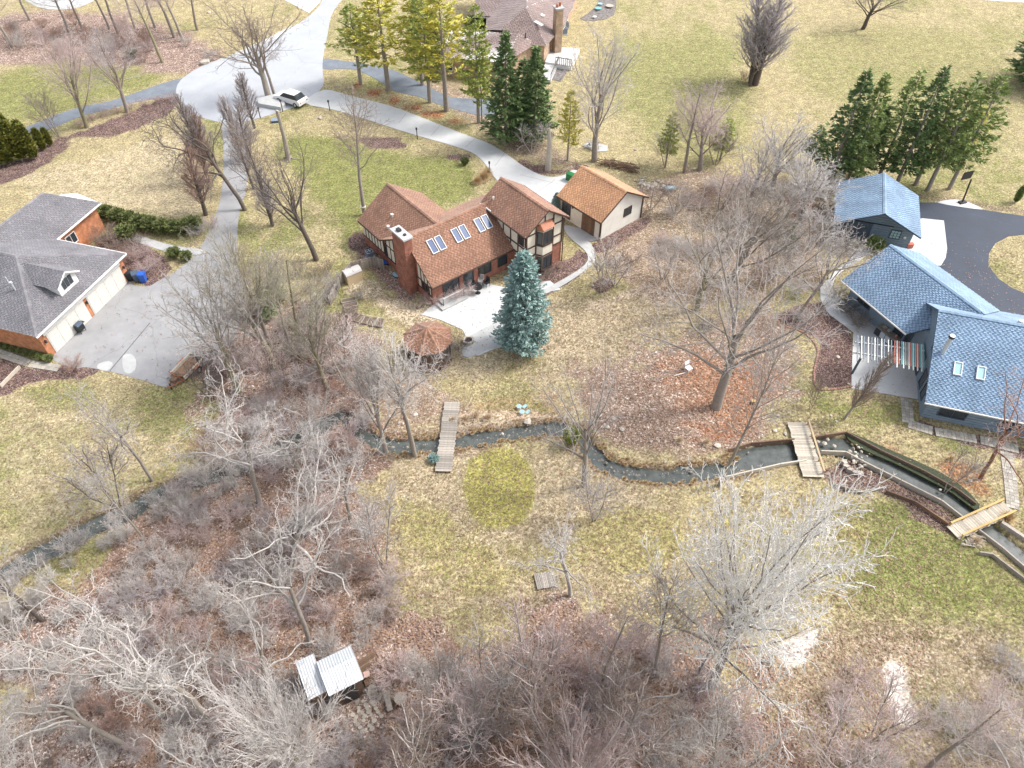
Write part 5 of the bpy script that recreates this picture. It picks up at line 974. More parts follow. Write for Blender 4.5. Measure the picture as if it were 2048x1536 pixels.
edging([(1665, 972), (1718, 988), (1762, 980)], 'low bent timber edging at the island bed tip'); edging([(1770, 985), (1830, 1008), (1895, 1052)], 'long timber edging between the island bed and lawn', m='wood_brown'); edging([(1953, 1062), (2000, 1098), (2060, 1150)], 'near timber wall of the channel below the last bridge', m='wood_grey'); edging([(2000, 1048), (2060, 1088)], 'far timber wall of the channel below the last bridge', m='wood_grey', w=.25); edging([(1955, 1108), (1982, 1112), (2060, 1172)], 'bent landscape timber in the corner lawn', m='wood_grey')
edging([(3, 775), (42, 735)], 'single pale timber in the bed by the brick house', m='wood_pale')
# ivy-dark bank strip
pave('ivy_bank', [(1690, 870), (1705, 868), (1790, 905), (1870, 940), (1925, 975), (1958, 1010), (1948, 1020), (1905, 988), (1850, 958), (1790, 928), (1715, 895)], mat('dark_ivy', (.045, .06, .022), .8, c2=(.02, .025, .012), nscale=6, bump=.8), .07, sm=2)
# brick edging of the mulch bed: single bricks
def brick_row(pts, label, m='stone', name='brick_edging', sp=.28):
    P = smooth(gp(pts), 8, False); t = thing(name, label, 'edging', (P[0][0], P[0][1], 0)); me = MB().box((0, 0, .05), (sp * .86, .14, .1)).mesh('brick', M[m]); acc = 0
    for (x0, y0), (x1, y1) in zip(P[:-1], P[1:]):
        L_ = math.hypot(x1 - x0, y1 - y0); s_ = sp - acc if acc else 0
        while s_ < L_: link('brick', me, t, (x0 + (x1 - x0) * s_ / L_ - P[0][0], y0 + (y1 - y0) * s_ / L_ - P[0][1], 0), (0, 0, math.atan2(y1 - y0, x1 - x0) + rng.uniform(-.1, .1))); s_ += sp
        acc = (L_ - (s_ - sp))
M['pinkbrick'] = mat('faded_red_brick', (.36, .20, .16), .9, c2=(.28, .15, .12), nscale=5, objrand=.2)
brick_row([(1575, 655), (1610, 668), (1635, 700), (1628, 745), (1632, 775), (1655, 780), (1702, 774)], 'curved row of faded red bricks round the leafy bed', 'pinkbrick')
# paver walk beside the blue house: individual pavers
M['paver'] = mat('tan_grey_paver', (.40, .37, .32), .9, c2=(.32, .30, .26), nscale=5, objrand=.22)
def pavers(pts_c, width, label, sz=.3, m='paver', z=.02, name='paver_walk'):
    P = gp(pts_c); t = thing(name, label, 'path', (P[0][0], P[0][1], 0)); me = MB().box((0, 0, .02), (sz * .94, sz * .94, .05)).mesh('paver', M[m]); nw = max(1, round(width / sz)); cnt = 0
    for (x0, y0), (x1, y1) in zip(P[:-1], P[1:]):
        L_ = math.hypot(x1 - x0, y1 - y0); an = math.atan2(y1 - y0, x1 - x0); ux, uy = math.cos(an), math.sin(an)
        for i in range(int(L_ / sz)):
            for j in range(nw):
                if cnt >= 298: return
                d, e = (i + .5) * sz, (j - (nw - 1) / 2) * sz; link('paver', me, t, (x0 - P[0][0] + ux * d - uy * e, y0 - P[0][1] + uy * d + ux * e, z + rng.uniform(-.008, .008)), (0, 0, an + rng.uniform(-.02, .02))); cnt += 1
pavers([(1812, 798), (1816, 848), (1870, 864), (1960, 880), (2040, 900)], .95, 'tan paver walk round the corner of the blue house')
pavers([(2012, 905), (2020, 960), (2026, 1020)], .85, 'tan paver walk leading to the last footbridge')
pavers([(-20, 700), (60, 728), (125, 738)], .9, 'grey paver walk in front of the orange brick wall', .4)
pave('front_walk', [(262, 465), (300, 478), (350, 492), (410, 500), (400, 510), (340, 505), (290, 490), (258, 478)], M['conc'], .03, sm=2)
# small white things
p = G(1505, 806); t = thing('tree_stump', 'fresh yellow-topped tree stump on the red leaves', 'stump', (p[0], p[1], 0)); MB().cyl((0, 0, 0), (0, 0, .28), .2, .17, 12).build('stump', M['wood_brown'], t); MB().cyl((0, 0, .28), (0, 0, .3), .165, n=12).build('cut_face', M['wood_yellow'], t)
for px, py, lb in ((1038, 817, 'upper of two white buckets on the straw bank'), (1044, 828, 'lower of two white buckets on the straw bank')):
    p = G(px, py); t = thing('bucket', lb, 'bucket', (p[0], p[1], 0), .4); MB().cyl((0, 0, .0), (0, 0, .3), .17, .21, 12).build('body', M['trim_white'], t); MB().cyl((0, 0, .27), (0, 0, .305), .19, n=12).build('contents', M['cover_blue'], t); MB().bar((.3, -.1, .04), (.7, .1, .04), .25, .06).build('tray', M['cover_blue'], t)
p = G(1376, 742); t = thing('garden_chair', 'white plastic lounge chair under the big oak', 'chair', (p[0], p[1], 0), .6); MB().box((0, 0, .38), (.5, .5, .05)).build('seat', M['trim_white'], t); MB().box((0, .27, .65), (.5, .05, .55), 0, -.3).build('backrest', M['trim_white'], t)
for x in (-.2, .2):
    for y in (-.2, .2): MB().bar((x, y, 0), (x, y, .37), .04).build('leg', M['trim_white'], t)
MB().bar((-.3, -.1, .1), (-1.4, .2, .1), .05).build('pole', M['trim_white'], t)
p = G(552, 243); t = thing('utility_box', 'dark green utility box on the grass by the snag', 'utility box', (p[0], p[1], 0), .2); MB().b(-.5, -.4, 0, .5, .4, .25).build('body', M['siding_dark'], t); MB().b(-.52, -.42, .25, .52, .42, .3).build('lid', M['acm'], t)
p = G(1192, 298); t = thing('picnic_bench', 'grey picnic table on the yard slab beneath a tall bare tree', 'picnic table', (p[0] - .3, p[1] + .3, .08), .2); MB().box((0, 0, .72), (1.4, .6, .05)).build('tabletop', M['wood_grey'], t)
for y in (-.6, .6): MB().box((0, y, .42), (1.4, .22, .04)).build('bench', M['wood_grey'], t)
for x in (-.5, .5): MB().bar((x, -.6, 0), (x, .2, .7), .07).build('leg', M['wood_grey'], t); MB().bar((x, .6, 0), (x, -.2, .7), .07).build('leg', M['wood_grey'], t)
# blue stone heap with tarp, brush pile
t = thing('stone_pile', 'long pile of pale stones and a blue tarp behind the cream garage', 'stone pile', G(1310, 375)); so = Vector(t.location)
for i in range(60): u = rng.random(); p = Vector(G(1275 + 72 * u + rng.gauss(0, 4), 366 + 12 * u + rng.gauss(0, 4))) - so; link('stone', rm[i % 5], t, (p.x, p.y, .15), (rng.uniform(0, 3), 0, rng.uniform(0, 6))).scale = (rng.uniform(.14, .3),) * 3
p = Vector(G(1338, 381)) - so; MB().rock((p.x, p.y, .3), .7, rng, (1.1, .6, .4)).build('tarp', M['cover_blue'], t)
def brush_pile(pts, n, label, L_=1.6, m='wood_brown', h=.5):
    P = Vector(G(*pts[0])); t = thing('brush_pile', label, 'brush pile', P)
    for i in range(n):
        u = rng.random() * (len(pts) - 1); k = int(u); f = u - k; px = pts[k][0] * (1 - f) + pts[k + 1][0] * f; py = pts[k][1] * (1 - f) + pts[k + 1][1] * f
        q = Vector(G(px + rng.gauss(0, 4), py + rng.gauss(0, 3))) - P; a_ = rng.gauss(-.3, .6); l = L_ * rng.uniform(.4, 1); dv = Vector((math.cos(a_), math.sin(a_), rng.uniform(-.15, .15))) * l / 2; c = q + Vector((0, 0, rng.uniform(.1, h))); MB().cyl(c - dv, c + dv, rng.uniform(.02, .06), .02, 5).build('branch', M[m], t)
brush_pile([(1205, 328), (1240, 333), (1275, 345)], 110, 'long pile of cut branches behind the cream garage', 2.0); brush_pile([(1575, 400), (1610, 415), (1600, 440)], 60, 'heap of reddish cut branches left of the blue garage', 1.6, 'copper'); brush_pile([(1935, 1065), (1955, 1085), (1930, 1090)], 40, 'pale driftwood heap below the last footbridge', 1.0, 'wood_pale', .25)
edging([(1610, 398), (1614, 440)], 'row of stacked reddish boards left of the blue garage', m='copper', h=.4, w=.4, name='board_stack')
# ================================================================ TREES AND SHRUBS
trng = random.Random(23)
def bark(name, c, c2, objrand=.12, hue=None, high=None):
    m = mat(name, c, .9, c2=c2, nscale=3, mix=.9, bump=.4, objrand=objrand); return m
M['bark'] = bark('grey_brown_bark', (.36, .32, .275), (.20, .17, .145)); M['bark_dark'] = bark('dark_bark', (.15, .12, .10), (.08, .065, .055))
M['bark_pale'] = bark('pale_sycamore_bark', (.58, .55, .52), (.27, .245, .22)); M['bark_olive'] = bark('olive_grey_bark', (.30, .27, .17), (.17, .15, .09)); M['bark_red'] = bark('reddish_bark', (.33, .18, .12), (.20, .10, .07))
for nm, c, c2 in (('twig_grey', (.54, .50, .475), (.32, .29, .27)), ('twig_pale', (.66, .625, .60), (.40, .365, .345)), ('twig_pink', (.58, .465, .445), (.37, .28, .265)), ('twig_brown', (.30, .235, .195), (.19, .145, .12)), ('twig_olive', (.42, .385, .29), (.27, .24, .17)), ('twig_dark', (.20, .17, .16), (.12, .10, .095)), ('twig_violet', (.48, .435, .44), (.29, .26, .265)), ('twig_rust', (.44, .31, .26), (.22, .12, .085))):
    M[nm] = bark(nm, c, c2, .15)
def perp(d, a, r):
    """unit vector at angle a from d, azimuth r"""
    u = (0, 0, 1) if abs(d[2]) < .9 else (1, 0, 0)
    x = (d[1] * u[2] - d[2] * u[1], d[2] * u[0] - d[0] * u[2], d[0] * u[1] - d[1] * u[0]); l = math.sqrt(x[0] ** 2 + x[1] ** 2 + x[2] ** 2); x = (x[0] / l, x[1] / l, x[2] / l)
    y = (d[1] * x[2] - d[2] * x[1], d[2] * x[0] - d[0] * x[2], d[0] * x[1] - d[1] * x[0])
    ca, sa, cr, sr = math.cos(a), math.sin(a), math.cos(r), math.sin(r)
    return tuple(d[i] * ca + (x[i] * cr + y[i] * sr) * sa for i in range(3))
def grow(P, rg):
    out = []
    def br(p, d, L_, r, lv):
        n = P['seg'][lv]; st = L_ / n; wig = P['wig'][lv]; up = P['up'][lv]; pts = [p]; rad = [r]; ds = [d]
        for i in range(n):
            d = (d[0] + rg.gauss(0, wig), d[1] + rg.gauss(0, wig), d[2] + rg.gauss(0, wig * .7) + up); l = math.sqrt(d[0] ** 2 + d[1] ** 2 + d[2] ** 2); d = (d[0] / l, d[1] / l, d[2] / l)
            p = (p[0] + d[0] * st, p[1] + d[1] * st, max(.02, p[2] + d[2] * st)); pts.append(p); t = (i + 1) / n
            rad.append(max(P['rmin'][lv] * (.6 if i == n - 1 else 1), r * ((1 - t) * (1 - P['tip'][lv]) + P['tip'][lv]))); ds.append(d)
        out.append((lv, pts, rad))
        if lv + 1 >= len(P['seg']): return
        k = P['n'][lv]; k = max(1, int(round(k * (rg.uniform(.75, 1.25) if lv else 1) * (1 if lv == 0 else min(1.3, (L_ / P['ref'][lv]) ** .7))))); t0 = P['t0'][lv]; az = rg.uniform(0, 6.28)
        for j in range(k):
            t = t0 + (1 - t0) * ((j + rg.uniform(.1, .9)) / k) ** P['pow'][lv]; t = min(t, .985); f = t * n; i = min(int(f), n - 1); f -= i
            q = tuple(pts[i][a] * (1 - f) + pts[i + 1][a] * f for a in range(3)); az += 2.4 + rg.gauss(0, .4)
            a0, a1 = P['ang'][lv]; ang = R(rg.uniform(a0, a1) * (1 - P['angt'][lv] * (t - t0) / (1 - t0 + 1e-6)))
            dd = perp(ds[i], ang, az); cl = L_ * P['len'][lv] * (1 - P['lent'][lv] * (t - t0) / (1 - t0 + 1e-6)) * rg.uniform(.75, 1.2)
            rr = (rad[i] * (1 - f) + rad[i + 1] * f) * P['rad'][lv] * rg.uniform(.8, 1.05)
            br(q, dd, cl, max(P['rmin'][lv + 1], rr), lv + 1)
    for k in range(P.get('stems', 1)):
        s = P.get('stems', 1); a = 6.283 * k / s + rg.uniform(-.5, .5); t = R(P.get('splay', 0)) * rg.uniform(.4, 1) if s > 1 else R(P.get('splay', 2)) * rg.random()
        d = (math.sin(t) * math.cos(a), math.sin(t) * math.sin(a), math.cos(t)); o = (.12 * (s > 1) * math.cos(a), .12 * (s > 1) * math.sin(a), 0)
        br(o, d, P['h'] * (rg.uniform(.8, 1.05) if s > 1 else 1), P['r'] * (rg.uniform(.7, 1.1) if s > 1 else 1), 0)
    return out
def tubes(lines, name, m, sides):
    groups = {}
    for lv, pts, rad in lines: groups.setdefault(len(pts), []).append((pts, rad))
    V, F, off = [], [], 0
    for n, ls in groups.items():
        P_ = np.array([l[0] for l in ls]); Rr = np.array([l[1] for l in ls]); T = np.empty_like(P_); T[:, 1:-1] = P_[:, 2:] - P_[:, :-2]; T[:, 0] = P_[:, 1] - P_[:, 0]; T[:, -1] = P_[:, -1] - P_[:, -2]
        T /= np.linalg.norm(T, axis=-1, keepdims=True) + 1e-9; ref = np.where(np.abs(T[:, :1, 2:3]) > .8, np.array([1., 0, 0]), np.array([0, 0, 1.])); ref = np.broadcast_to(ref, T.shape)
        A = np.cross(T, ref); A /= np.linalg.norm(A, axis=-1, keepdims=True) + 1e-9; B = np.cross(T, A)
        th = np.arange(sides) * 2 * np.pi / sides; ring = A[:, :, None] * np.cos(th)[:, None] + B[:, :, None] * np.sin(th)[:, None]
        vv = P_[:, :, None] + ring * Rr[:, :, None, None]; m_ = len(ls); idx = np.arange(m_ * n * sides).reshape(m_, n, sides) + off
        a = idx[:, :-1]; b = idx[:, 1:]; F.append(np.stack([a, np.roll(a, -1, 2), np.roll(b, -1, 2), b], -1).reshape(-1, 4)); V.append(vv.reshape(-1, 3)); off += m_ * n * sides
    return fast_mesh(name, np.concatenate(V), np.concatenate(F), m, True)
BASE = dict(stems=1, splay=3, rmin=(.05, .026, .017, .0115, .0095))
SP = {
 # trunk, limbs, branches, twigs, twiglets
 'forest': dict(BASE, h=14, r=.23, seg=(8, 6, 4, 3, 2), wig=(.045, .12, .16, .2, .25), up=(.02, .07, .05, .03, 0), tip=(.2, .25, .3, .4, .6), n=(20, 7, 5, 3), ref=(1, 4.0, 1.7, .8), t0=(.42, .2, .2, .2), pow=(1, .9, .9, 1), ang=((35, 65), (30, 60), (30, 65), (30, 70)), angt=(.35, .2, .1, 0), len=(.34, .48, .5, .5), lent=(.45, .4, .3, .3), rad=(.42, .55, .6, .7)),
 'spread': dict(BASE, h=6.5, r=.36, seg=(5, 8, 6, 4, 2), wig=(.05, .13, .17, .22, .28), up=(.0, .05, .04, .02, 0), tip=(.6, .22, .25, .4, .6), n=(10, 9, 7, 3), ref=(1, 8, 3.4, 1.3), t0=(.42, .15, .15, .15), pow=(.8, .9, .9, 1), ang=((28, 62), (30, 60), (30, 65), (30, 70)), angt=(.3, .1, .1, 0), len=(1.3, .45, .4, .42), lent=(.1, .4, .3, .3), rad=(.5, .5, .55, .65)),
 'gnarly': dict(BASE, h=5.5, r=.21, seg=(5, 9, 6, 4, 2), wig=(.10, .27, .32, .34, .34), up=(.0, .02, .02, .02, 0), tip=(.7, .3, .3, .4, .6), n=(7, 11, 7, 4), ref=(1, 7, 2.6, 1.1), t0=(.5, .2, .15, .15), pow=(.8, .9, .9, 1), ang=((40, 78), (35, 70), (35, 75), (30, 70)), angt=(.3, .1, .1, 0), len=(1.2, .38, .42, .45), lent=(.2, .4, .3, .3), rad=(.56, .42, .5, .65)),
 'vase': dict(BASE, h=6.5, r=.24, seg=(6, 8, 6, 3, 2), wig=(.05, .07, .11, .17, .25), up=(.02, .07, .06, .03, 0), tip=(.3, .25, .3, .4, .6), n=(13, 10, 6, 3), ref=(1, 5.5, 2.2, .9), t0=(.22, .15, .15, .15), pow=(.8, .9, .9, 1), ang=((22, 46), (20, 42), (22, 50), (25, 60)), angt=(.4, .2, .1, 0), len=(1.0, .42, .45, .5), lent=(.35, .4, .3, .3), rad=(.45, .5, .6, .7)),
 'ball': dict(BASE, rmin=(.05, .03, .021, .0145, .012), h=6.5, r=.30, seg=(5, 8, 6, 4, 2), wig=(.06, .10, .15, .2, .25), up=(.0, .035, .02, .01, 0), tip=(.5, .2, .25, .4, .6), n=(26, 12, 9, 4), ref=(1, 6, 2.8, 1.2), t0=(.35, .12, .12, .12), pow=(.9, .9, .9, 1), ang=((30, 88), (28, 55), (28, 60), (30, 65)), angt=(.5, .1, .1, 0), len=(.98, .45, .42, .45), lent=(.1, .35, .3, .3), rad=(.4, .5, .55, .65)),
 'column': dict(BASE, rmin=(.04, .02, .011, .009), h=10, r=.13, seg=(8, 6, 4, 2), wig=(.02, .05, .08, .1), up=(.01, .16, .14, .1), tip=(.15, .3, .4, .6), n=(60, 9, 4), ref=(1, 2.4, 1.2), t0=(.16, .15, .2), pow=(1, 1, 1), ang=((18, 34), (12, 28), (12, 30)), angt=(.3, .2, 0), len=(.26, .45, .5), lent=(.45, .4, .3), rad=(.4, .55, .7)),
 'shrub': dict(BASE, rmin=(.016, .012, .0095, .008), stems=15, splay=42, h=2.9, r=.028, seg=(5, 4, 3, 2), wig=(.10, .16, .2, .25), up=(.03, .04, .03, 0), tip=(.4, .4, .5, .6), n=(7, 5, 3), ref=(1, 1.2, .6), t0=(.25, .15, .2), pow=(.9, 1, 1), ang=((25, 55), (25, 60), (25, 65)), angt=(.2, .1, 0), len=(.45, .5, .5), lent=(.4, .3, .3), rad=(.6, .65, .8)),
 'sapling': dict(BASE, rmin=(.03, .018, .011, .009), stems=3, splay=22, h=4.6, r=.055, seg=(6, 5, 4, 2), wig=(.08, .14, .18, .22), up=(.03, .05, .04, 0), tip=(.25, .3, .4, .6), n=(13, 7, 4), ref=(1, 1.8, .8), t0=(.3, .15, .2), pow=(.9, 1, 1), ang=((30, 60), (25, 60), (25, 65)), angt=(.3, .1, 0), len=(.42, .5, .5), lent=(.4, .3, .3), rad=(.5, .6, .75)),
 'fan': dict(BASE, rmin=(.05, .022, .012, .009), stems=1, h=1.6, r=.22, seg=(3, 8, 5, 3), wig=(.05, .07, .12, .16), up=(0, .03, .03, .02), tip=(.8, .2, .3, .5), n=(40, 13, 6), ref=(1, 4.6, 1.6), t0=(.55, .2, .15), pow=(1, .8, 1), ang=((14, 74), (18, 42), (20, 50)), angt=(.2, .1, 0), len=(3.0, .34, .45), lent=(.1, .4, .3), rad=(.26, .5, .6)),
}
PROTO = {}
TM = {}
def proto(kind, seed):
    k = (kind, seed)
    if k not in PROTO:
        rg = random.Random(seed * 97 + 5); ls = grow(SP[kind], rg); nl = len(SP[kind]['seg']); big = [l for l in ls if l[0] == 0]
        mid = [l for l in ls if l[0] == 1]; sm = [l for l in ls if l[0] >= 2]
        top = max(p[2] for l in ls for p in l[1]); wd = np.percentile([math.hypot(p[0], p[1]) for l in sm for p in l[1]], 96)
        PROTO[k] = (tubes(big, kind + '_trunk', None, 8 if nl == 5 else 6), tubes(mid, kind + '_limbs', None, 5), tubes(sm, kind + '_twigs', None, 3), top, wd)
    return PROTO[k]
def with_mat(me, m):
    """the same shape in another bark: a copy per (mesh, material) only"""
    k = (me.name, m)
    if k not in TM: c = me.copy(); c.name = me.name; c.materials.append(M[m]); TM[k] = c
    return TM[k]
def tree(kind, seed, x, y, h, w, barkm, limbm, twigm, label, cat='tree', group=None, lean=(0, 0), name='bare_tree', rz=None, z=0):
    """w: crown half-width wanted (None keeps the kind's own)"""
    a, b, c, top, wd = proto(kind, seed); s = h / top; sx = s if w is None else w / wd; sx = min(max(sx, s * .55), s * (3.2 if kind == 'column' else 1.9))
    t = thing(name, label, cat, (x, y, z), trng.uniform(0, 6.28) if rz is None else rz, group, (sx, sx, s)); t.rotation_euler.x = lean[1]; t.rotation_euler.y = lean[0]
    link('trunk' if SP[kind].get('stems', 1) == 1 else 'stems', with_mat(a, barkm), t); link('limbs', with_mat(b, limbm), t); link('twigs', with_mat(c, twigm), t); return t
def tpx(kind, seed, base, top, wpx, barkm, limbm, twigm, label, **k):
    """base and top in photo pixels; wpx crown half-width in photo pixels"""
    x, y, _ = G(*base); h = top_z(base[0], base[1], *top); zz = h * .65; p0 = PX(x, y, zz); dpx = PX(x + 1, y, zz)[0] - p0[0]
    return tree(kind, seed, x, y, h, None if wpx is None else wpx / dpx, barkm, limbm, twigm, label, **k)
T = tpx
# ---- single trees, far to near ----
T('vase', 1, (174, 255), (95, 45), 60, 'bark_olive', 'bark', 'twig_pink', 'leaning pinkish bare tree at the left end of the long shrub bed')
T('spread', 1, (255, 224), (190, 30), 75, 'bark', 'twig_brown', 'twig_violet', 'low-branched violet-grey bare tree in the middle of the long shrub bed')
T('sapling', 1, (118, 273), (55, 175), 38, 'bark', 'bark', 'twig_brown', 'slim multi-stem tree beside the blue-grey lane by the evergreens')
T('spread', 2, (537, 195), (500, -25), 110, 'bark', 'bark', 'twig_brown', 'wide bare tree standing in the street turning circle', lean=(0, 0)); T('forest', 1, (549, 190), (560, 10), 60, 'bark', 'bark', 'twig_brown', 'slim bare tree right against the wide one in the turning circle')
for i, (b, t, w) in enumerate((((325, 125), (255, -90), 60), ((236, 67), (180, -140), 50), ((219, 58), (160, -120), 45), ((270, 56), (215, -130), 45), ((311, 55), (270, -130), 50), ((349, 75), (315, -110), 60), ((367, 82), (365, -90), 60), ((138, 65), (80, -80), 50), ((24, 94), (-30, -60), 50), ((164, 56), (120, -90), 45), ((60, 40), (5, -120), 50), ((395, 60), (420, -90), 50))):
    lb = ['olive trunk leaning left at the front edge of the far wood', 'dark trunk behind the shrubs, third from the pale ring path', 'slim dark trunk just left of the thicker woodland trunk', 'middle thin trunk of the far wood', 'thin trunk right of the middle of the far wood', 'left of the twin trunks over the rusty shrubs', 'right of the twin trunks over the rusty shrubs', 'slim trunk beside the pale ring path', 'leaning trunk at the far left edge above the lawn', 'thin trunk between the ring path and the wood', 'trunk near the top left corner', 'bare tree on the far lawn right of the wood'][i]
    T('forest', 1 + i % 3, b, t, w, 'bark_olive' if i == 0 else 'bark', 'bark', 'twig_brown' if i % 2 else 'twig_pink', lb, group='trees of the far wood')
for i, (b, t, lb) in enumerate((((509, 256), (470, 137), 'right-hand upright tree at the foot of the street circle'), ((417, 359), (373, 171), 'tallest upright tree left of the gravel drive'), ((418, 364), (358, 232), 'rusty-topped upright tree left of the gravel drive'), ((412, 430), (352, 285), 'lowest rusty-topped upright tree by the lawn edge'), ((508, 378), (462, 180), 'upright tree right of the gravel drive, upper'), ((500, 318), (455, 195), 'thin upright tree over the gravel drive'), ((425, 330), (380, 200), 'upright tree tucked behind the tallest of the row'), ((545, 452), (500, 330), 'upright tree right of the gravel drive, lower'))):
    T('column', 1 + i % 2, b, t, 26 if i != 3 else 34, 'bark_dark', 'twig_brown', 'twig_rust' if i in (2, 3) else 'twig_violet', lb, group='upright trees along the gravel drive', name='upright_tree')
T('gnarly', 3, (490, 420), (395, 170), 120, 'bark_dark', 'bark_dark', 'twig_dark', 'dark crooked bare tree arching over the gravel drive', lean=(-.16, 0), rz=0)
T('spread', 3, (633, 520), (520, 265), 110, 'bark_dark', 'bark_dark', 'twig_dark', 'tall dark tree leaning left over the lawn by the timbered house', lean=(-.12, 0), rz=0)
T('forest', 2, (546, 450), (470, 230), 60, 'bark_dark', 'bark', 'twig_brown', 'tall thin trunk between the gravel drive and the dark leaning tree')
t_ = T('forest', 3, (729, 430), (712, 175), 75, 'bark', 'bark', 'twig_brown', 'bare tree with a white band on its trunk beside the timbered house'); MB().cyl((0, 0, 1.25), (0, 0, 1.35), .3, .3, 12).build('white_band', M['trim_white'], t_)
p = G(577, 318); h_ = top_z(577, 318, 548, 224); t_ = thing('dead_tree', 'bare limbless trunk standing on the lawn in front of the street circle', 'dead tree', (p[0], p[1], 0)); MB().cyl((0, 0, 0), (.1, 0, h_ * .5), .32, .22, 10).cyl((.1, 0, h_ * .5), (0, .1, h_), .22, .17, 10).build('trunk', M['bark'], t_); MB().cyl((0, 0, h_), (.02, .1, h_ + .06), .17, .15, 10).build('cut_top', M['wood_pale'], t_)
for k in range(5): MB().bar((0, 0, .25), (.8 * math.cos(k * 1.3), .8 * math.sin(k * 1.3), -.05), .14).build('root', M['bark'], t_)
pave('panel_patch', [(515, 204), (560, 193), (572, 214), (563, 222), (519, 214)], M['conc'], .5, h=.5, sm=0)
p = G(1096, 340); h_ = top_z(1096, 340, 1090, 256); t_ = thing('dead_tree', 'pale broken snag trunk by the drive below the dark spruces', 'dead tree', (p[0], p[1], 0)); MB().cyl((0, 0, 0), (.08, 0, h_ * .6), .36, .30, 9).cyl((.08, 0, h_ * .6), (-.05, 0, h_), .30, .12, 9).build('trunk', M['wood_pale'], t_); MB().cyl((.1, 0, h_ * .55), (.3, 0, h_ * .9), .18, .06, 7).build('splinter', M['wood_pale'], t_)
T('vase', 2, (1189, 322), (1240, 50), 85, 'bark', 'bark', 'twig_grey', 'tall open vase-shaped tree behind the cream garage')
T('sapling', 2, (1063, 305), (1050, 235), 40, 'twig_grey', 'twig_grey', 'twig_grey', 'small pale bare tree under the dark spruces')
T('column', 2, (1510, 170), (1532, -30), 60, 'bark_dark', 'twig_violet', 'twig_violet', 'third upright stem crowded into the violet-grey oval tree'); T('column', 1, (1502, 166), (1525, -20), 62, 'bark_dark', 'twig_violet', 'twig_violet', 'fourth upright stem crowded into the violet-grey oval tree')
T('vase', 3, (1506, 168), (1530, -20), 55, 'bark_dark', 'bark', 'twig_violet', 'dense violet-grey oval tree in the upper lawn'); T('vase', 3, (1500, 172), (1530, 5), 52, 'bark_dark', 'bark', 'twig_violet', 'second dense stem crowded into the violet-grey oval tree')
T('spread', 1, (1726, 58), (1728, -60), 80, 'bark_dark', 'bark_dark', 'twig_dark', 'spreading dark tree alone near the top edge')
T('forest', 1, (1368, 345), (1365, 140), 70, 'bark', 'twig_grey', 'twig_pink', 'tall pinkish-grey tree right of the small yellow-green pine')
T('vase', 1, (1400, 340), (1430, 160), 75, 'bark', 'bark', 'twig_pink', 'feathery pinkish tree behind the leafless thicket'); T('vase', 3, (1500, 400), (1480, 270), 80, 'bark', 'bark', 'twig_pale', 'pale feathery tree in the middle of the thicket'); T('vase', 1, (1600, 450), (1620, 300), 80, 'bark', 'bark', 'twig_pale', 'pale feathery tree right of the thicket middle')
T('vase', 2, (1545, 380), (1570, 225), 70, 'bark', 'bark', 'twig_pale', 'pale crowned tree left of the row of spruces')
T('spread', 2, (1395, 620), (1340, 400), 110, 'bark_olive', 'bark_olive', 'twig_grey', 'olive-limbed spreading tree between the sandy patch and big oak')
T('spread', 1, (1432, 815), (1455, 430), 215, 'bark', 'bark', 'twig_grey', 'very large oak with a thick flared trunk on rusty leaves', rz=.6)
for k in range(7): a_ = k * .9; p = G(1428, 815); o = None
T('vase', 1, (1465, 560), (1470, 350), 110, 'bark', 'bark', 'bark', 'pale twiggy tree behind the very large oak'); T('gnarly', 1, (1590, 640), (1680, 430), 95, 'bark', 'bark', 'twig_grey', 'leaning oak at the leafy bed beside the curved white path', lean=(.18, .05), rz=0)
T('forest', 2, (1437, 972), (1520, 640), 70, 'bark', 'bark', 'twig_grey', 'tall slanting trunk rising from the near side of the pond', lean=(.10, 0), rz=0)
T('forest', 3, (830, 912), (845, 640), 85, 'bark', 'twig_pale', 'twig_pale', 'tall tree by the creek left of the long footbridge'); T('gnarly', 2, (828, 905), (870, 620), 100, 'bark', 'bark_pale', 'twig_pale', 'crooked pale-limbed tree beside the gazebo and creek', rz=1.2)
T('vase', 2, (772, 905), (755, 655), 72, 'bark', 'bark', 'twig_grey', 'grey bushy-crowned tree left of the gazebo'); T('spread', 3, (1167, 972), (1215, 700), 110, 'bark', 'bark', 'twig_pale', 'grey-trunked spreading tree beside the mossy circle')
T('sapling', 1, (1187, 1040), (1215, 930), 60, 'bark', 'twig_grey', 'twig_grey', 'small crooked tree just below the tree at the mossy circle'); T('sapling', 2, (1203, 582), (1195, 480), 60, 'bark', 'twig_brown', 'twig_grey', 'small bare tree in the round mulch bed by the garden path')
T('sapling', 2, (1230, 570), (1255, 500), 45, 'bark', 'twig_brown', 'twig_brown', 'thin ornamental tree right of the round mulch bed'); T('column', 1, (1688, 838), (1745, 705), 24, 'bark', 'twig_brown', 'twig_brown', 'thin upright tree in front of the pergola', lean=(.12, 0), rz=0)
T('gnarly', 1, (1960, 958), (2040, 740), 120, 'bark_red', 'bark_red', 'twig_pink', 'reddish-barked crooked tree by the paver walk at the right edge', rz=2.0)
T('sapling', 1, (1620, 820), (1650, 745), 25, 'bark', 'twig_brown', 'twig_brown', 'thin sapling by the grass above the pond bridge'); T('sapling', 2, (1890, 985), (1940, 880), 40, 'bark', 'twig_brown', 'twig_grey', 'leaning sapling beside the straight channel')
M['twig_white'] = bark('chalky_twigs', (.86, .84, .81), (.60, .57, .54), .05)
T('ball', 1, (1425, 1370), (1545, 850), 215, 'bark', 'bark', 'twig_white', 'huge round pale-twigged tree in the lower right lawn'); T('forest', 3, (1395, 1350), (1430, 1180), 50, 'bark', 'twig_grey', 'twig_grey', 'narrow trunk left against the huge round pale tree')
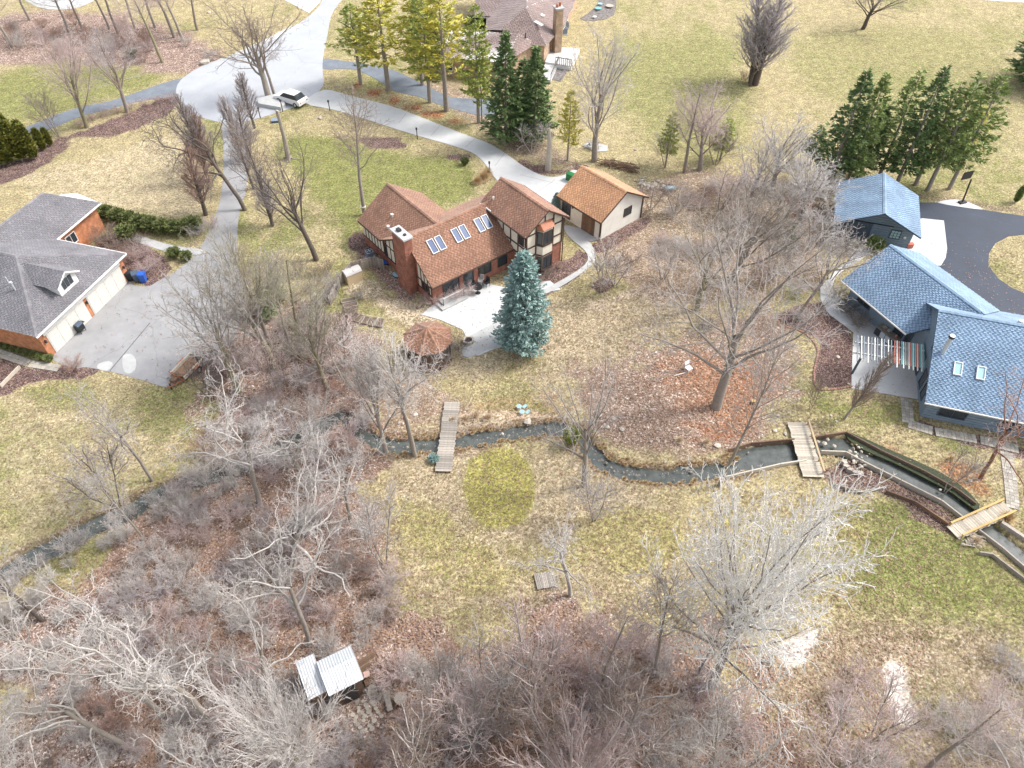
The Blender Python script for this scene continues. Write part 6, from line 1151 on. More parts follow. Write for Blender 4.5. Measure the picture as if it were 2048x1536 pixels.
T('gnarly', 3, (1140, 1192), (1250, 1010), 120, 'bark_pale', 'bark_pale', 'twig_pale', 'pale leaning fruit tree by the square plank platform', rz=.3)
# ---- band between the drives and the houses
T('vase', 1, (478, 783), (385, 520), 110, 'bark_olive', 'bark', 'twig_grey', 'large fanning tree right of the utility trailer', lean=(-.10, 0), rz=0)
T('spread', 2, (552, 738), (420, 480), 120, 'bark_olive', 'twig_grey', 'twig_olive', 'leaning olive-trunked tree at the right of the grey drive', lean=(-.12, 0), rz=0); T('vase', 3, (540, 690), (490, 430), 95, 'bark', 'bark', 'twig_olive', 'pale tan-twigged tree on the bend of the grey drive')
T('forest', 1, (605, 690), (590, 470), 80, 'bark_olive', 'twig_olive', 'twig_olive', 'tall olive tree in the wood left of the raised beds'); T('forest', 2, (580, 690), (560, 480), 60, 'bark', 'twig_olive', 'twig_grey', 'thin tree behind the small evergreen by the drive')
T('vase', 2, (655, 780), (610, 560), 80, 'bark_olive', 'bark', 'twig_olive', 'tan bushy tree in the wood below the picket fence'); T('sapling', 3, (560, 790), (545, 660), 60, 'bark', 'twig_brown', 'twig_pink', 'multi-stem tree in the thicket above the creek'); T('sapling', 1, (690, 760), (680, 640), 70, 'bark', 'twig_brown', 'twig_pink', 'pinkish multi-stem tree near the raised beds')
T('sapling', 2, (425, 800), (410, 700), 40, 'bark_dark', 'bark_dark', 'twig_dark', 'dark slender stems on the verge below the trailer'); T('gnarly', 2, (305, 962), (285, 745), 62, 'bark', 'bark', 'twig_grey', 'twisting tree standing alone at the edge of the left lawn', rz=.8)
T('sapling', 3, (235, 1010), (200, 880), 80, 'bark_dark', 'twig_brown', 'twig_grey', 'fanning tree on the creek bank at the left lawn'); T('spread', 3, (85, 1240), (40, 960), 90, 'bark_dark', 'bark', 'twig_grey', 'dark-trunked tree leaning over the creek at the far left'); T('forest', 1, (290, 1080), (310, 900), 50, 'bark', 'twig_grey', 'twig_grey', 'slim tree just below the twisting lawn-edge tree')
# ---- pale gnarled trees of the lower-left wood
gl = [((520, 1010), (430, 770), 170, 'pale forked tree at the bend of the creek, upper left wood', 1, 0.2), ((610, 960), (600, 790), 130, 'white-limbed tree with upright forks by the creek', 2, 2.1), ((590, 1120), (400, 960), 190, 'pale tree whose long limbs reach across the wood toward the lawn', 3, 3.0), ((330, 1430), (200, 1130), 190, 'big pale gnarled tree in the lower left corner wood', 1, 4.0),
      ((420, 1440), (330, 1190), 170, 'white-limbed tree with a low fork left of the cabin', 2, 1.0), ((260, 1500), (120, 1290), 160, 'low spreading pale tree at the bottom left', 3, .5), ((110, 1330), (60, 1170), 110, 'grey tree at the left edge on the straw-coloured slope', 1, 2.5), ((620, 1290), (560, 1080), 130, 'pale tree standing just above the metal-roofed cabin', 2, 5.2), ((545, 1400), (500, 1200), 110, 'olive-grey tree left of the small metal roof', 3, 4.4), ((70, 1560), (10, 1380), 130, 'pale branching tree at the very bottom left', 2, 3.6), ((700, 1040), (690, 850), 110, 'pale thin-limbed tree at the wood edge near the creek', 1, 5.0), ((500, 1590), (450, 1380), 130, 'pale tree on the bottom edge left of the fan-shaped tree', 3, 1.7)]
for b, t, w, lb, sd, rz_ in gl: T('gnarly', sd, b, t, w, 'bark', 'bark_pale', 'twig_pale' if sd != 3 else 'twig_grey', lb, rz=rz_)
T('fan', 1, (600, 1530), (620, 1330), 140, 'bark_olive', 'twig_pale', 'twig_pale', 'fan-shaped tree of straight pale shoots below the metal-roofed cabin'); T('fan', 2, (1140, 1600), (1150, 1440), 130, 'bark_olive', 'twig_pale', 'twig_pink', 'fan-shaped pink-white tree at the bottom centre')
T('spread', 1, (1990, 1620), (1950, 1270), 200, 'bark', 'bark_pale', 'twig_pale', 'large pale-limbed tree filling the bottom right corner'); T('forest', 2, (1850, 1540), (1845, 1290), 90, 'bark', 'twig_grey', 'twig_pink', 'thin pinkish tree over the right sandy patch'); T('gnarly', 2, (2060, 1480), (2080, 1240), 150, 'bark', 'bark_pale', 'twig_pink', 'pinkish crooked tree at the right edge below the lawn')
ml = [((1070, 1400), (1065, 1190), 90, 'thin tree in the middle of the lower thicket'), ((990, 1420), (1000, 1260), 80, 'crooked sapling under the lower lawn edge'), ((1305, 1350), (1330, 1140), 80, 'slim dark tree between the platform and huge round tree'), ((1200, 1370), (1210, 1190), 75, 'greyish tree above the pale flat stones'), ((895, 1430), (885, 1310), 65, 'small white twiggy tree right of the wooden spool'), ((1240, 1530), (1270, 1330), 120, 'pink twiggy tree at the bottom centre right'), ((950, 1500), (930, 1380), 90, 'small pale tree at the bottom, right of the cabin path'), ((1420, 1560), (1450, 1400), 100, 'pinkish tree on the bottom edge below the huge round tree'), ((1060, 1500), (1060, 1340), 100, 'pale forked tree in the lower thicket'), ((1640, 1560), (1660, 1400), 110, 'grey-pink tree right of the straw tuft'), ((770, 1130), (760, 990), 70, 'thin tree at the wood edge left of the mossy lawn'), ((840, 1560), (830, 1440), 90, 'low pale tree at the bottom edge'), ((1745, 1480), (1730, 1340), 90, 'slim tree left of the right sandy patch')]
for i, (b, t, w, lb) in enumerate(ml): T('forest' if i in (2, 3) else 'sapling', 1 + i % 3, b, t, w, 'bark', 'twig_pale' if i % 2 else 'twig_grey', ('twig_pink', 'twig_grey', 'twig_brown')[i % 3], lb)
# ---- thicket between the houses (centre right)
for i, (b, t, w, tw) in enumerate((((1440, 420), (1440, 320), 60, 'twig_pink'), ((1500, 430), (1510, 320), 60, 'twig_grey'), ((1350, 430), (1350, 350), 45, 'twig_brown'), ((1560, 450), (1570, 350), 55, 'twig_pale'), ((1620, 500), (1630, 390), 60, 'twig_pale'), ((1640, 410), (1660, 330), 45, 'twig_grey'), ((1480, 500), (1480, 400), 55, 'twig_brown'), ((1540, 560), (1560, 450), 60, 'twig_grey'), ((1300, 420), (1295, 360), 35, 'twig_brown'), ((1660, 560), (1690, 470), 55, 'twig_grey'), ((1325, 560), (1320, 470), 50, 'twig_grey'), ((1430, 330), (1440, 250), 45, 'twig_brown'), ((1330, 330), (1320, 260), 35, 'twig_olive'))):
    T('sapling', 1 + i % 3, b, t, w, 'bark', 'twig_grey', tw, where('small', 'leafless thicket tree', *b), group='small trees of the central thicket', name='thicket_tree')
# ---- shrubs: understory
def in_poly(x, y, pl):
    c = False
    for i in range(len(pl)):
        (ax, ay), (bx, by) = pl[i], pl[(i + 1) % len(pl)]
        if (ay > y) != (by > y) and x < (bx - ax) * (y - ay) / (by - ay) + ax: c = not c
    return c
def scatter(poly, n, f, avoid=()):
    xs = [p[0] for p in poly]; ys = [p[1] for p in poly]; k = 0; tries = 0; used = []
    while k < n and tries < n * 60:
        tries += 1; x, y = trng.uniform(min(xs), max(xs)), trng.uniform(min(ys), max(ys))
        if not in_poly(x, y, poly) or any(abs(x - ax) < r_ and abs(y - ay) < r2 for ax, ay, r_, r2 in avoid): continue
        if any((x - u) ** 2 + (y - v) ** 2 < 26 ** 2 * (y / 900) for u, v in used): continue
        used.append((x, y)); f(x, y); k += 1
WOOD = [(420, 760), (480, 640), (560, 600), (660, 640), (730, 700), (740, 860), (720, 960), (770, 1100), (820, 1250), (860, 1330), (1000, 1310), (1180, 1260), (1380, 1330), (1480, 1420), (1540, 1600), (1200, 1640), (600, 1640), (100, 1640), (150, 1420), (170, 1200), (330, 1060), (400, 900)]
AV = ((665, 1370, 120, 120), (740, 1440, 90, 60))
def sh(x, y, h=(1.3, 2.6), tw=('twig_pink', 'twig_pale', 'twig_violet', 'twig_grey', 'twig_rust', 'twig_grey', 'twig_pink'), lb='wood shrub', g='undergrowth shrubs of the lower wood'):
    p = G(x, y); m = tw[trng.randrange(len(tw))]; hh = trng.uniform(*h); f = (hh - h[0]) / (h[1] - h[0]); cw = {'twig_pink': 'pinkish', 'twig_pale': 'whitish', 'twig_violet': 'violet-grey', 'twig_grey': 'grey', 'twig_rust': 'russet', 'twig_brown': 'brown'}[m]
    tree('shrub', 1 + trng.randrange(3), p[0], p[1], hh, trng.uniform(.9, 1.5), m, m, m, where(('low', 'mid-height', 'tall')[min(2, int(f * 3))], cw + ' leafless ' + lb, x, y), 'shrub', g, name='bare_shrub')
scatter(WOOD, 185, sh, AV)
# low brush too tangled to count: one object per bark tone, shrub shapes scattered by geometry nodes
def brush_stuff(regions, m, label, seed):
    V, RO, SC = [], [], []
    for poly, n, h in regions: scatter(poly, n, lambda x, y: (V.append(G(x, y)), RO.append((0., 0., trng.uniform(0, 6.28))), SC.append(trng.uniform(*h))))
    src = []
    for part in proto('shrub', seed)[:3]: src.append(with_mat(part, m))
    me = bpy.data.meshes.new('brush'); me.from_pydata(V, [], [])
    a = me.attributes.new('turn', 'FLOAT_VECTOR', 'POINT'); a.data.foreach_set('vector', [c for r_ in RO for c in r_]); a = me.attributes.new('size', 'FLOAT', 'POINT'); a.data.foreach_set('value', SC)
    o = link('brush', me); tag(o, label, 'brush', None, 'stuff')
    vs, ps = [], []; off = 0
    for p_ in src:
        n = len(p_.vertices); b_ = np.empty(n * 3, np.float32); p_.vertices.foreach_get('co', b_); f_ = np.empty(len(p_.loops), np.int32); p_.loops.foreach_get('vertex_index', f_); vs.append(b_.reshape(-1, 3)); ps.append(f_.reshape(-1, 4) + off); off += n
    so = bpy.data.objects.new('brush_shape', fast_mesh('brush_shape', np.concatenate(vs) / proto('shrub', seed)[3], np.concatenate(ps), M[m], True))
    ng = bpy.data.node_groups.new('brush_scatter', 'GeometryNodeTree'); ng.interface.new_socket('Geometry', in_out='INPUT', socket_type='NodeSocketGeometry'); ng.interface.new_socket('Geometry', in_out='OUTPUT', socket_type='NodeSocketGeometry')
    N, L = ng.nodes, ng.links; gi = N.new('NodeGroupInput'); go = N.new('NodeGroupOutput'); ip = N.new('GeometryNodeInstanceOnPoints'); oi = N.new('GeometryNodeObjectInfo'); oi.inputs['Object'].default_value = so
    na = N.new('GeometryNodeInputNamedAttribute'); na.data_type = 'FLOAT_VECTOR'; na.inputs['Name'].default_value = 'turn'; nb_ = N.new('GeometryNodeInputNamedAttribute'); nb_.data_type = 'FLOAT'; nb_.inputs['Name'].default_value = 'size'
    L.new(gi.outputs[0], ip.inputs['Points']); L.new(oi.outputs['Geometry'], ip.inputs['Instance']); L.new(na.outputs['Attribute'], ip.inputs['Rotation']); L.new(nb_.outputs['Attribute'], ip.inputs['Scale']); L.new(ip.outputs[0], go.inputs[0])
    md = o.modifiers.new('scatter', 'NODES'); md.node_group = ng
CRK = [(0, 1180), (150, 1090), (300, 990), (430, 930), (600, 860), (690, 810), (700, 880), (560, 960), (420, 1010), (300, 1060), (180, 1140), (60, 1230), (-20, 1260)]; SLP = [(-20, 1240), (150, 1180), (240, 1300), (200, 1540), (-20, 1540)]; LNE = [(480, 560), (640, 520), (700, 620), (720, 760), (560, 780), (470, 740)]
brush_stuff([(CRK, 26, (1, 2)), (SLP, 12, (.8, 1.6)), (LNE, 14, (1, 1.9)), (WOOD, 85, (1.1, 2.2))], 'twig_grey', 'grey low brush along the creek bank, the left slope and the wood floor', 1)
brush_stuff([(CRK, 10, (1, 1.7)), (SLP, 14, (.8, 1.5)), (WOOD, 60, (1.0, 2.1))], 'twig_pale', 'whitish low brush mixed along the creek bank and the wood floor', 2)
brush_stuff([(LNE, 18, (1, 2)), (WOOD, 40, (.8, 1.3)), (SLP, 6, (.8, 1.4))], 'twig_brown', 'brown low brush on the wood floor and between the drive and the fence', 3)
scatter([(1300, 380), (1650, 360), (1670, 560), (1600, 620), (1460, 640), (1330, 560)], 22, lambda x, y: sh(x, y, (1.0, 2.0), lb='thicket shrub', g='brush of the central thicket'))
scatter([(-20, 60), (150, 40), (420, 90), (430, 140), (330, 148), (150, 120), (-20, 120)], 24, lambda x, y: sh(x, y, (1.5, 3.2), ('twig_pink', 'twig_rust', 'twig_grey'), 'far-wood brush', 'brush of the far wood'))
scatter([(1660, 1340), (2048, 1280), (2100, 1600), (1600, 1600)], 18, lambda x, y: sh(x, y, (1.0, 2.0), ('twig_pink', 'twig_grey'), 'corner shrub', 'shrubs of the lower right corner'), ((1800, 1400, 75, 90),))
for x, y, h, w, m, lb in ((215, 485, 1.9, 1.7, 'twig_brown', 'large rounded brown shrub at the gable of the brick house'), (235, 505, 1.8, 1.5, 'twig_brown', 'second rounded brown shrub against the brick gable'), (250, 528, 1.7, 1.4, 'twig_rust', 'russet shrub nearest the garage bins'), (282, 515, 1.5, 1.6, 'twig_pink', 'low crimson-pink shrub by the drive curve'), (300, 540, 1.3, 1.5, 'twig_pink', 'low pink shrub above the blue bin'), (275, 490, 1.2, 1.2, 'twig_brown', 'small brown shrub in the middle of the entry bed'),
                          (150, 738, 1.3, 1.1, 'twig_rust', 'rounded reddish shrub at the near corner of the brick garage'), (400, 470, 1.6, 1.2, 'twig_grey', 'grey twiggy shrub on the inner curve of the drive'), (425, 455, 1.4, 1.0, 'twig_pink', 'pinkish shrub at the end of the hedge'), (432, 770, 1.3, 1.2, 'twig_dark', 'dark grey brush behind the utility trailer'), (440, 735, 1.3, 1.1, 'twig_violet', 'violet-grey brush right of the utility trailer'), (893, 715, 1.8, 1.5, 'twig_grey', 'grey bush at the right foot of the gazebo'), (915, 700, 1.6, 1.3, 'twig_dark', 'dark bush between the gazebo and grey patio'), (820, 715, 1.6, 1.2, 'twig_dark', 'bush at the left foot of the gazebo'),
                          (1665, 590, 1.4, 1.2, 'twig_grey', 'grey shrub between the white path and blue wing'), (1690, 625, 1.5, 1.3, 'twig_dark', 'dark shrub under the blue wing eave'), (1715, 650, 1.3, 1.2, 'twig_brown', 'brown shrub left of the grill counter'), (1600, 640, 1.4, 1.4, 'twig_grey', 'low grey bush at the top of the leafy bed'), (1410, 660, 1.4, 1.5, 'twig_dark', 'dark shrub behind the very large oak'), (1095, 550, .8, .9, 'twig_brown', 'low brown shrub under the bay window'), (1110, 535, .8, .9, 'twig_rust', 'low russet shrub near the bay window corner'), (1075, 570, .8, .8, 'twig_brown', 'low brown shrub beside the blue spruce and path'),
                          (1490, 160, 1.2, 1.0, 'twig_rust', 'rusty shrub at the foot of the violet-grey oval tree'), (665, 570, 1.3, 1.1, 'twig_violet', 'violet brush at the low end of the picket fence'), (655, 600, 1.5, 1.3, 'twig_violet', 'violet brush left of the raised beds'), (720, 600, 1.2, .5, 'twig_grey', 'thin shrub in the pale straw yard'), (910, 600, 1.6, 1.0, 'twig_pink', 'pinkish shrub in front of the patio doors'), (935, 590, 1.5, .9, 'twig_pink', 'second pinkish shrub in front of the patio doors'), (866, 610, 1.5, 1.1, 'twig_pink', 'twiggy shrub at the near corner of the timbered house')):
    p = G(x, y); tree('shrub', 1 + trng.randrange(3), p[0], p[1], h, w, m, m, m, lb, 'shrub', None, name='bare_shrub')
for x, y in ((160, 252), (185, 240), (210, 232), (235, 225), (262, 218), (290, 212), (318, 205), (342, 200)):
    p = G(x, y); tree('shrub', 1 + trng.randrange(3), p[0], p[1], .9, 1.5, 'twig_rust', 'twig_rust', 'twig_pink', ['westernmost crimson shrub by the slim multi-stem tree', 'crimson shrub left of the leaning pinkish tree', 'crimson shrub right of the leaning pinkish tree', 'crimson shrub left of the low-branched violet tree', 'crimson shrub right of the low-branched violet tree', 'crimson shrub in the widest part of the long bed', 'crimson shrub second from the street circle', 'crimson shrub nearest the street circle'][min(7, int((x - 150) / 26))], 'shrub', 'low crimson shrubs in the long bed', name='bare_shrub')
# ================================================================ EVERGREENS
def leafmat(name, c, c2, c3=None):
    m = bpy.data.materials.new(name); m.use_nodes = True; nt = m.node_tree; N = nt.nodes; L = nt.links; b = N['Principled BSDF']; b.inputs['Roughness'].default_value = .7; b.inputs['Specular IOR Level'].default_value = .3
    g = N.new('ShaderNodeNewGeometry'); rp = N.new('ShaderNodeValToRGB'); e = rp.color_ramp.elements; e[0].color = c2 + (1,); e[1].color = c + (1,)
    if c3: x = e.new(.85); x.color = c + (1,); e[2].color = c3 + (1,)
    tc = N.new('ShaderNodeTexCoord'); nz = N.new('ShaderNodeTexNoise'); nz.inputs['Scale'].default_value = 1.1; L.new(tc.outputs['Object'], nz.inputs['Vector'])
    ad = N.new('ShaderNodeMath'); ad.operation = 'MULTIPLY_ADD'; ad.inputs[1].default_value = .45; L.new(g.outputs['Random Per Island'], ad.inputs[0])
    mr = N.new('ShaderNodeMapRange'); mr.inputs['From Min'].default_value = .35; mr.inputs['From Max'].default_value = .65; mr.inputs['To Max'].default_value = .55; L.new(nz.outputs[0], mr.inputs['Value']); L.new(mr.outputs[0], ad.inputs[2]); L.new(ad.outputs[0], rp.inputs[0])
    L.new(rp.outputs[0], b.inputs['Base Color'])
    b.inputs['Subsurface Weight'].default_value = 0
    return m
M['spruce_blue'] = leafmat('blue_spruce_needles', (.36, .50, .47), (.15, .25, .23), (.60, .70, .68)); M['spruce'] = leafmat('spruce_needles', (.17, .25, .09), (.07, .115, .04), (.31, .39, .15)); M['spruce_light'] = leafmat('light_spruce_needles', (.29, .36, .11), (.12, .17, .05), (.48, .52, .18))
M['pine'] = leafmat('yellow_green_pine_needles', (.62, .53, .09), (.30, .34, .07), (.80, .60, .09)); M['pine_green'] = leafmat('pine_needles', (.42, .45, .11), (.18, .25, .06), (.62, .56, .14)); M['arbor'] = leafmat('arborvitae_leaves', (.19, .19, .035), (.07, .085, .018), (.36, .28, .05)); M['hedge'] = leafmat('hedge_leaves', (.20, .23, .075), (.09, .11, .04), (.32, .33, .13))
def conifer(h, rb, seed, z0=.08, nb=150, sprays=11, sl=.38, droop=.25, shape=1.0, fan=6, wid=.085, gap=0., up=.0, dense=1.):
    """one mesh of needle sprays, one of branches; every spray is a few pointed blades fanned in three dimensions"""
    rg = np.random.RandomState(seed); V = []; LN = []
    for i in range(nb):
        t = z0 + (1 - z0) * ((i + rg.rand()) / nb) ** 1.0; z = t * h; prof = (1 - (t - z0) / (1 - z0)) ** shape * min(1, .55 + (t - z0) * 4)
        if gap and rg.rand() < gap: continue
        L_ = rb * prof * rg.uniform(.72, 1.1) + .12; a = i * 2.399 + rg.uniform(-.3, .3); el = up + .12 - droop * (1 - t) + rg.uniform(-.12, .12); d = np.array([math.cos(a) * math.cos(el), math.sin(a) * math.cos(el), math.sin(el)])
        n = 5; s = np.linspace(0, 1, n); pts = np.array([0, 0, z]) + d * (s * L_)[:, None]; pts[:, 2] += -droop * L_ * .35 * np.sin(s * math.pi * .8) + s ** 3 * L_ * .12; LN.append((1, [tuple(p) for p in pts], list(np.linspace(.012 + .012 * L_, .008, n))))
        side = np.array([-math.sin(a), math.cos(a), 0]); k = max(3, int(sprays * (L_ / rb) * dense + 2))
        for j in range(k):
            u = (.18 if L_ > .6 else 0) + .82 * (j + rg.rand()) / k; f = u * (n - 1); q = int(min(f, n - 2)); p = pts[q] * (1 - (f - q)) + pts[q + 1] * (f - q); off = rg.uniform(-1, 1) * L_ * .34 * (1 - u * .65); p = p + side * off + np.array([0, 0, -abs(off) * .15 + rg.uniform(-.05, .05)])
            dr = d * .75 + side * np.sign(off) * .55 + rg.normal(0, .25, 3); dr /= np.linalg.norm(dr); ax = np.cross(dr, [0, 0, 1]); ax /= np.linalg.norm(ax) + 1e-6; bx = np.cross(ax, dr)
            for m_ in range(fan):
                b = dr + ax * rg.uniform(-.75, .75) + bx * rg.uniform(-.35, .6); b /= np.linalg.norm(b); w = np.cross(b, rg.normal(0, 1, 3)); w /= np.linalg.norm(w) + 1e-6; l = sl * rg.uniform(.6, 1.15); ww = wid * rg.uniform(.7, 1.2)
                c = p + rg.normal(0, .05, 3); V += [c - w * ww * .35, c + b * l * .5 - w * ww, c + b * l, c + b * l * .45 + w * ww]
    V = np.array(V); F = np.arange(len(V)).reshape(-1, 4); return V, F, LN
CP = {}
def cproto(kind):
    if kind not in CP:
        prm = dict(blue=dict(h=9, rb=2.3, seed=3, nb=300, sprays=15, sl=.30, droop=.18, shape=.6, fan=6, wid=.055, z0=.05), spruce=dict(h=11, rb=2.3, seed=4, nb=150, sprays=13, sl=.42, droop=.35, shape=.9, fan=5, wid=.075, z0=.1), spruce2=dict(h=11, rb=2.2, seed=9, nb=105, sprays=13, sl=.42, droop=.32, shape=.8, fan=6, wid=.065, z0=.16, gap=.2), spruce3=dict(h=11, rb=2.3, seed=21, nb=85, sprays=12, sl=.45, droop=.28, shape=.7, fan=6, wid=.06, z0=.24, gap=.28),
                   pine=dict(h=12, rb=3.0, seed=5, nb=64, sprays=20, sl=.42, droop=.1, shape=.75, fan=6, wid=.06, z0=.28, gap=.22, up=.12), pine2=dict(h=12, rb=2.7, seed=6, nb=62, sprays=20, sl=.42, droop=.15, shape=.6, fan=6, wid=.06, z0=.25, gap=.15, up=.1), arbor=dict(h=4.5, rb=1.2, seed=7, nb=190, sprays=7, sl=.42, droop=-.2, shape=.55, fan=5, wid=.085, z0=.02, up=.8), bush=dict(h=1.2, rb=1.0, seed=8, nb=90, sprays=7, sl=.26, droop=-.1, shape=.4, fan=5, wid=.06, z0=.05, up=.3))[kind]
        V, F, LN = conifer(**prm); h = prm['h']; tr = [(0, [(0, 0, h * k / 6) for k in range(7)], [max(.02, (.018 * h) * (1 - k / 6.3)) for k in range(7)])]
        CP[kind] = (fast_mesh(kind + '_needles', V, F), tubes(LN, kind + '_branches', None, 3), tubes(tr, kind + '_trunk', None, 8), h, prm['rb'])
    return CP[kind]
def ever(kind, base, top, wpx, m, label, cat='tree', name='spruce_tree', group=None, lean=(0, 0), hh=None):
    x, y, _ = G(*base); h = hh or top_z(*base, *top); nd, br_, tr, H0, R0 = cproto(kind); s = h / H0; p0 = PX(x, y, h * .3); dpx = PX(x + 1, y, h * .3)[0] - p0[0]; sx = (wpx / dpx) / R0; sx = min(max(sx, s * .5), s * 2.2)
    t = thing(name, label, cat, (x, y, 0), trng.uniform(0, 6.28) if lean == (0, 0) else 0, group, (sx, sx, s)); t.rotation_euler.y = lean[0]
    link('trunk', with_mat(tr, 'bark'), t); link('branches', with_mat(br_, 'bark'), t); link('needles', with_mat(nd, m), t); return t
ever('blue', (1045, 695), (1020, 505), 62, 'spruce_blue', 'blue spruce standing between the patio and the sloping lawn', name='blue_spruce')
ever('blue', (1112, 428), (1106, 385), 15, 'spruce_blue', 'small blue spruce between the timbered house and cream garage', name='blue_spruce')
ever('spruce', (1012, 290), (1030, 65), 52, 'spruce', 'tallest dark spruce left of the pair beside the white drive'); ever('spruce', (1068, 285), (1072, 95), 50, 'spruce', 'darker right-hand spruce of the pair beside the white drive'); ever('spruce2', (1045, 270), (1048, 120), 45, 'spruce', 'dark spruce squeezed behind the pair beside the white drive')
for b, t, w, k, m, lb in (((722, 168), (670, 10), 62, 'pine', 'pine_green', 'leftmost yellow-green pine of the row by the white drive'), ((777, 180), (750, -40), 78, 'pine', 'pine', 'second yellow pine from the left of the row'), ((860, 205), (830, -20), 58, 'pine2', 'pine_green', 'greener pine in the middle of the row over the blue lane'), ((893, 222), (868, -30), 84, 'pine', 'pine', 'broad golden pine at the heart of the row'), ((957, 246), (930, 10), 46, 'pine2', 'pine_green', 'thin-crowned pine left of the dark spruces'), ((964, 246), (958, 90), 22, 'pine2', 'pine_green', 'slender green pine touching the thin-crowned one'), ((845, 170), (800, -30), 55, 'pine2', 'pine', 'yellow pine partly hidden behind the golden pine'), ((1135, 320), (1128, 180), 30, 'pine2', 'pine', 'small yellow-green pine beside the pale snag'), ((1330, 335), (1335, 225), 26, 'pine2', 'pine_green', 'small green pine left of the pinkish tall tree'), ((1440, 320), (1440, 235), 30, 'pine2', 'pine_green', 'muted green pine in the central thicket'), ((1925, 300), (1940, 210), 40, 'pine2', 'pine', 'yellow-leaved conifer behind the right end of the spruce row')): ever(k, b, t, w, m, lb, name='pine_tree')
for b, t, w, m, lb in (((1655, 372), (1655, 135), 50, 'spruce', 'leftmost and darkest spruce of the row behind the blue garage'), ((1690, 375), (1735, 145), 40, 'spruce_light', 'second spruce of the row behind the blue garage'), ((1755, 360), (1790, 138), 45, 'spruce_light', 'third spruce of the row, above the blue garage ridge'), ((1790, 375), (1830, 128), 45, 'spruce', 'fourth spruce of the row, over the blue garage'), ((1830, 370), (1880, 160), 45, 'spruce_light', 'fifth spruce of the row with bare lower trunk'), ((1855, 380), (1965, 150), 50, 'spruce_light', 'sixth spruce, leaning right with a pale trunk'), ((1898, 378), (1960, 130), 48, 'spruce_light', 'rightmost tall spruce of the row by the basketball hoop'), ((1720, 350), (1700, 200), 42, 'spruce', 'shorter spruce filling the gap at the left of the row'), ((1620, 330), (1625, 250), 30, 'spruce', 'small dark spruce left of the row')): ever(('spruce2', 'spruce3')[b[0] % 3 == 0 or b[0] > 1840], b, t, w * 1.1, m, lb, group='row of spruces behind the blue garage')
ever('spruce', (2075, 170), (2070, -30), 85, 'spruce', 'huge dark green conifer at the top right corner'); ever('spruce', (538, 635), (535, 560), 25, 'spruce', 'small dark evergreen beside the grey drive'); ever('spruce', (556, 600), (552, 540), 22, 'spruce_light', 'second small evergreen beside the grey drive'); ever('spruce', (1575, 495), (1580, 450), 18, 'spruce', 'small round spruce in front of the leafless thicket'); ever('arbor', (2030, 405), (2034, 372), 11, 'spruce_light', 'small conical shrub on the verge by the blacktop', name='arborvitae')
for i, (x, y, w, h) in enumerate(((20, 330, 30, 5.2), (45, 322, 26, 4.6), (70, 318, 22, 4.0), (-5, 335, 28, 5), (30, 300, 24, 4.6), (60, 302, 20, 3.6), (88, 300, 15, 2.6), (102, 292, 12, 2.2), (8, 305, 24, 4.8))): ever('arbor', (x, y), (x, y - 50), w, 'arbor', ['front arborvitae of the left cluster, second from the edge', 'front arborvitae in the middle of the left cluster', 'front arborvitae at the right of the left cluster', 'arborvitae cut by the left picture edge', 'rear arborvitae in the middle of the left cluster', 'rear arborvitae at the right of the left cluster', 'small arborvitae at the right tip of the cluster', 'smallest dark arborvitae next to the red bed', 'rear arborvitae near the left picture edge'][i], name='arborvitae', group='arborvitae cluster on the left', hh=h)
for i, (x, y) in enumerate(((215, 438), (240, 445), (262, 452), (285, 458), (305, 462), (330, 466), (352, 468), (372, 466), (392, 462))): ever('bush', (x, y), (x, y - 20), 19, 'hedge', f'clipped green hedge shrub, {("first", "second", "third", "fourth", "fifth", "sixth", "seventh", "eighth", "last")[i]} counting from the brick gable', cat='hedge', name='hedge_shrub', group='hedge along the brick house front walk', hh=1.3)
for x, y, m, hh, w, lb in ((1745, 500, 'spruce_light', 1.1, 20, 'leafy green shrub between the blue garage and blue wing'), (258, 478, 'hedge', 1.3, 22, 'green shrub behind the rounded brown shrubs'), (350, 515, 'hedge', .9, 15, 'yellow-green shrub at the turn of the front walk'), (375, 520, 'hedge', .8, 13, 'grey-green shrub by the drive inner curve'), (868, 922, 'spruce_blue', .5, 12, 'small green tuft at the foot of the long footbridge'), (1143, 890, 'pine_green', 1.6, 18, 'small olive-leaved shrub on the inner creek bank'), (268, 115, 'hedge', 1.0, 12, 'small dark green shrub in the far wood'), (930, 330, 'hedge', .8, 9, 'small green bush by the tan grasses'), (955, 62, 'hedge', 1.6, 30, 'green shrubs in the court of the far tan house')): ever('bush', (x, y), (x, y - 20), w, m, lb, cat='shrub', name='evergreen_shrub', hh=hh)
p = G(30, 700); t = thing('boxwood_hedge', 'low bright green hedge strip along the orange brick wall', 'hedge', G(8, 693)); so = Vector(t.location); nd = with_mat(cproto('bush')[0], 'hedge')
for k in range(8): q = Vector(G(8 + k * 13, 693 + k * 4)) - so; o = link('foliage', nd, t, q, (0, 0, k)); o.scale = (.5, .5, .4)
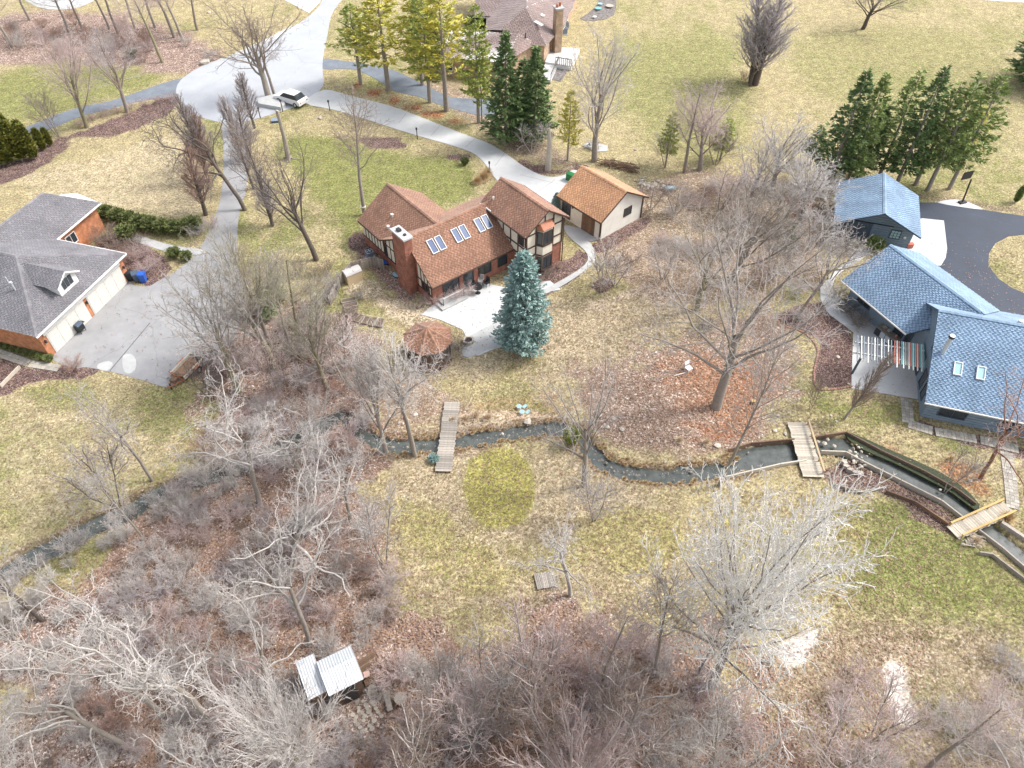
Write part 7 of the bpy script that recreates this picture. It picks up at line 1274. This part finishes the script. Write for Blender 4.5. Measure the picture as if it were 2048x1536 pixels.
# ornamental grasses
def grass_tuft(seed):
    rg = np.random.RandomState(seed); V = []
    for i in range(420):
        a = rg.uniform(0, 6.28); el = rg.uniform(.35, 1.45); l = rg.uniform(.5, 1.0); d = np.array([math.cos(a) * math.cos(el), math.sin(a) * math.cos(el), math.sin(el)]); b = np.array([rg.normal(0, .1), rg.normal(0, .1), 0]); m_ = b + d * l * .6; e = b + d * l + np.array([0, 0, -.3 * (1.5 - el) * l]); w = np.array([-math.sin(a), math.cos(a), 0]) * .018; V += [b - w, m_ - w, e, m_ + w]
    V = np.array(V); return fast_mesh('grass_tuft', V, np.arange(len(V)).reshape(-1, 4))
M['drygrass'] = leafmat('dry_straw_grass', (.62, .47, .28), (.42, .29, .15), (.74, .62, .42)); M['drypale'] = leafmat('pale_straw_grass', (.70, .58, .43), (.50, .38, .26), (.80, .72, .58)); gts = [grass_tuft(1), grass_tuft(2)]
for i, (x, y, s, m, lb) in enumerate(((968, 358, 1.3, 'drygrass', 'tall tan grass clump at the white drive corner'), (955, 366, 1.1, 'drygrass', 'tan grass clump behind the timbered house'), (975, 348, 1.0, 'drygrass', 'tan grass clump nearest the short post'), (1358, 884, .62, 'drypale', 'pale straw tuft left of the creek boulder'), (1412, 887, .62, 'drypale', 'pale straw tuft touching the creek boulder'), (1541, 1322, .75, 'drygrass', 'orange-tan grass tuft beside the left sandy patch'), (2012, 1040, .9, 'drygrass', 'tan grass hanging over the end of the last footbridge'), (1950, 1085, .7, 'drypale', 'pale grass below the last footbridge'), (950, 835, .8, 'drypale', 'pale matted grass on the creek bank'), (930, 842, .8, 'drypale', 'pale matted grass right of the long footbridge'), (975, 838, .7, 'drypale', 'pale matted grass near the bucket pair'), (905, 842, .6, 'drypale', 'pale grass against the long footbridge'), (366, 222, .7, 'drygrass', 'dry grass at the street circle edge'), (1900, 920, .5, 'drygrass', 'dry tuft on the red leaf bank'))):
    p = G(x, y); t = thing('grass_clump', lb, 'ornamental grass', (p[0], p[1], 0), i * 1.3, scale=s); link('blades', with_mat(gts[i % 2], m), t)
# ================================================================ LEAF LITTER AND GRASS BLADES (uncountable)
def sample_w(x, y):
    ix = np.clip(np.searchsorted(gx, x), 0, len(gx) - 1); iy = np.clip(np.searchsorted(gy, y), 0, len(gy) - 1); return iy, ix
rg = np.random.RandomState(5)
def blanket(n, key, m, name, size, tall, seed, thr=.35, far=62):
    rg = np.random.RandomState(seed); y = 10 + (far - 10) * rg.rand(n * 6) ** 1.25; x = (rg.rand(n * 6) * 2 - 1) * (12 + y * .72); iy, ix = sample_w(x, y); w = sum(W[k][iy, ix] for k in key); ok = (w > thr + rg.rand(n * 6) * .5) & (GZ[iy, ix] > -.12)
    for pl, h in PAVED: ok &= ~(poly_sd(x, y, pl) < 0)
    x, y = x[ok][:n], y[ok][:n]; k = len(x); a = rg.rand(k) * 6.28; s = size * (.6 + .8 * rg.rand(k)); tl = (rg.rand(k, 2) - .5) * tall; z = .03 + rg.rand(k) * .03
    c, s_ = np.cos(a) * s, np.sin(a) * s; q = [(c, s_), (-s_ * .6, c * .6), (-c, -s_), (s_ * .6, -c * .6)]
    V = np.stack([np.stack([x + u, y + v, z + np.abs(u * tl[:, 0] / size + v * tl[:, 1] / size) * size * 1.2], -1) for u, v in q], 1).reshape(-1, 3)
    o = link(name, fast_mesh(name, V, np.arange(len(V)).reshape(-1, 4), m)); tag(o, kind='stuff'); return o
PAVED = [(gp([(640, 1290), (705, 1285), (790, 1350), (770, 1480), (700, 1480), (590, 1410), (585, 1325)]), 0)]
M['leaf'] = leafmat('dead_leaves', (.40, .27, .19), (.16, .085, .055), (.62, .48, .38)); M['leaf_red'] = leafmat('rust_leaves', (.42, .17, .07), (.22, .08, .04), (.60, .36, .22))
lo = blanket(60000, ('litter',), M['leaf'], 'fallen_leaves', .075, 1.2, 1); tag(lo, 'carpet of fallen brown leaves under the trees', 'leaf litter'); lo = blanket(16000, ('orange',), M['leaf_red'], 'rust_leaves', .08, 1.2, 2); tag(lo, 'patches of rust-red fallen leaves under the oak', 'leaf litter')

lo = blanket(15000, ('green', 'pale', 'moss'), M['leaf'], 'fallen_leaves', .07, 1.2, 7, thr=-.1); tag(lo, 'dead leaves sprinkled thinly over the lawns', 'leaf litter')

# short turf tufts over the nearer lawns, scattered by geometry nodes
def turf(n, key, m, label, seed, size, thr):
    rg = np.random.RandomState(seed); y = 10 + 50 * rg.rand(n * 5) ** 1.15; x = (rg.rand(n * 5) * 2 - 1) * (18 + y * 1.1); iy, ix = sample_w(x, y); w = sum(W[k][iy, ix] for k in key); ok = (w > thr + rg.rand(n * 5) * .5) & (GZ[iy, ix] > -.1) & (W['litter'][iy, ix] < .5) & (W['mulch'][iy, ix] < .3) & (SAND[iy, ix] < .2)
    for o_ in col.objects:
        if o_.get('kind') == 'structure' and o_.type == 'MESH' and o_.name.split('.')[0] in ('patio', 'lower_patio', 'garden_path', 'gravel_drive', 'neighbour_patio', 'blacktop', 'drive_apron', 'garage_step'):
            k = len(o_.data.vertices) // 2; pl = [(v.co.x, v.co.y) for v in o_.data.vertices[:k]]; ok &= poly_sd(x, y, pl) > .1
    x, y = x[ok][:n], y[ok][:n]; k = len(x); V = []
    for i in range(14):
        a = rg.uniform(0, 6.28); el = rg.uniform(.5, 1.4); l = rg.uniform(.6, 1.); d = np.array([math.cos(a) * math.cos(el), math.sin(a) * math.cos(el), math.sin(el)]); b = rg.normal(0, .35, 3) * [1, 1, 0]; q = np.array([-math.sin(a), math.cos(a), 0]) * .10; V += [b - q, b + q, b + d * l + q * .2, b + d * l - q * .2]
    so = bpy.data.objects.new('tuft_shape', fast_mesh('tuft_shape', np.array(V), np.arange(len(V)).reshape(-1, 4), m)); me = bpy.data.meshes.new('turf'); me.from_pydata(np.stack([x, y, np.zeros(k)], -1).tolist(), [], [])
    a = me.attributes.new('turn', 'FLOAT_VECTOR', 'POINT'); a.data.foreach_set('vector', np.stack([np.zeros(k), np.zeros(k), rg.rand(k) * 6.28], -1).astype(np.float32).ravel()); a = me.attributes.new('size', 'FLOAT', 'POINT'); a.data.foreach_set('value', (size * (.6 + .8 * rg.rand(k))).astype(np.float32))
    o = link('turf_tufts', me); tag(o, label, 'grass', None, 'stuff'); ng = bpy.data.node_groups['brush_scatter'].copy()
    for nd in ng.nodes:
        if nd.bl_idname == 'GeometryNodeObjectInfo': nd.inputs['Object'].default_value = so
    o.modifiers.new('scatter', 'NODES').node_group = ng
M['turf_straw'] = leafmat('straw_turf_blades', (.56, .48, .31), (.36, .29, .16), (.70, .63, .44)); M['turf_green'] = leafmat('green_turf_blades', (.46, .47, .18), (.30, .32, .10), (.62, .60, .32))
turf(30000, ('pale', 'moss', 'green'), M['turf_straw'], 'short straw-coloured turf over the lawns', 3, .11, -.2); turf(9000, ('green', 'moss'), M['turf_green'], 'short green and mossy turf on the greener lawns', 4, .10, .25)
# dry grass hanging over the creek banks
P_ = []; 
for (ax, ay), (bx, by_) in zip((CREEK_M + POND[-1:])[:-1], (CREEK_M + POND[-1:])[1:]):
    L_ = math.hypot(bx - ax, by_ - ay); nx, ny = -(by_ - ay) / (L_ + 1e-6), (bx - ax) / (L_ + 1e-6)
    for i in range(int(L_ * 9)):
        sd_ = trng.choice((-1, 1)); f = trng.random(); d = sd_ * trng.uniform(.62, 1.15); P_.append((ax + (bx - ax) * f + nx * d, ay + (by_ - ay) * f + ny * d, -.08))
me = bpy.data.meshes.new('bank_grass'); me.from_pydata(P_, [], []); k = len(P_); a = me.attributes.new('turn', 'FLOAT_VECTOR', 'POINT'); a.data.foreach_set('vector', [c for _ in P_ for c in (0., 0., trng.uniform(0, 6.28))]); a = me.attributes.new('size', 'FLOAT', 'POINT'); a.data.foreach_set('value', [trng.uniform(.16, .34) for _ in P_])
so = bpy.data.objects.new('bank_shape', with_mat(gts[0], 'drygrass')); o = link('bank_grass', me); tag(o, 'dry tan grass overhanging the creek banks', 'grass', None, 'stuff'); ng = bpy.data.node_groups['brush_scatter'].copy()
for nd in ng.nodes:
    if nd.bl_idname == 'GeometryNodeObjectInfo': nd.inputs['Object'].default_value = so
o.modifiers.new('scatter', 'NODES').node_group = ng
# scene.py ends here
